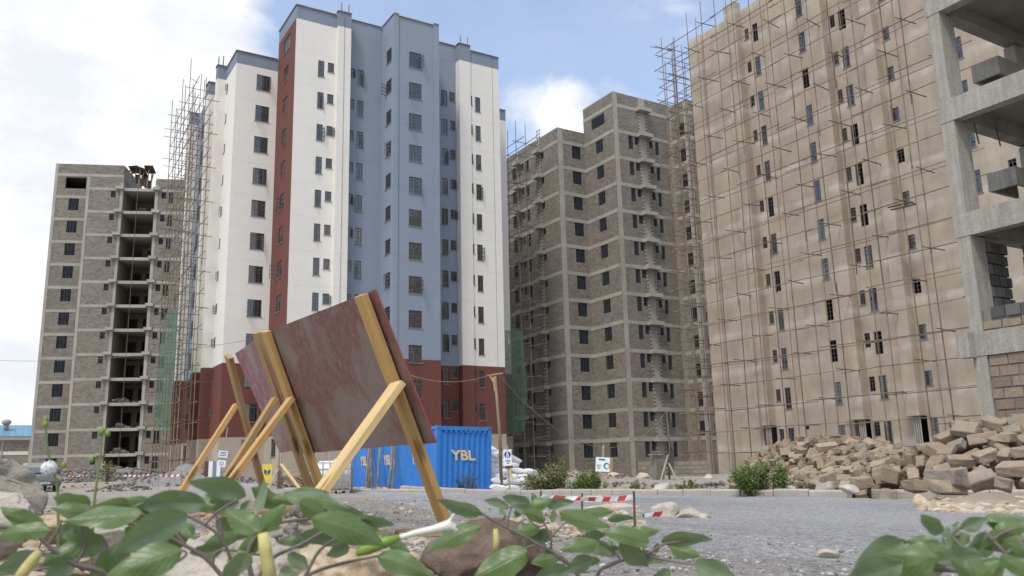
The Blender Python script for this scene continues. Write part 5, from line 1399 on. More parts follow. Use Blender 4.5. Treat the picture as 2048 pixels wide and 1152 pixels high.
# ---------------------------------------------------------------- white sacks heaped against the container
def m_sack():
    q = Mat('white_woven_sack'); v = q.coord('object'); a = q.noise(v, 3, 5, 0.6)
    col = q.mix(q.ramp(a, (0.35, 0.0), (0.7, 1.0)), (0.62, 0.62, 0.62), (0.80, 0.80, 0.79)); q.bump(q.noise(v, 7, 5, 0.6), 0.6, 0.05); return q.done(col, 0.7, 0.3)
M['sack'] = m_sack()
def sacks():
    import bmesh
    ms = []
    for k in range(5):
        bm = bmesh.new(); bmesh.ops.create_cube(bm, size=2.0); bmesh.ops.subdivide_edges(bm, edges=bm.edges, cuts=5, use_grid_fill=True)
        for v in bm.verts:
            x, y, z = v.co; f = (1-abs(x)**3.2*0.75)*(1-abs(y)**3*0.55)
            z = z*max(f, 0.10); t = 1+0.10*abs(x)**6-0.10*(1-abs(x))
            n_ = mnoise.noise(Vector((x*1.5+k*7, y*1.5, z)))*0.16+mnoise.noise(Vector((x*4+k*3, y*4, z*2)))*0.06
            v.co = Vector((x*0.43*(1-0.06*abs(y)**2), y*0.27*t*(1-0.10*abs(x)**4), (z+n_)*0.14))
        me = bpy.data.meshes.new('sack'); bm.to_mesh(me); bm.free(); me.materials.append(M['sack']); me.polygons.foreach_set('use_smooth', [True]*len(me.polygons)); ms.append(me)
    a, ue, vs_, H, zb, W = CONT; r = random.Random(12); n = 0
    rows = [(0, 3.1, 0), (1, 2.6, 0), (2, 2.2, 0), (3, 1.9, 0), (4, 1.55, 0), (5, 1.2, 0), (6, 0.8, 0), (7, 0.4, 0)]
    base = a+ue*(W+0.30)-vs_*0.25
    for k, width, _ in rows:
        for dep in (0, 1, 2):
            x = r.uniform(0, 0.3)-0.1
            while x < width-0.12*dep:
                p = base+ue*x+vs_*(0.35+dep*0.62+0.17*k+r.uniform(-.1, .1)); z = gz(p[0], p[1])+0.11+0.225*k+r.uniform(-.03, .03)
                o = inst('sack', ms[n % 5], None, (p[0], p[1], z), (r.gauss(0, .18), r.gauss(0, .14)+0.1, r.gauss(0.1, .5)), (1, 1, r.uniform(0.95, 1.2)))
                row = ('bottom', 'second', 'third', 'fourth', 'fifth', 'sixth', 'seventh', 'top')[k]
                part = 'touching the container' if x < 0.5 else ('at the right-hand slope' if x > width-0.75 else 'in the middle')
                deep = ('front', 'middle', 'rear')[dep]
                lab = 'white sack %s, %s row of the heap, %s rank' % (part, row, deep)
                tag(o, lab, 'sack', 'white sacks beside the container'); n += 1
                x += r.uniform(0.52, 0.74)
sacks()
uniquify('white sacks beside the container')

# ---------------------------------------------------------------- water tank in a cage
def ibc():
    p = at(690, 990, 31.0); p[2] = gz(p[0], p[1]); rz = math.radians(-24)
    c = at(668, 980, 31.0)
    T = thing('water_tank', (c[0], c[1], p[2]), 'white plastic water tank in a wire cage on a pallet', 'water tank', rz=rz)
    import bmesh
    bm = bmesh.new(); bmesh.ops.create_cube(bm, size=1.0); bmesh.ops.scale(bm, vec=(1.14, 0.96, 0.98), verts=bm.verts); bmesh.ops.bevel(bm, geom=list(bm.edges), offset=0.08, segments=3, affect='EDGES')
    me = bpy.data.meshes.new('tank'); bm.to_mesh(me); bm.free(); me.materials.append(M['sack']); me.polygons.foreach_set('use_smooth', [True]*len(me.polygons)); inst('tank', me, T, (0, 0, 0.64))
    b = MB()
    for z in (0.2, 0.42, 0.64, 0.86, 1.08):
        for s in (-1, 1): b.tube([(-0.6, 0.5*s, z), (0.6, 0.5*s, z)], 0.011, 5); b.tube([(0.6*s, -0.5, z), (0.6*s, 0.5, z)], 0.011, 5)
    for i in range(6):
        x = -0.6+0.24*i
        for s in (-1, 1): b.tube([(x, 0.505*s, 0.14), (x, 0.505*s, 1.12)], 0.011, 5)
    for i in range(5):
        y = -0.5+0.25*i
        for s in (-1, 1): b.tube([(0.605*s, y, 0.14), (0.605*s, y, 1.12)], 0.011, 5)
    b.build('cage', M['conc_pale'], T)
    b = MB(); b.box((-0.6, -0.5, 0.10), (0.6, 0.5, 0.14))
    for x in (-0.5, 0, 0.5): b.box((x-0.07, -0.5, 0.0), (x+0.07, 0.5, 0.10))
    b.build('pallet', M['wood_grey'], T)
    b = MB(); b.tube([(0.1, 0, 1.12), (0.1, 0, 1.19)], 0.11, 12); b.build('cap', M['sack'], T)
ibc()

# ---------------------------------------------------------------- signs, poles, wires, barrier
M['sign_white'] = m_simple('white_sign_board', (0.78, 0.78, 0.78), 0.05, 6, 0.5)
M['sign_blue'] = m_simple('sign_blue', (0.03, 0.06, 0.25), 0.05, 6, 0.5)
M['sign_green'] = m_simple('sign_green', (0.02, 0.22, 0.17), 0.05, 6, 0.5)
M['sign_yellow'] = m_simple('sign_yellow', (0.75, 0.58, 0.06), 0.08, 6, 0.5)
M['ink'] = m_simple('sign_ink', (0.03, 0.03, 0.06), 0.05, 6, 0.6)
M['tape_red'] = m_simple('tape_red', (0.62, 0.035, 0.045), 0.08, 6, 0.45)
M['tape_white'] = m_simple('tape_white', (0.80, 0.79, 0.80), 0.05, 6, 0.45)
def disc(r, n=28, y=0.0):
    b = MB(); b.add([(r*math.cos(2*PI*i/n), y, r*math.sin(2*PI*i/n)) for i in range(n)], [tuple(range(n))]); return b
def plate(T, w, h, mat, y=0.0, x=0.0, z=0.0, t=0.012, name='plate'):
    b = MB(); b.box((x-w/2, y-t/2, z-h/2), (x+w/2, y+t/2, z+h/2)); return b.build(name, mat, T)
def sign(px, pyb, d, label, tilt, hpost, zc, build, cat='sign', rz=None, post=True):
    p = at(px, pyb, d); z = gz(p[0], p[1]); ang = math.atan2(p[1], p[0])-PI/2 if rz is None else rz
    T = thing('site_sign', (p[0], p[1], z), label, cat, rz=ang); T.rotation_euler = (0, tilt, ang)
    if post:
        b = MB(); b.bar((0, 0.03, -0.1), (0, 0.03, hpost), 0.07, 0.045, (0, 1, 0)); b.build('post', M['wood_grey'], T)
    build(T, zc); return T
def s1(T, z):
    plate(T, 0.27, 0.52, M['sign_white'], -0.005, 0, z)
    b = disc(0.115); o = b.build('blue_disc', M['sign_blue'], T); o.location = (0, -0.014, z+0.11)
    b = MB()                                              # pictogram of a figure in a harness
    b.add([(0.028*math.cos(a*PI/6), 0, 0.06+0.028*math.sin(a*PI/6)) for a in range(12)], [tuple(range(12))])
    b.quad((-0.03, 0, 0.03), (-0.045, 0, -0.07), (-0.012, 0, -0.07), (-0.004, 0, 0.03)); b.quad((0.004, 0, 0.03), (0.012, 0, -0.07), (0.045, 0, -0.07), (0.03, 0, 0.03)); b.quad((-0.05, 0, -0.075), (-0.05, 0, -0.088), (0.05, 0, -0.088), (0.05, 0, -0.075))
    o = b.build('pictogram', M['sign_white'], T); o.location = (0, -0.018, z+0.11)
    for i, w in enumerate((0.17, 0.13, 0.09)): plate(T, w, 0.022, M['sign_blue'], -0.013, 0, z-0.08-0.05*i, 0.004, 'text_line')
    plate(T, 0.27, 0.09, M['red'], 0.0, 0.02, z-0.31, 0.02, 'backing_board')
sign(1020, 978, 29.5, 'white sign with a blue disc on a stake before the white sacks', -0.045, 1.66, 1.24, s1)
def s2(T, z):
    plate(T, 0.50, 0.44, M['wood_old'], 0.006, 0.05, z, 0.014, 'backing_board'); plate(T, 0.44, 0.44, M['sign_white'], -0.008, 0, z)
    plate(T, 0.2, 0.05, M['sign_green'], -0.017, -0.03, z+0.15, 0.004, 'header')
    o = disc(0.1).build('green_disc', M['sign_green'], T); o.location = (0.12, -0.0165, z-0.04); o = disc(0.06).build('face_shape', M['sign_white'], T); o.location = (0.135, -0.0185, z-0.05)
    for i in range(3): plate(T, 0.14-0.02*i, 0.02, M['sign_green'], -0.016, -0.12, z-0.02-0.05*i, 0.004, 'text_line')
sign(1203, 975, 27.0, 'white and green sign nailed to a leaning stake by the leafy bush', 0.075, 1.55, 0.95, s2)
def s3(T, z):
    plate(T, 0.55, 0.42, M['sign_white'], -0.01, 0, z+0.35); plate(T, 0.50, 0.42, M['sign_white'], -0.01, 0.0, z-0.25)
    for i in range(3): plate(T, 0.4, 0.045, M['sign_blue'], -0.02, 0, z+0.46-0.1*i, 0.004, 'text_line')
    o = disc(0.12).build('emblem', M['ink'], T); o.location = (0, -0.02, z-0.25); o = disc(0.08).build('emblem_centre', M['sign_white'], T); o.location = (0, -0.0225, z-0.25)
sign(436, 968, 58, 'pair of small white notices on a thin leaning pole', 0.12, 3.6, 1.55, s3)
def s4(T, z):
    for i, m_ in enumerate((M['red'], M['sign_white'], M['para'], M['sign_white'])): plate(T, 0.24, 1.0, m_, 0, -0.36+0.24*i, z, 0.03, 'painted_strip')
    for x in (-0.4, 0.4): plate(T, 0.07, 1.3, M['wood_grey'], 0.05, x, 0.55, 0.05, 'leg')
sign(424, 958, 58, 'striped red, white and grey panel standing against the beige plinth', 0.0, 1.2, 0.95, s4, 'panel', post=False)
def s5(T, z):
    plate(T, 0.50, 0.98, M['sign_yellow'], 0, 0, z); 
    b = MB()
    for x in (-1, 1): b.quad((x*0.02, -0.02, 0.10), (x*0.17, -0.02, 0.17), (x*0.14, -0.02, -0.02), (x*0.04, -0.02, -0.15))
    o = b.build('blue_emblem', M['sign_blue'], T); o.location = (0, 0, z+0.05)
sign(533, 962, 47, 'yellow sign with a blue mark near the timber heap', 0.02, 1.2, 0.72, s5)

# thin electric pole and its cables
def epole():
    p = at(1003, 978, 35.5); z = gz(p[0], p[1]); t = at(990, 752, 35.0)
    T = thing('electric_pole', (p[0], p[1], z), 'thin crooked wooden cable pole in front of the red corner', 'pole')
    b = MB(); m_ = (np.array([p[0], p[1], z])+t)/2+RGT*0.06; b.tube([(p[0], p[1], z-0.1), m_, t], [0.075, 0.07, 0.055], 7); b.build('shaft', M['pole'], T, smooth=True)
    b = MB(); b.bar(t+RGT*-0.33-UPV*-0.02, t+RGT*0.32+UPV*0.12, 0.06, 0.06); b.build('cross_piece', M['wood_old'], T)
    b = MB(); b.bar(t-RGT*0.05-UPV*0.05, t+RGT*0.03-UPV*0.62, 0.11, 0.05); b.bar(t-RGT*0.22-UPV*-0.02, t+RGT*0.08-UPV*0.5, 0.09, 0.04); b.build('lamp_board', M['wood_pale'], T)
    b = MB(); b.bar((p[0], p[1], z+1.9), at(1026, 950, 35)+np.array([0, 0, -0.2]), 0.06, 0.05); b.build('stay', M['wood_pale'], T)
    def cable(a, b_, sag, label, r=0.014, mat=M['pole']):
        pts = [a*(1-f)+b_*f-np.array([0, 0, 4*sag*f*(1-f)]) for f in np.linspace(0, 1, 25)]
        m2 = MB(); m2.tube(pts, r, 5); o = m2.build('cable', mat, smooth=True, off=tuple(a)); o.location = a; tag(o, label, 'cable')
    cable(t-RGT*0.3, at(800, 742, 37), 0.35, 'slack pale cable running left from the wooden pole', 0.016)
    q = at(1333, 822, 55); cable(t+RGT*0.2, q, 2.6, 'long sagging cable from the wooden pole to the post by the grey block', 0.018)
    cable(at(-60, 717, 70), at(700, 640, 38), 0.8, 'thin line strung across the sky at the left', 0.012)
    # the post at the cable's far end with its stays
    g_ = at(1339, 962, 55); g_[2] = gz(g_[0], g_[1])
    P = thing('timber_post', tuple(g_), 'tall thin post with two pale stays before the grey block', 'post')
    b = MB(); b.tube([g_, (g_+q)/2+RGT*0.1, q], [0.07, 0.06, 0.05], 7); b.build('shaft', M['pole_dark'], P, smooth=True)
    for a_, c_ in (((1322, 965), (1336, 910)), ((1353, 958), (1337, 925))):
        A = at(a_[0], a_[1], 54); A[2] = gz(A[0], A[1]); b = MB(); b.bar(A, at(c_[0], c_[1], 55), 0.10, 0.05); b.build('stay', M['wood_grey'], P)
    for k, (u, lab) in enumerate(((557, 'grey prop pole standing upright by the timber heap, left of two'), (562, 'grey prop pole standing upright by the timber heap, right of two'))):
        A = at(u-1, 975, 44); A[2] = gz(A[0], A[1]); b = MB(); b.tube([A, at(u, 890, 44)], 0.06, 7); o = b.build('prop_pole', M['wood_grey'], smooth=True, off=tuple(A)); o.location = A; tag(o, lab, 'pole')
    for (p0, p1, lab) in (((600, 985), (562, 928), 'fresh plank leaning from the right onto the prop poles'), ((536, 962), (556, 938), 'grey plank leaning from the left onto the prop poles')):
        A = at(p0[0], p0[1], 42); A[2] = gz(A[0], A[1]); b = MB(); b.bar(A, at(p1[0], p1[1], 43.9), 0.14, 0.05); o = b.build('plank', M['wood_pale'] if p0[0] > 560 else M['wood_grey'], off=tuple(A)); o.location = A; tag(o, lab, 'plank')
epole()

def tape_run(name, posts, label, seed, width=0.075, stake_h=None, cat='barrier tape'):
    """posts: [(world base, tape height)]; red and white stripes are separate facets"""
    T = thing(name, tuple(posts[0][0]), label, cat); r = random.Random(seed); b = MB()
    for (A, ha), (B, hb) in zip(posts[:-1], posts[1:]):
        A = np.array(A); B = np.array(B); Ln = np.linalg.norm(B-A); n = max(6, int(Ln/0.062)); tw0 = r.uniform(-.3, .3)
        def P(f, e):
            p = A*(1-f)+B*f; sag = 0.012*Ln*4*f*(1-f); nrm = np.cross((B-A)/Ln, (0, 0, 1))
            tw = tw0+0.7*mnoise.noise(Vector((f*3, seed, 0)))
            return p+np.array([0, 0, ha*(1-f)+hb*f-sag])+np.array([0, 0, 1])*e*width*math.cos(tw)+nrm*e*width*math.sin(tw)
        for i in range(n):
            f0, f1 = i/n, (i+1)/n; sl = 0.045/Ln
            b.quad(P(max(f0-sl*0, 0), -0.5), P(min(f1, 1), -0.5), P(min(f1+sl, 1), 0.5), P(min(f0+sl, 1), 0.5), (i//2) % 2)
    b.build('tape', [M['tape_white'], M['tape_red']], T)
    for A, h in posts:
        s = MB(); s.tube([np.array(A)-np.array([0, 0, 0.1]), np.array(A)+np.array([r.uniform(-.02, .02), 0, (stake_h or h)+0.04])], 0.009, 6); s.build('stake', M['rust'], T)
def gp(px, py): return ground_at(px, py)
a_, b_, c_ = gp(1081, 1042), gp(1163, 1050), gp(1270, 1072)
# heights read from the picture for each stake
def hgt(p, px, py): d = math.hypot(p[0], p[1]); return ray(px, py)[2]*d-p[2]
tape_run('barrier_tape', [(a_, hgt(a_, 1081, 991)), (b_, hgt(b_, 1163, 997)), (c_, hgt(c_, 1267, 994))], 'red and white barrier tape strung between rusty stakes on the road', 5, 0.034)
e_ = gp(1193, 1020)
d1, d2 = gp(1285, 1046), gp(1335, 1044); tape_run('barrier_tape', [(d1, 0.05), (d2, 0.07)], 'fallen scrap of red tape beside the pale chunk on the road', 6, 0.06, 0.03)
for k, (pa, pb, d, lab) in enumerate((((134, 968), (174, 966), 70, 'short barrier tape before the dark rubble, furthest left'), ((246, 973), (300, 976), 58, 'barrier tape in front of the grey gravel mound'), ((316, 977), (362, 977), 48, 'barrier tape by the foot of the left brace'))):
    A, B = at(*pa, d), at(*pb, d); A[2] = gz(A[0], A[1]); B[2] = gz(B[0], B[1]); tape_run('barrier_tape', [(A, 0.75), ((A+B)/2, 0.7), (B, 0.75)], lab, 20+k, 0.10, 0.9)
# ---------------------------------------------------------------- background odds and ends
def warehouse():
    d = 150.0; A = at(-160, 905, d); Bp = at(88, 905, d); u = Bp-A; u[2] = 0; Ln = np.linalg.norm(u); u /= Ln; no = np.array([u[1], -u[0], 0])
    zg = -1.0; zt = lambda px, py: ray(px, py)[2]*d
    T = thing('warehouse', (float(Bp[0]), float(Bp[1]), zg), 'low warehouse with a blue metal roof and stone wall, far left', 'warehouse')
    z1 = zt(30, 871); z2 = zt(30, 880); z3 = zt(30, 903); z4 = zt(30, 910); zr = zt(30, 849)
    def band(name, za, zb, mat, out=0.0):
        b = MB(); P = A+no*out; P = np.array([P[0], P[1], 0]); b.obox(P+u*Ln/2-no*0.1+np.array([0, 0, (za+zb)/2]), u*Ln/2, no*0.1, (0, 0, (zb-za)/2)); return b.build(name, mat, T)
    band('cream_band', z2, z1, M['white'], 0.05); band('cream_band', z4, z3, M['white'], 0.05); band('plinth', zg-1, z4, M['block_tan'])
    sg = MB(); P = A.copy(); P[2] = 0
    mo = MB(); mo.obox(P+u*Ln/2-no*0.12+np.array([0, 0, (z3+z2)/2]), u*Ln/2, no*0.1, (0, 0, (z2-z3)/2)); mo.build('mortar', M['mortar_pale'], T)
    blocks_on(sg, ('G', P+no*0.0, u, Ln), z3, z2, [], ln=0.42, ht=0.22, proud=0.03); sg.build('block', M['block_tan'], T, kind='stuff')
    for i in range(8):
        b = MB(); b.obox(P+u*(Ln-2-i*3.6)+no*0.05+np.array([0, 0, (zg+z2)/2]), u*0.12, no*0.08, (0, 0, (z2-zg)/2)); b.build('down_pipe', M['conc_pale'], T)
    b = MB(); q = Mat('blue_roof_sheet'); q.done(q.mix(q.noise(q.coord('world'), 0.4), (0.10, 0.24, 0.36), (0.15, 0.31, 0.43)), 0.5, 0.4)
    E0 = P+no*0.6; R0 = P-no*7.0
    for i in range(int(Ln/0.9)):
        a0, a1 = i*0.9, min((i+1)*0.9-0.07, Ln)
        b.quad(E0+u*a0+np.array([0, 0, z1-0.1]), E0+u*a1+np.array([0, 0, z1-0.1]), R0+u*a1+np.array([0, 0, zr+0.25]), R0+u*a0+np.array([0, 0, zr+0.25]))
        b.quad(E0+u*a1+np.array([0, 0, z1-0.1]), E0+u*(a1+0.07)+np.array([0, 0, z1-0.03]), R0+u*(a1+0.07)+np.array([0, 0, zr+0.32]), R0+u*a1+np.array([0, 0, zr+0.25]))
    b.build('roof', q.m, T)
    b = MB(); c = at(13, 846, d+3); z0 = c[2]-1.0
    b.tube([(c[0], c[1], z0), (c[0], c[1], z0+0.7)], 0.35, 12); 
    b.tube([(c[0], c[1], z0+0.7), (c[0], c[1], z0+0.9), (c[0], c[1], z0+1.2), (c[0], c[1], z0+1.45), (c[0], c[1], z0+1.55)], [0.4, 0.62, 0.68, 0.5, 0.1], 14); b.build('roof_vent', M['conc_pale'], T, smooth=True)
warehouse()

def pickup():
    import bmesh
    d = 58.0; p = at(88, 984, d); z = gz(p[0], p[1])+0.0; view = math.atan2(p[1], p[0])
    T = thing('pickup_car', (p[0], p[1], z), 'silver pickup car facing the camera behind the boulders at left', 'car', rz=view-PI/2+0.22)
    paint = M['car']; dark = M['steel']
    def box(name, lo, hi, mat, bev=0.06, shape=None):
        bm = bmesh.new(); bmesh.ops.create_cube(bm, size=1.0)
        lo = np.array(lo); hi = np.array(hi)
        for v in bm.verts:
            v.co = Vector((lo+hi)/2+np.array(v.co[:])*(hi-lo))
            if shape: v.co = Vector(shape(*v.co))
        bmesh.ops.bevel(bm, geom=list(bm.edges), offset=bev, segments=2, affect='EDGES')
        me = bpy.data.meshes.new(name); bm.to_mesh(me); bm.free(); me.materials.append(mat); return inst(name, me, T)
    box('body', (-0.90, 0, 0.42), (0.90, 4.9, 1.02), paint, 0.10, lambda x, y, zz: (x*(0.93 if y < 0.5 else 1), y, zz+(0.10 if y > 1 and zz > 0.9 else 0)))
    box('cabin', (-0.80, 1.35, 1.05), (0.80, 3.3, 1.74), paint, 0.10, lambda x, y, zz: (x*(0.86 if zz > 1.5 else 1), y+(0.5 if zz > 1.5 and y < 2 else 0), zz))
    box('windscreen', (-0.70, 1.36, 1.12), (0.70, 1.40, 1.64), M['glass_dark'], 0.01, lambda x, y, zz: (x*(0.88 if zz > 1.4 else 1), y+(0.46 if zz > 1.4 else -0.04), zz))
    box('bumper', (-0.88, -0.14, 0.36), (0.88, 0.2, 0.62), dark, 0.05); box('grille', (-0.45, -0.03, 0.70), (0.45, 0.05, 0.90), dark, 0.02)
    for zz in (0.735, 0.80, 0.865): box('grille_bar', (-0.44, -0.05, zz-0.012), (0.44, 0.0, zz+0.012), M['chrome'], 0.004)
    for s in (-1, 1):
        box('headlight', (s*0.66-0.16, -0.04, 0.72), (s*0.66+0.16, 0.10, 0.90), M['lamp'], 0.03)
        box('mirror', (s*1.02-0.10, 1.45, 1.10), (s*1.02+0.10, 1.58, 1.30), dark, 0.03)
        for y in (0.85, 3.9):
            b = MB(); b.tube([(s*0.70, y, 0.36), (s*0.93, y, 0.36)], 0.37, 18); b.build('wheel', M['rubber'], T)
    box('number_plate', (-0.26, -0.165, 0.47), (0.26, -0.145, 0.58), M['sign_white'], 0.003)
    for i in range(6): box('plate_character', (-0.2+i*0.075, -0.170, 0.495), (-0.16+i*0.075, -0.166, 0.555), M['ink'], 0.001)
M['car'] = m_simple('silver_car_paint', (0.36, 0.34, 0.30), 0.08, 2, 0.35, 0.4, 0.5)
M['chrome'] = m_simple('bright_trim', (0.6, 0.6, 0.6), 0.05, 2, 0.3, 0.6)
M['lamp'] = m_simple('headlight_glass', (0.5, 0.48, 0.42), 0.1, 5, 0.2)
M['rubber'] = m_simple('tyre_rubber', (0.03, 0.03, 0.03), 0.2, 9, 0.8)
M['glass_dark'] = m_simple('windscreen_glass', (0.10, 0.14, 0.18), 0.1, 2, 0.08, 0.0, 0.8)
pickup()

def mound(name, px, py, d, rx, ry, h, mat, label, seed, n=70, cat='mound', piece=0.09):
    c = at(px, py, d); z = gz(c[0], c[1]); r = random.Random(seed); b = MB(); nr, na = 9, 26
    vs = [(c[0], c[1], z+h)]
    for i in range(1, nr+1):
        f = i/nr
        for j in range(na):
            a = 2*PI*j/na; k = 1+0.22*mnoise.noise(Vector((math.cos(a)*1.3, math.sin(a)*1.3, seed)))
            x, y = c[0]+rx*f*k*math.cos(a), c[1]+ry*f*k*math.sin(a)
            vs.append((x, y, gz(x, y)-0.05+h*max(0, 1-f**1.35)*(1+0.30*mnoise.noise(Vector((x*0.9, y*0.9, seed))))))
    fs = [(0, 1+j, 1+(j+1) % na) for j in range(na)]
    for i in range(nr-1):
        for j in range(na): a = 1+i*na; fs.append((a+j, a+na+j, a+na+(j+1) % na, a+(j+1) % na))
    b.add(vs, fs)
    o = b.build(name, mat, smooth=True, off=(c[0], c[1], z)); o.location = (c[0], c[1], z); tag(o, label, cat); 
    if n:
        g = MB()
        for i in range(n):
            f = math.sqrt(r.random()); a = r.uniform(0, 2*PI); x, y = c[0]+rx*f*math.cos(a)*1.05, c[1]+ry*f*math.sin(a)*1.05
            zz = gz(x, y)+h*max(0, 1-f**1.35); s = piece*r.uniform(0.5, 1.6)
            V, Fc = rock_data((s, s*r.uniform(.6, 1), s*0.7), seed*100+i, 1, 0.3, 4); g.add(V+np.array([x, y, zz]), Fc)
        q = g.build('loose_stone', M['rubble_dark'], o, off=(c[0], c[1], z), kind='stuff')
M['gravel_grey'] = m_simple('grey_ballast', (0.22, 0.215, 0.20), 0.4, 8, 0.95, coord='world', bump=1.0, bs=9)
mound('gravel_mound', 385, 975, 60, 4.2, 3.0, 1.25, M['gravel_grey'], 'grey gravel mound at the foot of the left scaffold', 3, 160)
mound('gravel_mound', 318, 972, 66, 3.0, 2.4, 0.7, M['gravel_grey'], 'low grey gravel mound with a stone slab, left of the taller mound', 4, 90)
mound('rubble_mound', 215, 962, 92, 8.5, 3.0, 1.1, M['gravel_grey'], 'long dark rubble bank along the foot of the far left tower', 5, 420, 'rubble', 0.22)
mound('rubble_mound', 130, 966, 84, 4.5, 2.5, 0.55, M['gravel_grey'], 'dark rubble bank beside the silver pickup', 6, 200, 'rubble', 0.2)
mound('sand_heap', 235, 978, 64, 7.0, 1.6, 0.28, M['dirt'], 'low strip of orange sand spread before the dark rubble', 7, 30)
mound('debris_heap', 240, 984, 50, 1.6, 1.0, 0.35, M['dirt'], 'small brown debris heap on the open ground at left', 8, 80)
mound('dirt_mound', 1255, 975, 40, 3.5, 2.0, 0.28, M['dirt'], 'dry earth mound beyond the kerb in front of the grey block', 9, 90)
mound('dirt_mound', 1150, 962, 60, 5.0, 3.0, 0.6, M['dirt'], 'earth bank behind the leafy bush', 10, 110)
mound('dirt_mound', 1455, 968, 32, 2.6, 1.5, 0.35, M['dirt'], 'spread of earth and chips at the left foot of the stone heap', 11, 140)
mound('dirt_mound', 1960, 1006, 13.2, 2.2, 0.9, 0.20, M['sandy'] if 'sandy' in M else M['dirt'], 'tan spill of stone chips over the kerb at the right', 12, 0)
for k, (px, py, d, s, lab) in enumerate(((1228, 952, 60, 0.55, 'pale boulder against the grey block, left of the thin post'), (1205, 955, 60, 0.45, 'small pale boulder left of a larger one by the grey block'), (1284, 951, 58, 0.5, 'pale rock beside the low stone wall by the grey block'), (1325, 972, 33, 0.5, 'brown slab of stone lying beyond the kerb'), (1415, 953, 55, 0.4, 'rock at the foot of the scaffold corner'),
                                  (1268, 985, 26, 0.22, 'lump of stone right behind the kerb in the middle'), (1650, 985, 18.5, 0.30, 'grey boulder between the green shrub and the stones'), (1580, 988, 19.3, 0.22, 'pale lump resting on the kerb by the green shrub'), (1700, 990, 17, 0.2, 'pale broken lump on the kerb left of the gap'))):
    p = at(px, py, d); rock('rock', (p[0], p[1], gz(p[0], p[1])+s*0.2+(0.15 if d < 20 else 0)), (s, s*0.7, s*0.5), 50+k, M['rock_pale'] if k != 6 else M['rock_grey'], lab, sub=3, rot=(0, 0, k*1.1))
# low walls before the grey block
def low_wall(pa, pb, d0, d1, h, label, mat):
    A, B = at(*pa, d0), at(*pb, d1); u = B-A; u[2] = 0; Ln = np.linalg.norm(u); u /= Ln; no = np.array([u[1], -u[0], 0]); z = min(gz(A[0], A[1]), gz(B[0], B[1]))
    T = thing('low_wall', (A[0], A[1], z), label, 'wall'); P = np.array([A[0], A[1], 0])
    b = MB(); b.obox(P+u*Ln/2-no*0.12+np.array([0, 0, z+h/2-0.2]), u*Ln/2, no*0.1, (0, 0, h/2+0.2)); b.build('mortar', M['mortar'], T)
    sg = []; blocks_on(MB(), ('G', P-no*0.01, u, Ln), z-0.1, z+h, [], sg, 120, ln=0.45, ht=0.24, j=0.03, proud=0.03); put_blocks(T, sg, mat)
low_wall((1278, 962), (1320, 962), 62, 60, 1.1, 'short buff stone wall left of the thin post', M['block_tan_o'])
low_wall((1350, 962), (1420, 960), 62, 62, 1.05, 'low grey stone wall between the thin post and the scaffold', M['block_o'])

def timber_heap():
    r = random.Random(15)
    pass
    for i in range(70):
        px = r.gauss(600, 34); py = 972-max(0, r.gauss(18, 11))*max(0.15, 1-abs(px-605)/75)
        p = at(px, py, 46+r.uniform(-1.5, 1.5)); L_ = r.uniform(0.5, 1.9); a = r.uniform(0, PI); e = r.gauss(0, 0.22)
        b = MB(); dv = np.array([math.cos(a)*math.cos(e), math.sin(a)*math.cos(e), math.sin(e)]); b.bar(-dv*L_/2, dv*L_/2, r.uniform(0.08, 0.2), r.uniform(0.025, 0.05))
        p[2] = max(p[2], gz(p[0], p[1])+0.04)
        pale = r.random() < .45; hz = p[2]-gz(p[0], p[1])
        o = b.build('plank', M['wood_pale'] if pale else M['wood_grey'], off=(0, 0, 0)); o.location = p
        tag(o, '%s %s %s offcut %s in the heap, %s' % ('long' if L_ > 1.3 else 'short' if L_ < 0.85 else 'middling', 'tilted' if abs(e) > 0.15 else 'flat', 'fresh yellow' if pale else 'grey', 'low down' if hz < 0.2 else 'halfway up' if hz < 0.55 else 'on top',
            'left end' if px < 575 else 'left of centre' if px < 600 else 'right of centre' if px < 625 else 'right end'), 'plank', 'timber offcuts in the heap')
timber_heap()
uniquify('timber offcuts in the heap')
def pallets():
    for k, (px, py, lab) in enumerate(((585, 978, 'grey pallet tipped up against the timber heap, on the left'), (628, 976, 'brown pallet half buried in the timber heap, on the right'))):
        p = at(px, py, 44.5); z = gz(p[0], p[1]); T = thing('pallet', (p[0], p[1], z+0.25), lab, 'pallet', rz=0.5+k); T.rotation_euler = (0.5-k*0.9, 0.1, 0.5+k)
        for i in range(6): b = MB(); b.box((-0.6, -0.5+i*0.19, 0.1), (0.6, -0.38+i*0.19, 0.125)); b.build('slat', M['wood_grey'] if k == 0 else M['wood_old'], T)
        for x in (-0.55, 0, 0.55): b = MB(); b.box((x-0.05, -0.5, 0.0), (x+0.05, 0.57, 0.1)); b.build('bearer', M['wood_old'], T)
pallets()
def mixbox():
    p = at(1318, 962, 56); z = gz(p[0], p[1]); T = thing('brick_pier', (p[0], p[1], z), 'half-built block pier with a shuttering board by the thin post', 'pier', rz=-0.02)
    b = MB(); b.box((-0.35, -0.2, 0), (0.3, 0.3, 1.5)); b.build('core', M['mortar'], T)
    sg = []; blocks_on(MB(), ('G', (-0.35, -0.215, 0), (1, 0, 0), 0.65), 0.0, 1.5, [], sg, 40, ln=0.38, ht=0.2); put_blocks(T, sg, M['block_o'], wl=False)
    b = MB(); b.box((-0.7, -0.3, 1.52), (0.2, 0.1, 1.58)); b.build('cap_board', M['wood_grey'], T)
mixbox()
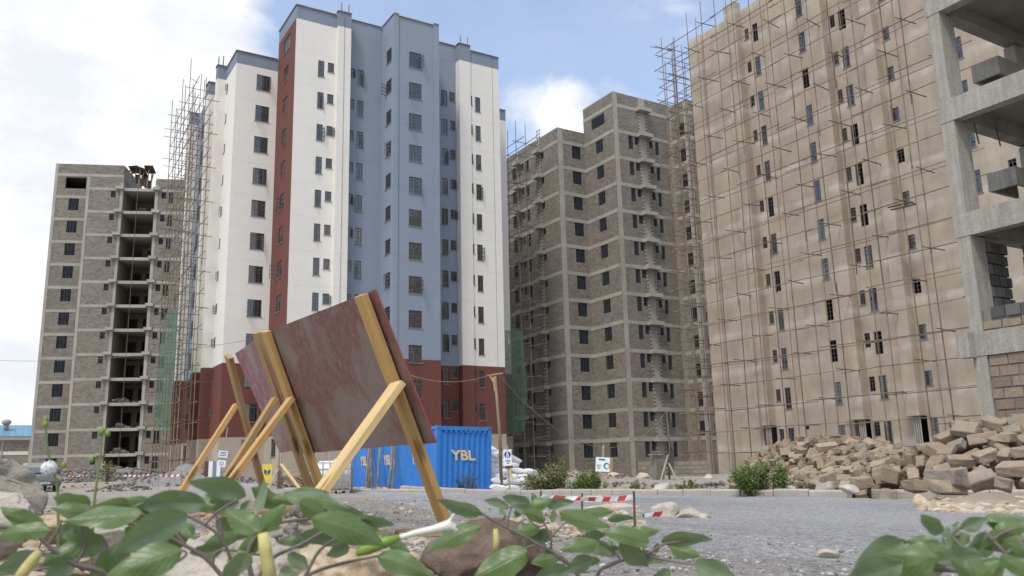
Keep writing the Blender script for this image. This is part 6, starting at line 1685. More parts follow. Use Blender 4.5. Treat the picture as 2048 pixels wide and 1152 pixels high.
# a board with two painted letters behind the sacks
def letter_board():
    p = at(990, 930, 38.5); z = gz(p[0], p[1]); T = thing('painted_board', (p[0], p[1], z), 'white board with black painted letters above the sacks', 'board', rz=math.atan2(p[1], p[0])-PI/2)
    b = MB(); b.box((-0.75, 0, 0.3), (0.75, 0.04, 1.75)); b.build('board', M['sign_white'], T)
    o = inst('lettering', text_mesh('EE', 0.75, 0.003, 0.0, mat=M['ink'], bold=0.03), T, (0, -0.006, 1.2), (PI/2, 0, 0)); o.scale = (0.85, 1, 1)
    for x in (-0.5, 0.5): b = MB(); b.box((x-0.04, 0.045, 0), (x+0.04, 0.09, 1.7)); b.build('leg', M['wood_grey'], T)
letter_board()

# ---------------------------------------------------------------- shrubs and weeds beyond the kerb
def m_leafy(name, cols, trans=0.3):
    q = Mat(name); r = q.n('ShaderNodeNewGeometry').outputs['Random Per Island']
    col = q.ramp(r, *[(i/(len(cols)-1), c) for i, c in enumerate(cols)])
    q.b.inputs['Base Color'].default_value = (0, 0, 0, 1); q.k(col, q.b.inputs['Base Color']); q.b.inputs['Roughness'].default_value = 0.6; q.b.inputs['Specular IOR Level'].default_value = 0.3
    tl = q.n('ShaderNodeBsdfTranslucent'); q.k(q.mix(0.4, col, (0.20, 0.28, 0.05)), tl.inputs[0])
    mx_ = q.n('ShaderNodeMixShader'); mx_.inputs[0].default_value = trans; q.k(q.b.outputs[0], mx_.inputs[1]); q.k(tl.outputs[0], mx_.inputs[2]); q.k(mx_.outputs[0], q.o.inputs[0]); return q.m
M['leaf_green'] = m_leafy('shrub_leaf', [(0.06, 0.12, 0.03), (0.11, 0.19, 0.045), (0.16, 0.25, 0.06), (0.25, 0.30, 0.085)])
M['leaf_mixed'] = m_leafy('flowering_bush_leaf', [(0.08, 0.13, 0.04), (0.15, 0.20, 0.065), (0.22, 0.26, 0.09), (0.29, 0.20, 0.11), (0.33, 0.31, 0.15)])
M['leaf_dry'] = m_leafy('dry_grass_blade', [(0.26, 0.21, 0.08), (0.34, 0.29, 0.12), (0.22, 0.22, 0.08)])
M['leaf_dark'] = m_leafy('small_dark_leaf', [(0.02, 0.06, 0.04), (0.04, 0.10, 0.05)])
M['twig'] = m_simple('twig_bark', (0.14, 0.105, 0.075), 0.3, 6, 0.85)
def shrub(px, py, d, w, h, n, mat, label, seed, leaf=0.07, cat='shrub', lobes=5):
    c = at(px, py, d); z = gz(c[0], c[1]); r = random.Random(seed)
    T = thing('shrub', (c[0], c[1], z), label, cat); st = MB(); lf = MB()
    fx = np.array([RGT[0], RGT[1], 0]); fx /= np.linalg.norm(fx); fy = np.array([-fx[1], fx[0], 0]); tips = []
    for i in range(26):
        a = r.uniform(-1, 1); b_ = r.uniform(-0.5, 0.5); k = r.uniform(0.45, 1.0)*(1-0.45*abs(a)**1.6)*(1+0.25*mnoise.noise(Vector((a*3, seed, 0))))
        base = fx*a*w*0.25+fy*b_*w*0.2; tip = fx*a*w*0.5+fy*b_*w*0.45+np.array([0, 0, h*k]); midp = (base+tip)/2+fx*r.uniform(-.05, .05)*w+np.array([0, 0, h*0.1])
        st.tube([base, midp, tip], [0.016, 0.010, 0.004], 5); tips.append((base, midp, tip))
    for i in range(n):
        b0, m_, t_ = r.choice(tips); f = r.uniform(0.2, 1.08)
        p = (b0*(1-f)**2+2*m_*f*(1-f)+t_*f*f)+np.array([r.gauss(0, .07)*w*0.6, r.gauss(0, .07)*w*0.6, r.gauss(0, .05)*h])
        if p[2] < 0.02: p[2] = 0.02+r.random()*0.08
        s = leaf*r.uniform(0.6, 1.4); a = r.uniform(0, 2*PI); e = r.uniform(-0.6, 0.9)
        dv = np.array([math.cos(a)*math.cos(e), math.sin(a)*math.cos(e), math.sin(e)]); sd_ = np.cross(dv, (r.gauss(0, .5), r.gauss(0, .5), 1)); sd_ /= np.linalg.norm(sd_)
        lf.add([p-dv*s*0.5, p+sd_*s*0.26, p+dv*s*0.55, p-sd_*s*0.26], [(0, 1, 2, 3)])
    o = lf.build('foliage', mat, T, off=(0, 0, 0)); o['kind'] = 'stuff'; st.build('stem', M['twig'], T, off=(0, 0, 0))
shrub(1532, 985, 19.0, 1.35, 0.92, 3800, M['leaf_green'], 'bright green shrub at the left foot of the stone heap', 1, 0.06)
shrub(1500, 984, 19.8, 0.7, 0.75, 700, M['leaf_mixed'], 'olive shrub with dry tips at the left edge of the green one', 2, 0.06)
shrub(1610, 985, 18.6, 0.6, 0.4, 500, M['leaf_mixed'], 'low scrubby growth right of the green shrub', 3, 0.05)
shrub(1128, 976, 29, 2.6, 1.15, 4600, M['leaf_mixed'], 'wide leafy bush with rusty flower tips behind the barrier tape', 4, 0.085)
shrub(1082, 974, 31.5, 1.6, 0.85, 1700, M['leaf_mixed'], 'low bush between the white sacks and the wide leafy bush', 5, 0.085)
shrub(1178, 976, 28.5, 1.2, 0.8, 1500, M['leaf_green'], 'green bush around the foot of the leaning sign stake', 6, 0.08)
shrub(1378, 976, 27, 0.8, 0.5, 500, M['leaf_dry'], 'clump of dry yellow grass behind the kerb', 7, 0.11, 'grass clump')
shrub(1275, 978, 29, 0.55, 0.5, 220, M['leaf_dry'], 'thin tuft of dry grass left of the brown slab', 8, 0.10, 'grass clump')
shrub(940, 976, 30.5, 1.0, 1.05, 330, M['leaf_dark'], 'thin dark weed growing against the end of the blue container', 9, 0.07, 'weed')
shrub(216, 960, 80, 1.4, 1.9, 260, M['leaf_dry'], 'dry brown weed on the rubble bank by the far tower', 10, 0.22, 'weed')

# ---------------------------------------------------------------- near ground: boulders, stones and pebbles
def grock(px, py, d, radii, seed, mat, label, sink=0.3, rot=(0, 0, 0), sub=4, dz=0.0, **kw):
    p = at(px, py, d); z = gtop(p[0], p[1]); return rock('boulder' if max(radii) > 0.15 else 'rock', (p[0], p[1], z+radii[2]*(1-sink*1.6)+dz), radii, seed, mat, label, rot=rot, sub=sub, **kw)
def brock(px, py, d, radii, seed, mat, label, rot=(0, 0, 0), sub=5, **kw):   # placed by its centre
    p = at(px, py, d); return rock('boulder', tuple(p), radii, seed, mat, label, rot=rot, sub=sub, **kw)
brock(-92, 978, 4.4, (0.28, 0.26, 0.17), 3, M['rock_grey'], 'large grey-buff boulder at the left edge, uppermost of three', (0.2, 0.1, 0.4), rough=0.5, fine=0.09)
brock(38, 985, 4.0, (0.15, 0.09, 0.055), 9, M['rock_grey'], 'slanting grey slab with a dark underside leaning off the left boulders', (0.0, 0.60, -0.52), rough=0.4, cuts=10, fine=0.05)
brock(-20, 1035, 3.6, (0.15, 0.14, 0.12), 5, M['rock_pale'], 'pale cream boulder at the left edge below the grey slab', (0.1, 0, 0.8), rough=0.5, fine=0.09)
brock(965, 1122, 2.5, (0.165, 0.15, 0.125), 21, M['rock_brown'], 'dark brown rounded boulder under the middle plant', (0.1, 0.15, 0.3), rough=0.35, cuts=6, fine=0.05)
brock(1030, 1165, 2.55, (0.10, 0.09, 0.07), 22, M['rock_brown'], 'smaller brown stone touching the brown boulder on its right', (0.1, 0.3, 1.3), rough=0.3)
brock(735, 1150, 2.6, (0.20, 0.16, 0.105), 31, M['rock_buff'], 'big orange-buff rock at the bottom edge left of the brown boulder', (0.05, 0.1, 0.5), rough=0.5, fine=0.1)
brock(560, 1138, 3.0, (0.17, 0.14, 0.09), 32, M['rock_pale'], 'pale flat rock at the bottom edge under the white flower tube', (0.1, 0.0, 1.5), rough=0.5, fine=0.1)
brock(470, 1120, 3.2, (0.16, 0.12, 0.085), 33, M['rock_pale'], 'pale rock with orange stains behind the big left plant', (0, 0.1, 0.3), rough=0.5, fine=0.1)
brock(640, 1105, 3.5, (0.14, 0.12, 0.07), 34, M['rock_buff'], 'orange-buff rock behind the large drooping leaf', (0, 0.1, 2.0), rough=0.5, fine=0.1)
brock(330, 1112, 3.3, (0.15, 0.13, 0.08), 35, M['rock_buff'], 'buff rock seen through the stems of the left plant', (0.1, 0, 2.6), rough=0.5, fine=0.1)
brock(200, 1090, 3.7, (0.20, 0.16, 0.08), 36, M['rock_pale'], 'pale broken rock near the left edge behind the leaves', (0.1, 0.1, 0.9), rough=0.5, fine=0.1)
brock(110, 1055, 4.4, (0.20, 0.15, 0.07), 37, M['rock_buff'], 'orange-tinted rock below the slanting slab', (0, 0.1, 0.2), rough=0.5, fine=0.1)
brock(400, 1150, 2.7, (0.13, 0.11, 0.08), 38, M['rock_pale'], 'cream rock at the bottom edge left of the yellow tube', (0, 0.1, 0.2), rough=0.5, fine=0.1)
grock(1335, 1066, 7.6, (0.13, 0.12, 0.10), 41, M['rock_pale'], 'angular pale chunk on the road right of the barrier', 0.25, (0.3, 0.1, 0.5), cuts=9)
grock(1375, 1072, 7.6, (0.15, 0.11, 0.075), 42, M['rock_pale'], 'rough pale lump beside the angular chunk on the road', 0.25, (0, 0.1, 0.2))
grock(1408, 1076, 7.5, (0.08, 0.08, 0.05), 43, M['rock_pale'], 'small pale stone at the right end of the chunk group', 0.3)
grock(1178, 1028, 11, (0.19, 0.08, 0.07), 44, M['rock_pale'], 'long pale stone lying under the barrier tape', 0.2, (0, -0.15, -0.5))
grock(1220, 1046, 9.2, (0.30, 0.16, 0.06), 45, M['rock_buff'], 'spread of buff clods inside the barrier', 0.3, (0, 0, -0.4))
grock(1045, 1052, 8.6, (0.20, 0.16, 0.09), 46, M['rock_grey'], 'brown heap of crumbled stone behind the middle plant', 0.3, rough=0.6)
grock(1463, 1046, 10, (0.035, 0.03, 0.022), 47, M['sack'], 'small white scrap lying on the grey road', 0.2, sub=2)
grock(1712, 1054, 9, (0.05, 0.045, 0.03), 48, M['rock_buff'], 'small buff stone alone on the grey road', 0.2, sub=3)
grock(1655, 1115, 5.2, (0.06, 0.05, 0.03), 49, M['rock_pale'], 'pale stone on the gravel above the right plant', 0.3, sub=3)
grock(1370, 1003, 17.5, (0.07, 0.03, 0.02), 53, M['rubber'], 'dark scrap lying on the road near the kerb', 0.3, sub=2)
grock(1836, 1008, 14.3, (0.13, 0.11, 0.09), 54, M['rock_buff'], 'orange-buff stone at the left end of the chip spill', 0.2)
def pebbles():
    rs = np.random.RandomState(4); protos = [rock_data((1, rs.uniform(.6, .95), rs.uniform(.4, .7)), 900+i, 1, 0.3, 4) for i in range(10)]
    def scatter(n, sampler, smin, smax, mat, name, power=2.2):
        b = MB()
        for i in range(n):
            x, y = sampler(); s = smin+(smax-smin)*rs.rand()**power; V, Fc = protos[rs.randint(10)]; a = rs.uniform(0, 2*PI); ca, sa = math.cos(a), math.sin(a)
            W = V*s; W = np.stack([W[:, 0]*ca-W[:, 1]*sa, W[:, 0]*sa+W[:, 1]*ca, W[:, 2]], -1); b.add(W+np.array([x, y, gtop(x, y)+s*0.2+ROADUP(x, y)]), Fc)
        o = b.build(name, mat, smooth=False); o['kind'] = 'stuff'
    def px_sample(x0, x1, y0, y1):
        def f():
            while True:
                q = PXG(rs.uniform(x0, x1), rs.uniform(y0, y1))
                if q is not None: return q[0], q[1]
        return f
    # quick ground hit on the mean plane
    def PXG(px, py):
        r_ = ray(px, py)
        if r_[2] > -0.012: return None
        d = 5.0
        for _ in range(6): d = gz(r_[0]*d, r_[1]*d)/r_[2]
        if d > 40: return None
        return r_*d
    def ROADUP(x, y): return 0.03 if x > 4.0+max(0, min((y-9)*.42, 7.5)) and x < KX else 0.0
    scatter(2600, px_sample(-60, 2100, 1000, 1152), 0.004, 0.022, M['peb_pale'], 'gravel', 3)
    scatter(2600, px_sample(700, 2100, 998, 1150), 0.004, 0.018, M['peb_grey'], 'gravel', 2.5)
    scatter(1500, px_sample(-60, 900, 1000, 1150), 0.008, 0.045, M['peb_buff'], 'gravel', 3)
    scatter(900, px_sample(1840, 2090, 1003, 1035), 0.02, 0.09, M['peb_buff'], 'stone_chips', 2.0)
    scatter(700, px_sample(-40, 760, 1075, 1200), 0.02, 0.08, M['peb_buff'], 'gravel', 2)
    scatter(420, px_sample(1020, 1290, 1030, 1075), 0.012, 0.05, M['peb_buff'], 'gravel', 2)
    def behind():
        y = rs.uniform(9, 40); return KX+0.25+abs(rs.normal(0, 2.5)), y
    scatter(900, behind, 0.03, 0.14, M['peb_buff'], 'stone_chips', 3)
M['peb_pale'] = m_random('pale_pebble', [(0.34, 0.31, 0.27), (0.45, 0.42, 0.37), (0.56, 0.53, 0.48)], source='island', bump=0.2)
M['peb_grey'] = m_random('grey_pebble', [(0.16, 0.165, 0.175), (0.26, 0.265, 0.275), (0.36, 0.36, 0.36)], source='island', bump=0.2)
M['peb_buff'] = m_random('buff_chip', [(0.36, 0.27, 0.17), (0.47, 0.38, 0.26), (0.55, 0.48, 0.38), (0.30, 0.24, 0.17)], source='island', bump=0.2)
pebbles()

mound('earth_mound', 606, 1062, 5.35, 0.55, 0.45, 0.20, M['dirt'], 'low mound of earth and stones under the foot of the pale brace', 14, 60, piece=0.03)
# ---------------------------------------------------------------- thorn-apple plants right in front of the camera
def m_leaf():
    q = Mat('thorn_apple_leaf'); v = q.coord('object'); geo = q.n('ShaderNodeNewGeometry')
    uv = q.n('ShaderNodeTexCoord').outputs['UV']; sp = q.n('ShaderNodeSeparateXYZ'); q.k(uv, sp.inputs[0])
    ab = q.n('ShaderNodeMath', operation='ABSOLUTE'); q.k(sp.outputs['Y'], ab.inputs[0])
    # side veins slant forward from the midrib
    a = q.n('ShaderNodeMath', operation='MULTIPLY_ADD'); q.k(ab.outputs[0], a.inputs[0]); a.inputs[1].default_value = -0.30; q.k(sp.outputs['X'], a.inputs[2])
    b = q.n('ShaderNodeMath', operation='MULTIPLY'); q.k(a.outputs[0], b.inputs[0]); b.inputs[1].default_value = 7.5
    c = q.n('ShaderNodeMath', operation='FRACT'); q.k(b.outputs[0], c.inputs[0])
    vein = q.ramp(c.outputs[0], (0.0, 1.0), (0.09, 0.0), (0.91, 0.0), (1.0, 1.0))
    mid = q.ramp(ab.outputs[0], (0.0, 1.0), (0.07, 0.0))
    mxv = q.n('ShaderNodeMath', operation='MAXIMUM'); q.k(vein, mxv.inputs[0]); q.k(mid, mxv.inputs[1])
    vs_ = q.n('ShaderNodeMath', operation='MULTIPLY'); q.k(mxv.outputs[0], vs_.inputs[0]); vs_.inputs[1].default_value = 0.75
    n = q.noise(v, 40, 4, 0.6); rr = q.n('ShaderNodeObjectInfo').outputs['Random']
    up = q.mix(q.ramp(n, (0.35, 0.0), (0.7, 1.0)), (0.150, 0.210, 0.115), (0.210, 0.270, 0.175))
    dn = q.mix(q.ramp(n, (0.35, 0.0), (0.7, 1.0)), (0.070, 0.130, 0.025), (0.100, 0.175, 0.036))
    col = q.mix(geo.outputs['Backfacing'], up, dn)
    col = q.mix(vs_.outputs[0], col, (0.20, 0.25, 0.11))
    col = q.mix(q.ramp(rr, (0.0, 0.0), (1.0, 0.25)), col, (0.15, 0.17, 0.05))
    q.k(col, q.b.inputs['Base Color']); q.b.inputs['Roughness'].default_value = 0.42; q.b.inputs['Specular IOR Level'].default_value = 0.65; q.b.inputs['Sheen Weight'].default_value = 0.8; q.b.inputs['Sheen Roughness'].default_value = 0.45
    q.bump(mxv.outputs[0], 0.35, 0.002)
    tl = q.n('ShaderNodeBsdfTranslucent'); q.k(q.mix(vs_.outputs[0], (0.16, 0.26, 0.03), (0.26, 0.33, 0.08)), tl.inputs[0])
    m_ = q.n('ShaderNodeMixShader'); m_.inputs[0].default_value = 0.30; q.k(q.b.outputs[0], m_.inputs[1]); q.k(tl.outputs[0], m_.inputs[2]); q.k(m_.outputs[0], q.o.inputs[0]); return q.m
M['datura'] = m_leaf()
M['stem'] = m_simple('purple_brown_stem', (0.165, 0.130, 0.110), 0.25, 20, 0.55)
M['stem_green'] = m_simple('green_stem', (0.16, 0.21, 0.06), 0.2, 20, 0.5)
M['petal'] = m_simple('white_petal', (0.68, 0.67, 0.57), 0.14, 20, 0.6)
M['petal_y'] = m_simple('yellowing_flower_tube', (0.52, 0.46, 0.17), 0.35, 18, 0.7)
M['calyx'] = m_simple('green_calyx', (0.21, 0.30, 0.05), 0.18, 25, 0.5)
def leaf_into(T, base, tip, width, face, seed, curl=0.16, fold=-0.30):
    """base and tip in world space; face = direction the upper side looks towards"""
    base = np.array(base); tip = np.array(tip); ax = tip-base; L_ = np.linalg.norm(ax); ax /= L_
    f = np.array(face, float); f -= ax*(f@ax); f /= np.linalg.norm(f); sd_ = np.cross(f, ax)
    r = random.Random(seed); nu, nv = 15, 9; vs = []; uvs = []
    lop = r.uniform(-.12, .12)
    for i in range(nu):
        t = i/(nu-1); prof = (t**0.62)*((1-t)**0.95)/0.352 if 0 < t < 1 else 0.0
        prof = max(prof, 0.03 if t < 0.5 else 0.004)
        side = curl*L_*(t-t*t)*1.6*(1 if seed % 3 else -0.4)
        for j in range(nv):
            s = (j/(nv-1))*2-1
            wv = 0.05*width*math.sin(t*11+seed)*abs(s)**2+0.045*width*mnoise.noise(Vector((t*4, s*1.5, seed)))
            hw = width/2*prof*(1+0.10*math.sin(t*9+seed*2+ (1 if s > 0 else 0)))
            p = base+ax*L_*t+sd_*(s*hw+lop*L_*(t-t*t))+f*(side+abs(s)*hw*fold-L_*0.22*max(0, t-0.45)**1.7+wv)
            vs.append(p); uvs.append((t, s))
    fs = [(i*nv+j, i*nv+j+1, (i+1)*nv+j+1, (i+1)*nv+j) for i in range(nu-1) for j in range(nv-1)]
    c = base; off = np.array(WLOC[T.name])
    me = bpy.data.meshes.new('leaf'); me.from_pydata([tuple(v-c) for v in vs], [], fs); me.materials.append(M['datura'])
    ul = me.uv_layers.new(name='UVMap')
    for p in me.polygons:
        p.use_smooth = True
        for li, vi in zip(p.loop_indices, p.vertices): ul.data[li].uv = uvs[vi]
    me.update(); o = bpy.data.objects.new('leaf', me); C.objects.link(o); o.parent = T; o.location = c-off
    return o
UPW = np.array([0, 0, 1.0])
def px_leaf(T, b, t, wpx, d, mode, seed, dd=0.0, **kw):
    """b, t: pixels of base and tip; wpx: drawn width; mode: 'u' shows the under side, 't' the top; number = tilt"""
    B = at(b[0], b[1], d); Tp = at(t[0], t[1], d+dd)
    cen = (B+Tp)/2; view = -cen/np.linalg.norm(cen)                 # towards the eye
    ax = (Tp-B)/np.linalg.norm(Tp-B)
    up = UPW-ax*(UPW@ax)
    if np.linalg.norm(up) < 0.45: up = up+RGT*0.5
    up /= np.linalg.norm(up)
    L_ = np.linalg.norm(Tp-B); app = wpx/F_PX*d*1.05; w_ = min(max(app*1.05, L_*0.34), L_*0.52)
    vp = view-ax*(view@ax); vp /= np.linalg.norm(vp); e0 = math.asin(max(-1, min(1, up@vp)))     # how much of the top a level leaf shows
    tgt = math.asin(min(0.97, app/w_))*(1 if mode[0] == 't' else -1 if mode[0] == 'u' else 0.6)
    tilt = tgt
    hor = up-vp*(up@vp); hor /= np.linalg.norm(hor)
    f = hor*math.cos(tilt)+vp*math.sin(tilt)
    return leaf_into(T, B, Tp, w_, f, seed, **kw)
def px_stem(T, pts, d, r0, r1, mat=None, name='stem', dds=None):
    k = len(pts); P = []
    for i, (x, y) in enumerate(pts):
        P.append(at(x, y, d+(dds[i] if dds else 0)))
    # smooth
    Q = []
    for i in range(k-1):
        p0 = P[max(i-1, 0)]; p1 = P[i]; p2 = P[i+1]; p3 = P[min(i+2, k-1)]
        for f in np.linspace(0, 1, 5)[:-1]:
            Q.append(0.5*((2*p1)+(-p0+p2)*f+(2*p0-5*p1+4*p2-p3)*f*f+(-p0+3*p1-3*p2+p3)*f**3))
    Q.append(P[-1]); n = len(Q)
    b = MB(); b.tube(Q, [r0+(r1-r0)*i/(n-1) for i in range(n)], 8); return b.build(name, mat or M['stem'], T, smooth=True)

def plant(name_label, root_px, d, leaves, stems, seed0):
    R0 = at(root_px[0], root_px[1], d); z = gtop(R0[0], R0[1]); T = thing('thorn_apple_plant', (R0[0], R0[1], z), name_label, 'plant')
    for i, (b, t, w_, mode, dd0) in enumerate(leaves): px_leaf(T, b, t, w_, d+dd0, mode, seed0+i, dd=((seed0+i*7) % 5-2)*0.012)
    for s in stems: px_stem(T, s[0], d+s[3] if len(s) > 3 else d, s[1]*0.72, s[2]*0.72)
    return T, R0, z

# ---- big plant on the left
LV = [((181, 1012), (104, 990), 30, 'u', .05), ((192, 1028), (104, 1014), 30, 't', .02), ((285, 1026), (120, 1036), 36, 't', -.04), ((287, 1012), (172, 1012), 22, 'u', .06), ((411, 1006), (270, 1010), 42, 'u', 0.02),
      ((374, 1028), (216, 1106), 56, 'uu', -.08), ((365, 1100), (206, 1153), 52, 't', -.14), ((100, 1060), (-12, 1072), 30, 't', -.03), ((88, 1052), (10, 1028), 34, 'tt', 0.05), ((60, 1062), (-20, 1052), 24, 't', 0.08),
      ((212, 1084), (100, 1110), 40, 'u', .04), ((190, 1072), (110, 1058), 36, 'u', .06), ((72, 1110), (-12, 1150), 66, 'uu', -.06), ((152, 1122), (84, 1156), 44, 'uu', .0), ((210, 1104), (236, 1152), 36, 'tt', -.05),
      ((492, 990), (375, 961), 36, 'u', -.02), ((424, 1022), (479, 1003), 26, 'u', .04), ((521, 1064), (447, 1017), 46, 'tt', -.10), ((521, 1064), (572, 1008), 40, 'tt', -.10), ((512, 1030), (531, 957), 17, 'uu', -.04),
      ((560, 1012), (506, 975), 38, 'tt', .04), ((566, 990), (704, 1010), 42, 'e', -.05), ((598, 1004), (670, 1042), 32, 't', -.08), ((648, 1014), (737, 1034), 26, 'u', .02), ((622, 1036), (774, 1090), 50, 't', -.12),
      ((700, 1042), (794, 1044), 24, 'u', .03), ((735, 1062), (784, 1066), 14, 'e', .06), ((778, 1088), (824, 1103), 22, 't', .04), ((754, 1112), (868, 1152), 42, 't', -.10), ((432, 1040), (502, 1072), 42, 'u', .06),
      ((362, 1045), (390, 1078), 32, 'tt', .02), ((447, 1098), (378, 1104), 30, 'u', .04), ((496, 1106), (446, 1156), 46, 'uu', -.15), ((575, 1108), (622, 1140), 34, 'u', .06), ((622, 1086), (548, 1080), 22, 't', .05),
      ((330, 1040), (300, 1062), 18, 'u', .03), ((250, 1055), (300, 1085), 26, 'u', .08), ((620, 1062), (690, 1070), 26, 'u', .06), ((420, 1005), (456, 985), 14, 'uu', .05), ((30, 1085), (70, 1040), 26, 'u', .07), ((145, 1050), (120, 1078), 22, 'u', .05),
      ((545, 1000), (600, 985), 22, 't', .02), ((560, 1000), (660, 982), 30, 't', .0), ((470, 1000), (410, 988), 24, 't', .05), ((440, 1012), (350, 1000), 26, 't', .06), ((330, 1020), (250, 996), 28, 't', .05), ((240, 1040), (330, 1028), 30, 'u', .05), ((60, 1040), (0, 1012), 26, 't', .08), ((660, 1030), (760, 1060), 30, 't', .03), ((530, 1075), (470, 1110), 34, 't', .0), ((380, 1060), (300, 1100), 40, 'u', .02), ((160, 1090), (80, 1130), 40, 't', .0), ((260, 1100), (180, 1150), 44, 'u', .03), ((700, 1060), (640, 1040), 20, 'u', .06), ((600, 1070), (690, 1085), 30, 'u', .04), ((480, 1070), (410, 1085), 26, 't', .05), ((480, 1020), (500, 1000), 16, 'uu', .0), ((660, 1056), (700, 1085), 22, 't', .05), ((700, 1095), (650, 1110), 24, 'u', .06), ((330, 1120), (290, 1150), 36, 'u', .02), ((560, 1140), (600, 1165), 34, 'u', .0)]
ST = [([(500, 1400), (480, 1220), (425, 1130), (372, 1092), (300, 1058), (185, 1028)], .0055, .0028), ([(480, 1220), (470, 1150), (445, 1080), (410, 1050), (370, 1030)], .0045, .0025), ([(500, 1400), (505, 1180), (495, 1110), (520, 1066), (560, 1045), (625, 1037)], .0060, .0026),
      ([(505, 1180), (540, 1120), (600, 1090), (650, 1062), (700, 1043)], .0042, .0022), ([(500, 1400), (560, 1220), (610, 1155), (680, 1128), (756, 1112)], .0052, .0026), ([(610, 1155), (640, 1100), (690, 1070), (735, 1063)], .0035, .002),
      ([(300, 1300), (230, 1160), (150, 1128), (95, 1090), (60, 1062), (-20, 1052)], .0055, .003), ([(150, 1128), (170, 1090), (160, 1050), (180, 1014)], .0035, .002), ([(95, 1090), (115, 1062), (124, 1038)], .003, .002), ([(372, 1092), (345, 1062), (300, 1040), (285, 1027)], .0035, .002),
      ([(425, 1130), (440, 1100), (520, 1110), (500, 1108)], .003, .002), ([(230, 1160), (330, 1135), (372, 1110), (365, 1100)], .0035, .002), ([(445, 1080), (440, 1045), (425, 1024)], .003, .002), ([(410, 1050), (440, 1020), (492, 990)], .003, .002), ([(520, 1066), (516, 1045), (514, 1030)], .003, .002), ([(230, 1160), (215, 1120), (213, 1085)], .003, .002)]
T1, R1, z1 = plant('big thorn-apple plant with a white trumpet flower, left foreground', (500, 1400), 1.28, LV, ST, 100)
def flower(T, d, pts, radii, cal, label=None):
    P = [at(x, y, d) for x, y in pts]
    b = MB(); b.tube(P, radii, 12, 0, False)
    # flared rim with five points
    c = P[-1]; dv = P[-1]-P[-2]; dv /= np.linalg.norm(dv); x = np.cross(dv, UPW); x /= np.linalg.norm(x); y = np.cross(x, dv); n = 20; r0 = radii[-1]; v0 = []
    for ring, (rr_, fwd) in enumerate(((r0, 0), (r0*1.35, .006), (r0*1.75, .008))):
        for j in range(n):
            a = 2*PI*j/n; k = 1+(0.16*math.cos(5*a) if ring == 2 else 0); v0.append(c+(x*math.cos(a)+y*math.sin(a))*rr_*k+dv*(fwd+(0.004*math.cos(5*a) if ring == 2 else 0)))
    b.add(v0, [(r_*n+j, r_*n+(j+1) % n, (r_+1)*n+(j+1) % n, (r_+1)*n+j) for r_ in range(2) for j in range(n)])
    b.build('flower', M['petal'], T, smooth=True)
    Q = [at(x, y, d) for x, y in cal[0]]; b = MB(); b.tube(Q, cal[1], 9); b.build('calyx', M['calyx'], T, smooth=True)
flower(T1, 1.22, [(790, 1078), (830, 1066), (865, 1059), (884, 1054), (897, 1051)], [.0034, .0044, .0054, .0066, .0078], ([(712, 1108), (735, 1098), (770, 1085), (800, 1074)], [.0040, .0085, .0078, .0042]))
def tube_part(T, d, pts, radii, mat, name):
    b = MB(); b.tube([at(x, y, d) for x, y in pts], radii, 10); b.build(name, mat, T, smooth=True)
tube_part(T1, 1.16, [(526, 1066), (531, 1100), (536, 1130), (542, 1175)], [.0066, .0082, .0088, .0094], M['petal_y'], 'flower_tube')
tube_part(T1, 1.18, [(80, 1102), (68, 1118), (52, 1138), (36, 1160)], [.0045, .0068, .0070, .0066], M['petal_y'], 'flower_tube')
tube_part(T1, 1.24, [(470, 1112), (485, 1122), (505, 1118)], [.008, .012, .006], M['calyx'], 'seed_pod')

# ---- middle plant
LM = [((965, 1027), (872, 993), 24, 'u', 0), ((1062, 1013), (1005, 992), 28, 'u', .02), ((1018, 1015), (970, 1000), 18, 'u', .04), ((1026, 1013), (1085, 1026), 18, 'u', -.02), ((1092, 1012), (1148, 1002), 20, 'u', 0), ((1092, 1040), (1047, 1022), 36, 'tt', -.03),
      ((1118, 1024), (1223, 1053), 32, 't', -.04), ((1214, 1038), (1270, 1034), 14, 'u', .02), ((1300, 1084), (1204, 1062), 34, 't', -.03), ((1290, 1062), (1205, 1055), 18, 't', .03), ((1199, 1086), (1120, 1098), 28, 't', -.04), ((1104, 1064), (1050, 1088), 28, 'u', .04),
      ((1239, 1083), (1296, 1132), 44, 'uu', -.02), ((1321, 1082), (1426, 1074), 26, 'u', 0), ((1322, 1082), (1368, 1074), 18, 't', .04), ((1388, 1128), (1478, 1156), 42, 'u', -.06), ((1185, 1115), (1126, 1142), 36, 'u', -.03), ((1138, 1138), (1070, 1156), 34, 'u', -.05),
      ((1055, 1100), (944, 1156), 58, 't', -.14), ((963, 1053), (852, 1102), 34, 't', .03), ((1060, 1078), (1104, 1060), 20, 'u', .05), ((1075, 1010), (1064, 985), 16, 'tt', .03), ((1128, 1012), (1100, 1000), 14, 't', .02), ((1220, 1080), (1222, 1104), 20, 'tt', .0), ((1316, 1086), (1310, 1106), 12, 'u', .03),
      ((1150, 1045), (1185, 1062), 20, 'u', .05), ((1060, 1012), (1110, 998), 22, 't', .0), ((1160, 1030), (1230, 1020), 22, 't', .03), ((1080, 1055), (1020, 1065), 26, 't', .03), ((1250, 1075), (1320, 1060), 26, 't', .02), ((1180, 1090), (1250, 1100), 28, 'u', .03), ((1120, 1110), (1060, 1125), 34, 't', .0), ((960, 1030), (900, 1020), 20, 't', .03), ((1340, 1095), (1400, 1110), 26, 't', .03), ((1010, 1040), (1000, 1018), 13, 'uu', .0), ((1035, 1035), (1038, 1010), 13, 'uu', .0), ((1105, 1045), (1110, 1018), 14, 'uu', .0), ((1165, 1075), (1210, 1070), 22, 'u', .05), ((1270, 1110), (1330, 1125), 22, 'u', .05), ((1340, 1140), (1300, 1165), 30, 'u', .0), ((1200, 1120), (1160, 1125), 16, 't', .04)]
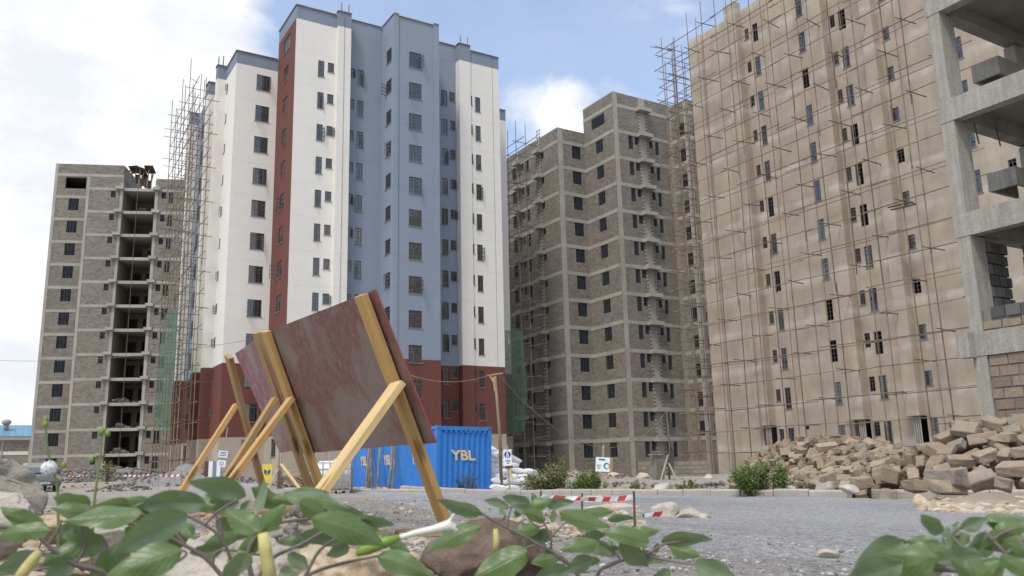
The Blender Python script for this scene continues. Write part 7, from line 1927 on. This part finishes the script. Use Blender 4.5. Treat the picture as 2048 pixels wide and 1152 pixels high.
SM = [([(1240, 1420), (1190, 1220), (1140, 1130), (1075, 1088), (1015, 1056), (985, 1040), (962, 1026)], .0062, .0026), ([(1190, 1220), (1200, 1140), (1290, 1110), (1330, 1088), (1395, 1080)], .0052, .0024), ([(1140, 1130), (1105, 1105), (1102, 1075), (1090, 1050), (1075, 1030)], .0042, .0022), ([(1015, 1056), (1018, 1030), (1025, 1010)], .003, .002),
      ([(1102, 1075), (1120, 1055), (1140, 1040)], .003, .002), ([(1200, 1140), (1240, 1120), (1215, 1095), (1200, 1086)], .0035, .002), ([(1290, 1110), (1285, 1085), (1290, 1070)], .003, .002), ([(1075, 1088), (1045, 1098), (1030, 1095)], .003, .002), ([(1290, 1110), (1340, 1122), (1390, 1130)], .003, .002), ([(985, 1040), (1000, 1042), (1012, 1028)], .0025, .0018), ([(1140, 1130), (1165, 1112), (1185, 1115)], .003, .002), ([(1090, 1050), (1075, 1052), (1058, 1040)], .0025, .0018)]
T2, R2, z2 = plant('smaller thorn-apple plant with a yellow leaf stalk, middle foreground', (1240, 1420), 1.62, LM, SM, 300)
tube_part(T2, 1.60, [(991, 1058), (993, 1080), (990, 1106)], [.004, .0062, .0045], M['petal_y'], 'withered_flower')
tube_part(T2, 1.55, [(1012, 1130), (1030, 1155), (1050, 1190)], [.003, .0028, .003], M['stem_green'], 'leaf_stalk')

# ---- plant at the right
LR = [((1881, 1068), (1841, 1026), 40, 'uu', -.02), ((1921, 1058), (1974, 1034), 36, 'u', 0), ((1968, 1036), (2070, 1040), 24, 'e', .03), ((1815, 1086), (1747, 1077), 15, 'u', .03), ((1884, 1092), (1810, 1080), 32, 't', .02), ((1808, 1084), (1704, 1137), 58, 'u', -.05), ((1876, 1115), (1764, 1106), 28, 't', -.08), ((1806, 1122), (1692, 1158), 46, 'u', -.10),
      ((1860, 1096), (1920, 1102), 20, 'u', .05), ((1965, 1112), (1872, 1122), 46, 'uu', -.06), ((1950, 1152), (1908, 1122), 38, 'tt', -.12), ((1950, 1152), (1998, 1120), 40, 'tt', -.12), ((1984, 1074), (1932, 1098), 24, 't', .0), ((2026, 1058), (1972, 1046), 34, 'tt', .04), ((1982, 1076), (2066, 1088), 30, 'u', .02), ((2070, 1112), (2018, 1088), 30, 't', -.03), ((2000, 1112), (2070, 1156), 50, 't', -.06),
      ((1905, 1070), (1916, 1044), 15, 'uu', .02), ((1900, 1100), (1800, 1098), 34, 't', -.02), ((1990, 1060), (2060, 1050), 30, 't', .0), ((1960, 1090), (2050, 1075), 32, 't', .02), ((1870, 1125), (1760, 1140), 44, 't', -.05), ((2010, 1130), (1930, 1150), 44, 't', -.02), ((1840, 1150), (1730, 1175), 50, 'u', .0), ((2060, 1100), (1990, 1095), 26, 'u', .05), ((1940, 1070), (1890, 1085), 24, 't', .04), ((2040, 1130), (2090, 1160), 40, 't', .0), ((1895, 1075), (1892, 1050), 16, 'tt', .05), ((1830, 1110), (1800, 1156), 40, 'uu', .0), ((1890, 1118), (1850, 1158), 34, 'u', .03), ((1975, 1080), (2040, 1068), 24, 't', .05), ((2040, 1062), (2075, 1045), 22, 't', .03), ((1940, 1096), (1990, 1104), 22, 't', .03), ((2030, 1090), (2075, 1120), 30, 'u', .02), ((1850, 1130), (1740, 1160), 40, 't', .02), ((1900, 1084), (1878, 1100), 18, 't', .02), ((1990, 1130), (1960, 1165), 34, 'u', .0)]
SR = [([(2000, 1420), (1990, 1220), (1950, 1150), (1870, 1138), (1815, 1122), (1790, 1108)], .0058, .0028), ([(1950, 1150), (1935, 1110), (1910, 1080), (1905, 1068), (1925, 1052)], .0048, .0022), ([(1935, 1110), (1895, 1095), (1885, 1075)], .003, .002), ([(1990, 1220), (2000, 1150), (2010, 1110), (1985, 1080), (1975, 1070)], .0045, .0022), ([(2010, 1110), (2040, 1085), (2060, 1070)], .0032, .002), ([(1870, 1138), (1845, 1110), (1815, 1090)], .003, .002), ([(1985, 1080), (2005, 1066), (2028, 1058)], .003, .002)]
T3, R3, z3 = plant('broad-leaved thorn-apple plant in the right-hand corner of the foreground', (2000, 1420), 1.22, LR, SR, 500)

# ---- sow thistles with seed heads in front of the far left tower
def thistle(pts, d, heads, puffs, label):
    g_ = at(pts[0][0], pts[0][1], d); z = gtop(g_[0], g_[1]); T = thing('sow_thistle', (g_[0], g_[1], z), label, 'weed')
    px_stem(T, pts, d, .0024, .0016, M['stem_green'])
    for x, y, s in heads:
        b = MB(); c = at(x, y, d); b.tube([c-UPV*s*1.3, c-UPV*s*0.6, c+UPV*s*0.4, c+UPV*s*1.1, c+UPV*s*1.3], [s*0.35, s*0.95, s*0.8, s*0.45, s*0.2], 10); b.build('flower_bud', M['calyx'], T, smooth=True)
    for x, y, s in puffs:
        c = at(x, y, d); r = random.Random(3); b = MB()
        for i in range(380):
            v = np.array([r.gauss(0, 1) for _ in range(3)]); v /= np.linalg.norm(v); q = c+v*s*r.uniform(0.85, 1.05); sd_ = np.cross(v, (r.random(), r.random(), 1)); sd_ /= np.linalg.norm(sd_); up = np.cross(v, sd_); k = s*0.16
            b.quad(c+v*s*0.15+sd_*k*0.05, c+v*s*0.15-sd_*k*0.05, q-sd_*k*0.05, q+sd_*k*0.05); b.quad(q-sd_*k, q-up*k, q+sd_*k, q+up*k)
        o = b.build('seed_head', M['puff'], T); o['kind'] = 'stuff'
    return T
M['puff'] = m_simple('seed_fluff', (0.82, 0.81, 0.79), 0.05, 20, 0.8)
thistle([(118, 1180), (116, 1010), (112, 960), (96, 905), (90, 838)], 1.5, [(91, 848, .0048), (92, 838, .0036), (116, 960, .003)], [(98, 937, .0118)], 'sow thistle with a round white seed head, leftmost weed')
thistle([(180, 1180), (188, 1010), (196, 950), (202, 900), (205, 862)], 1.55, [(203, 862, .0052), (215, 866, .0045), (183, 918, .0045), (128, 930, .0045)], [], 'sow thistle with closed green buds, right of the seed head')
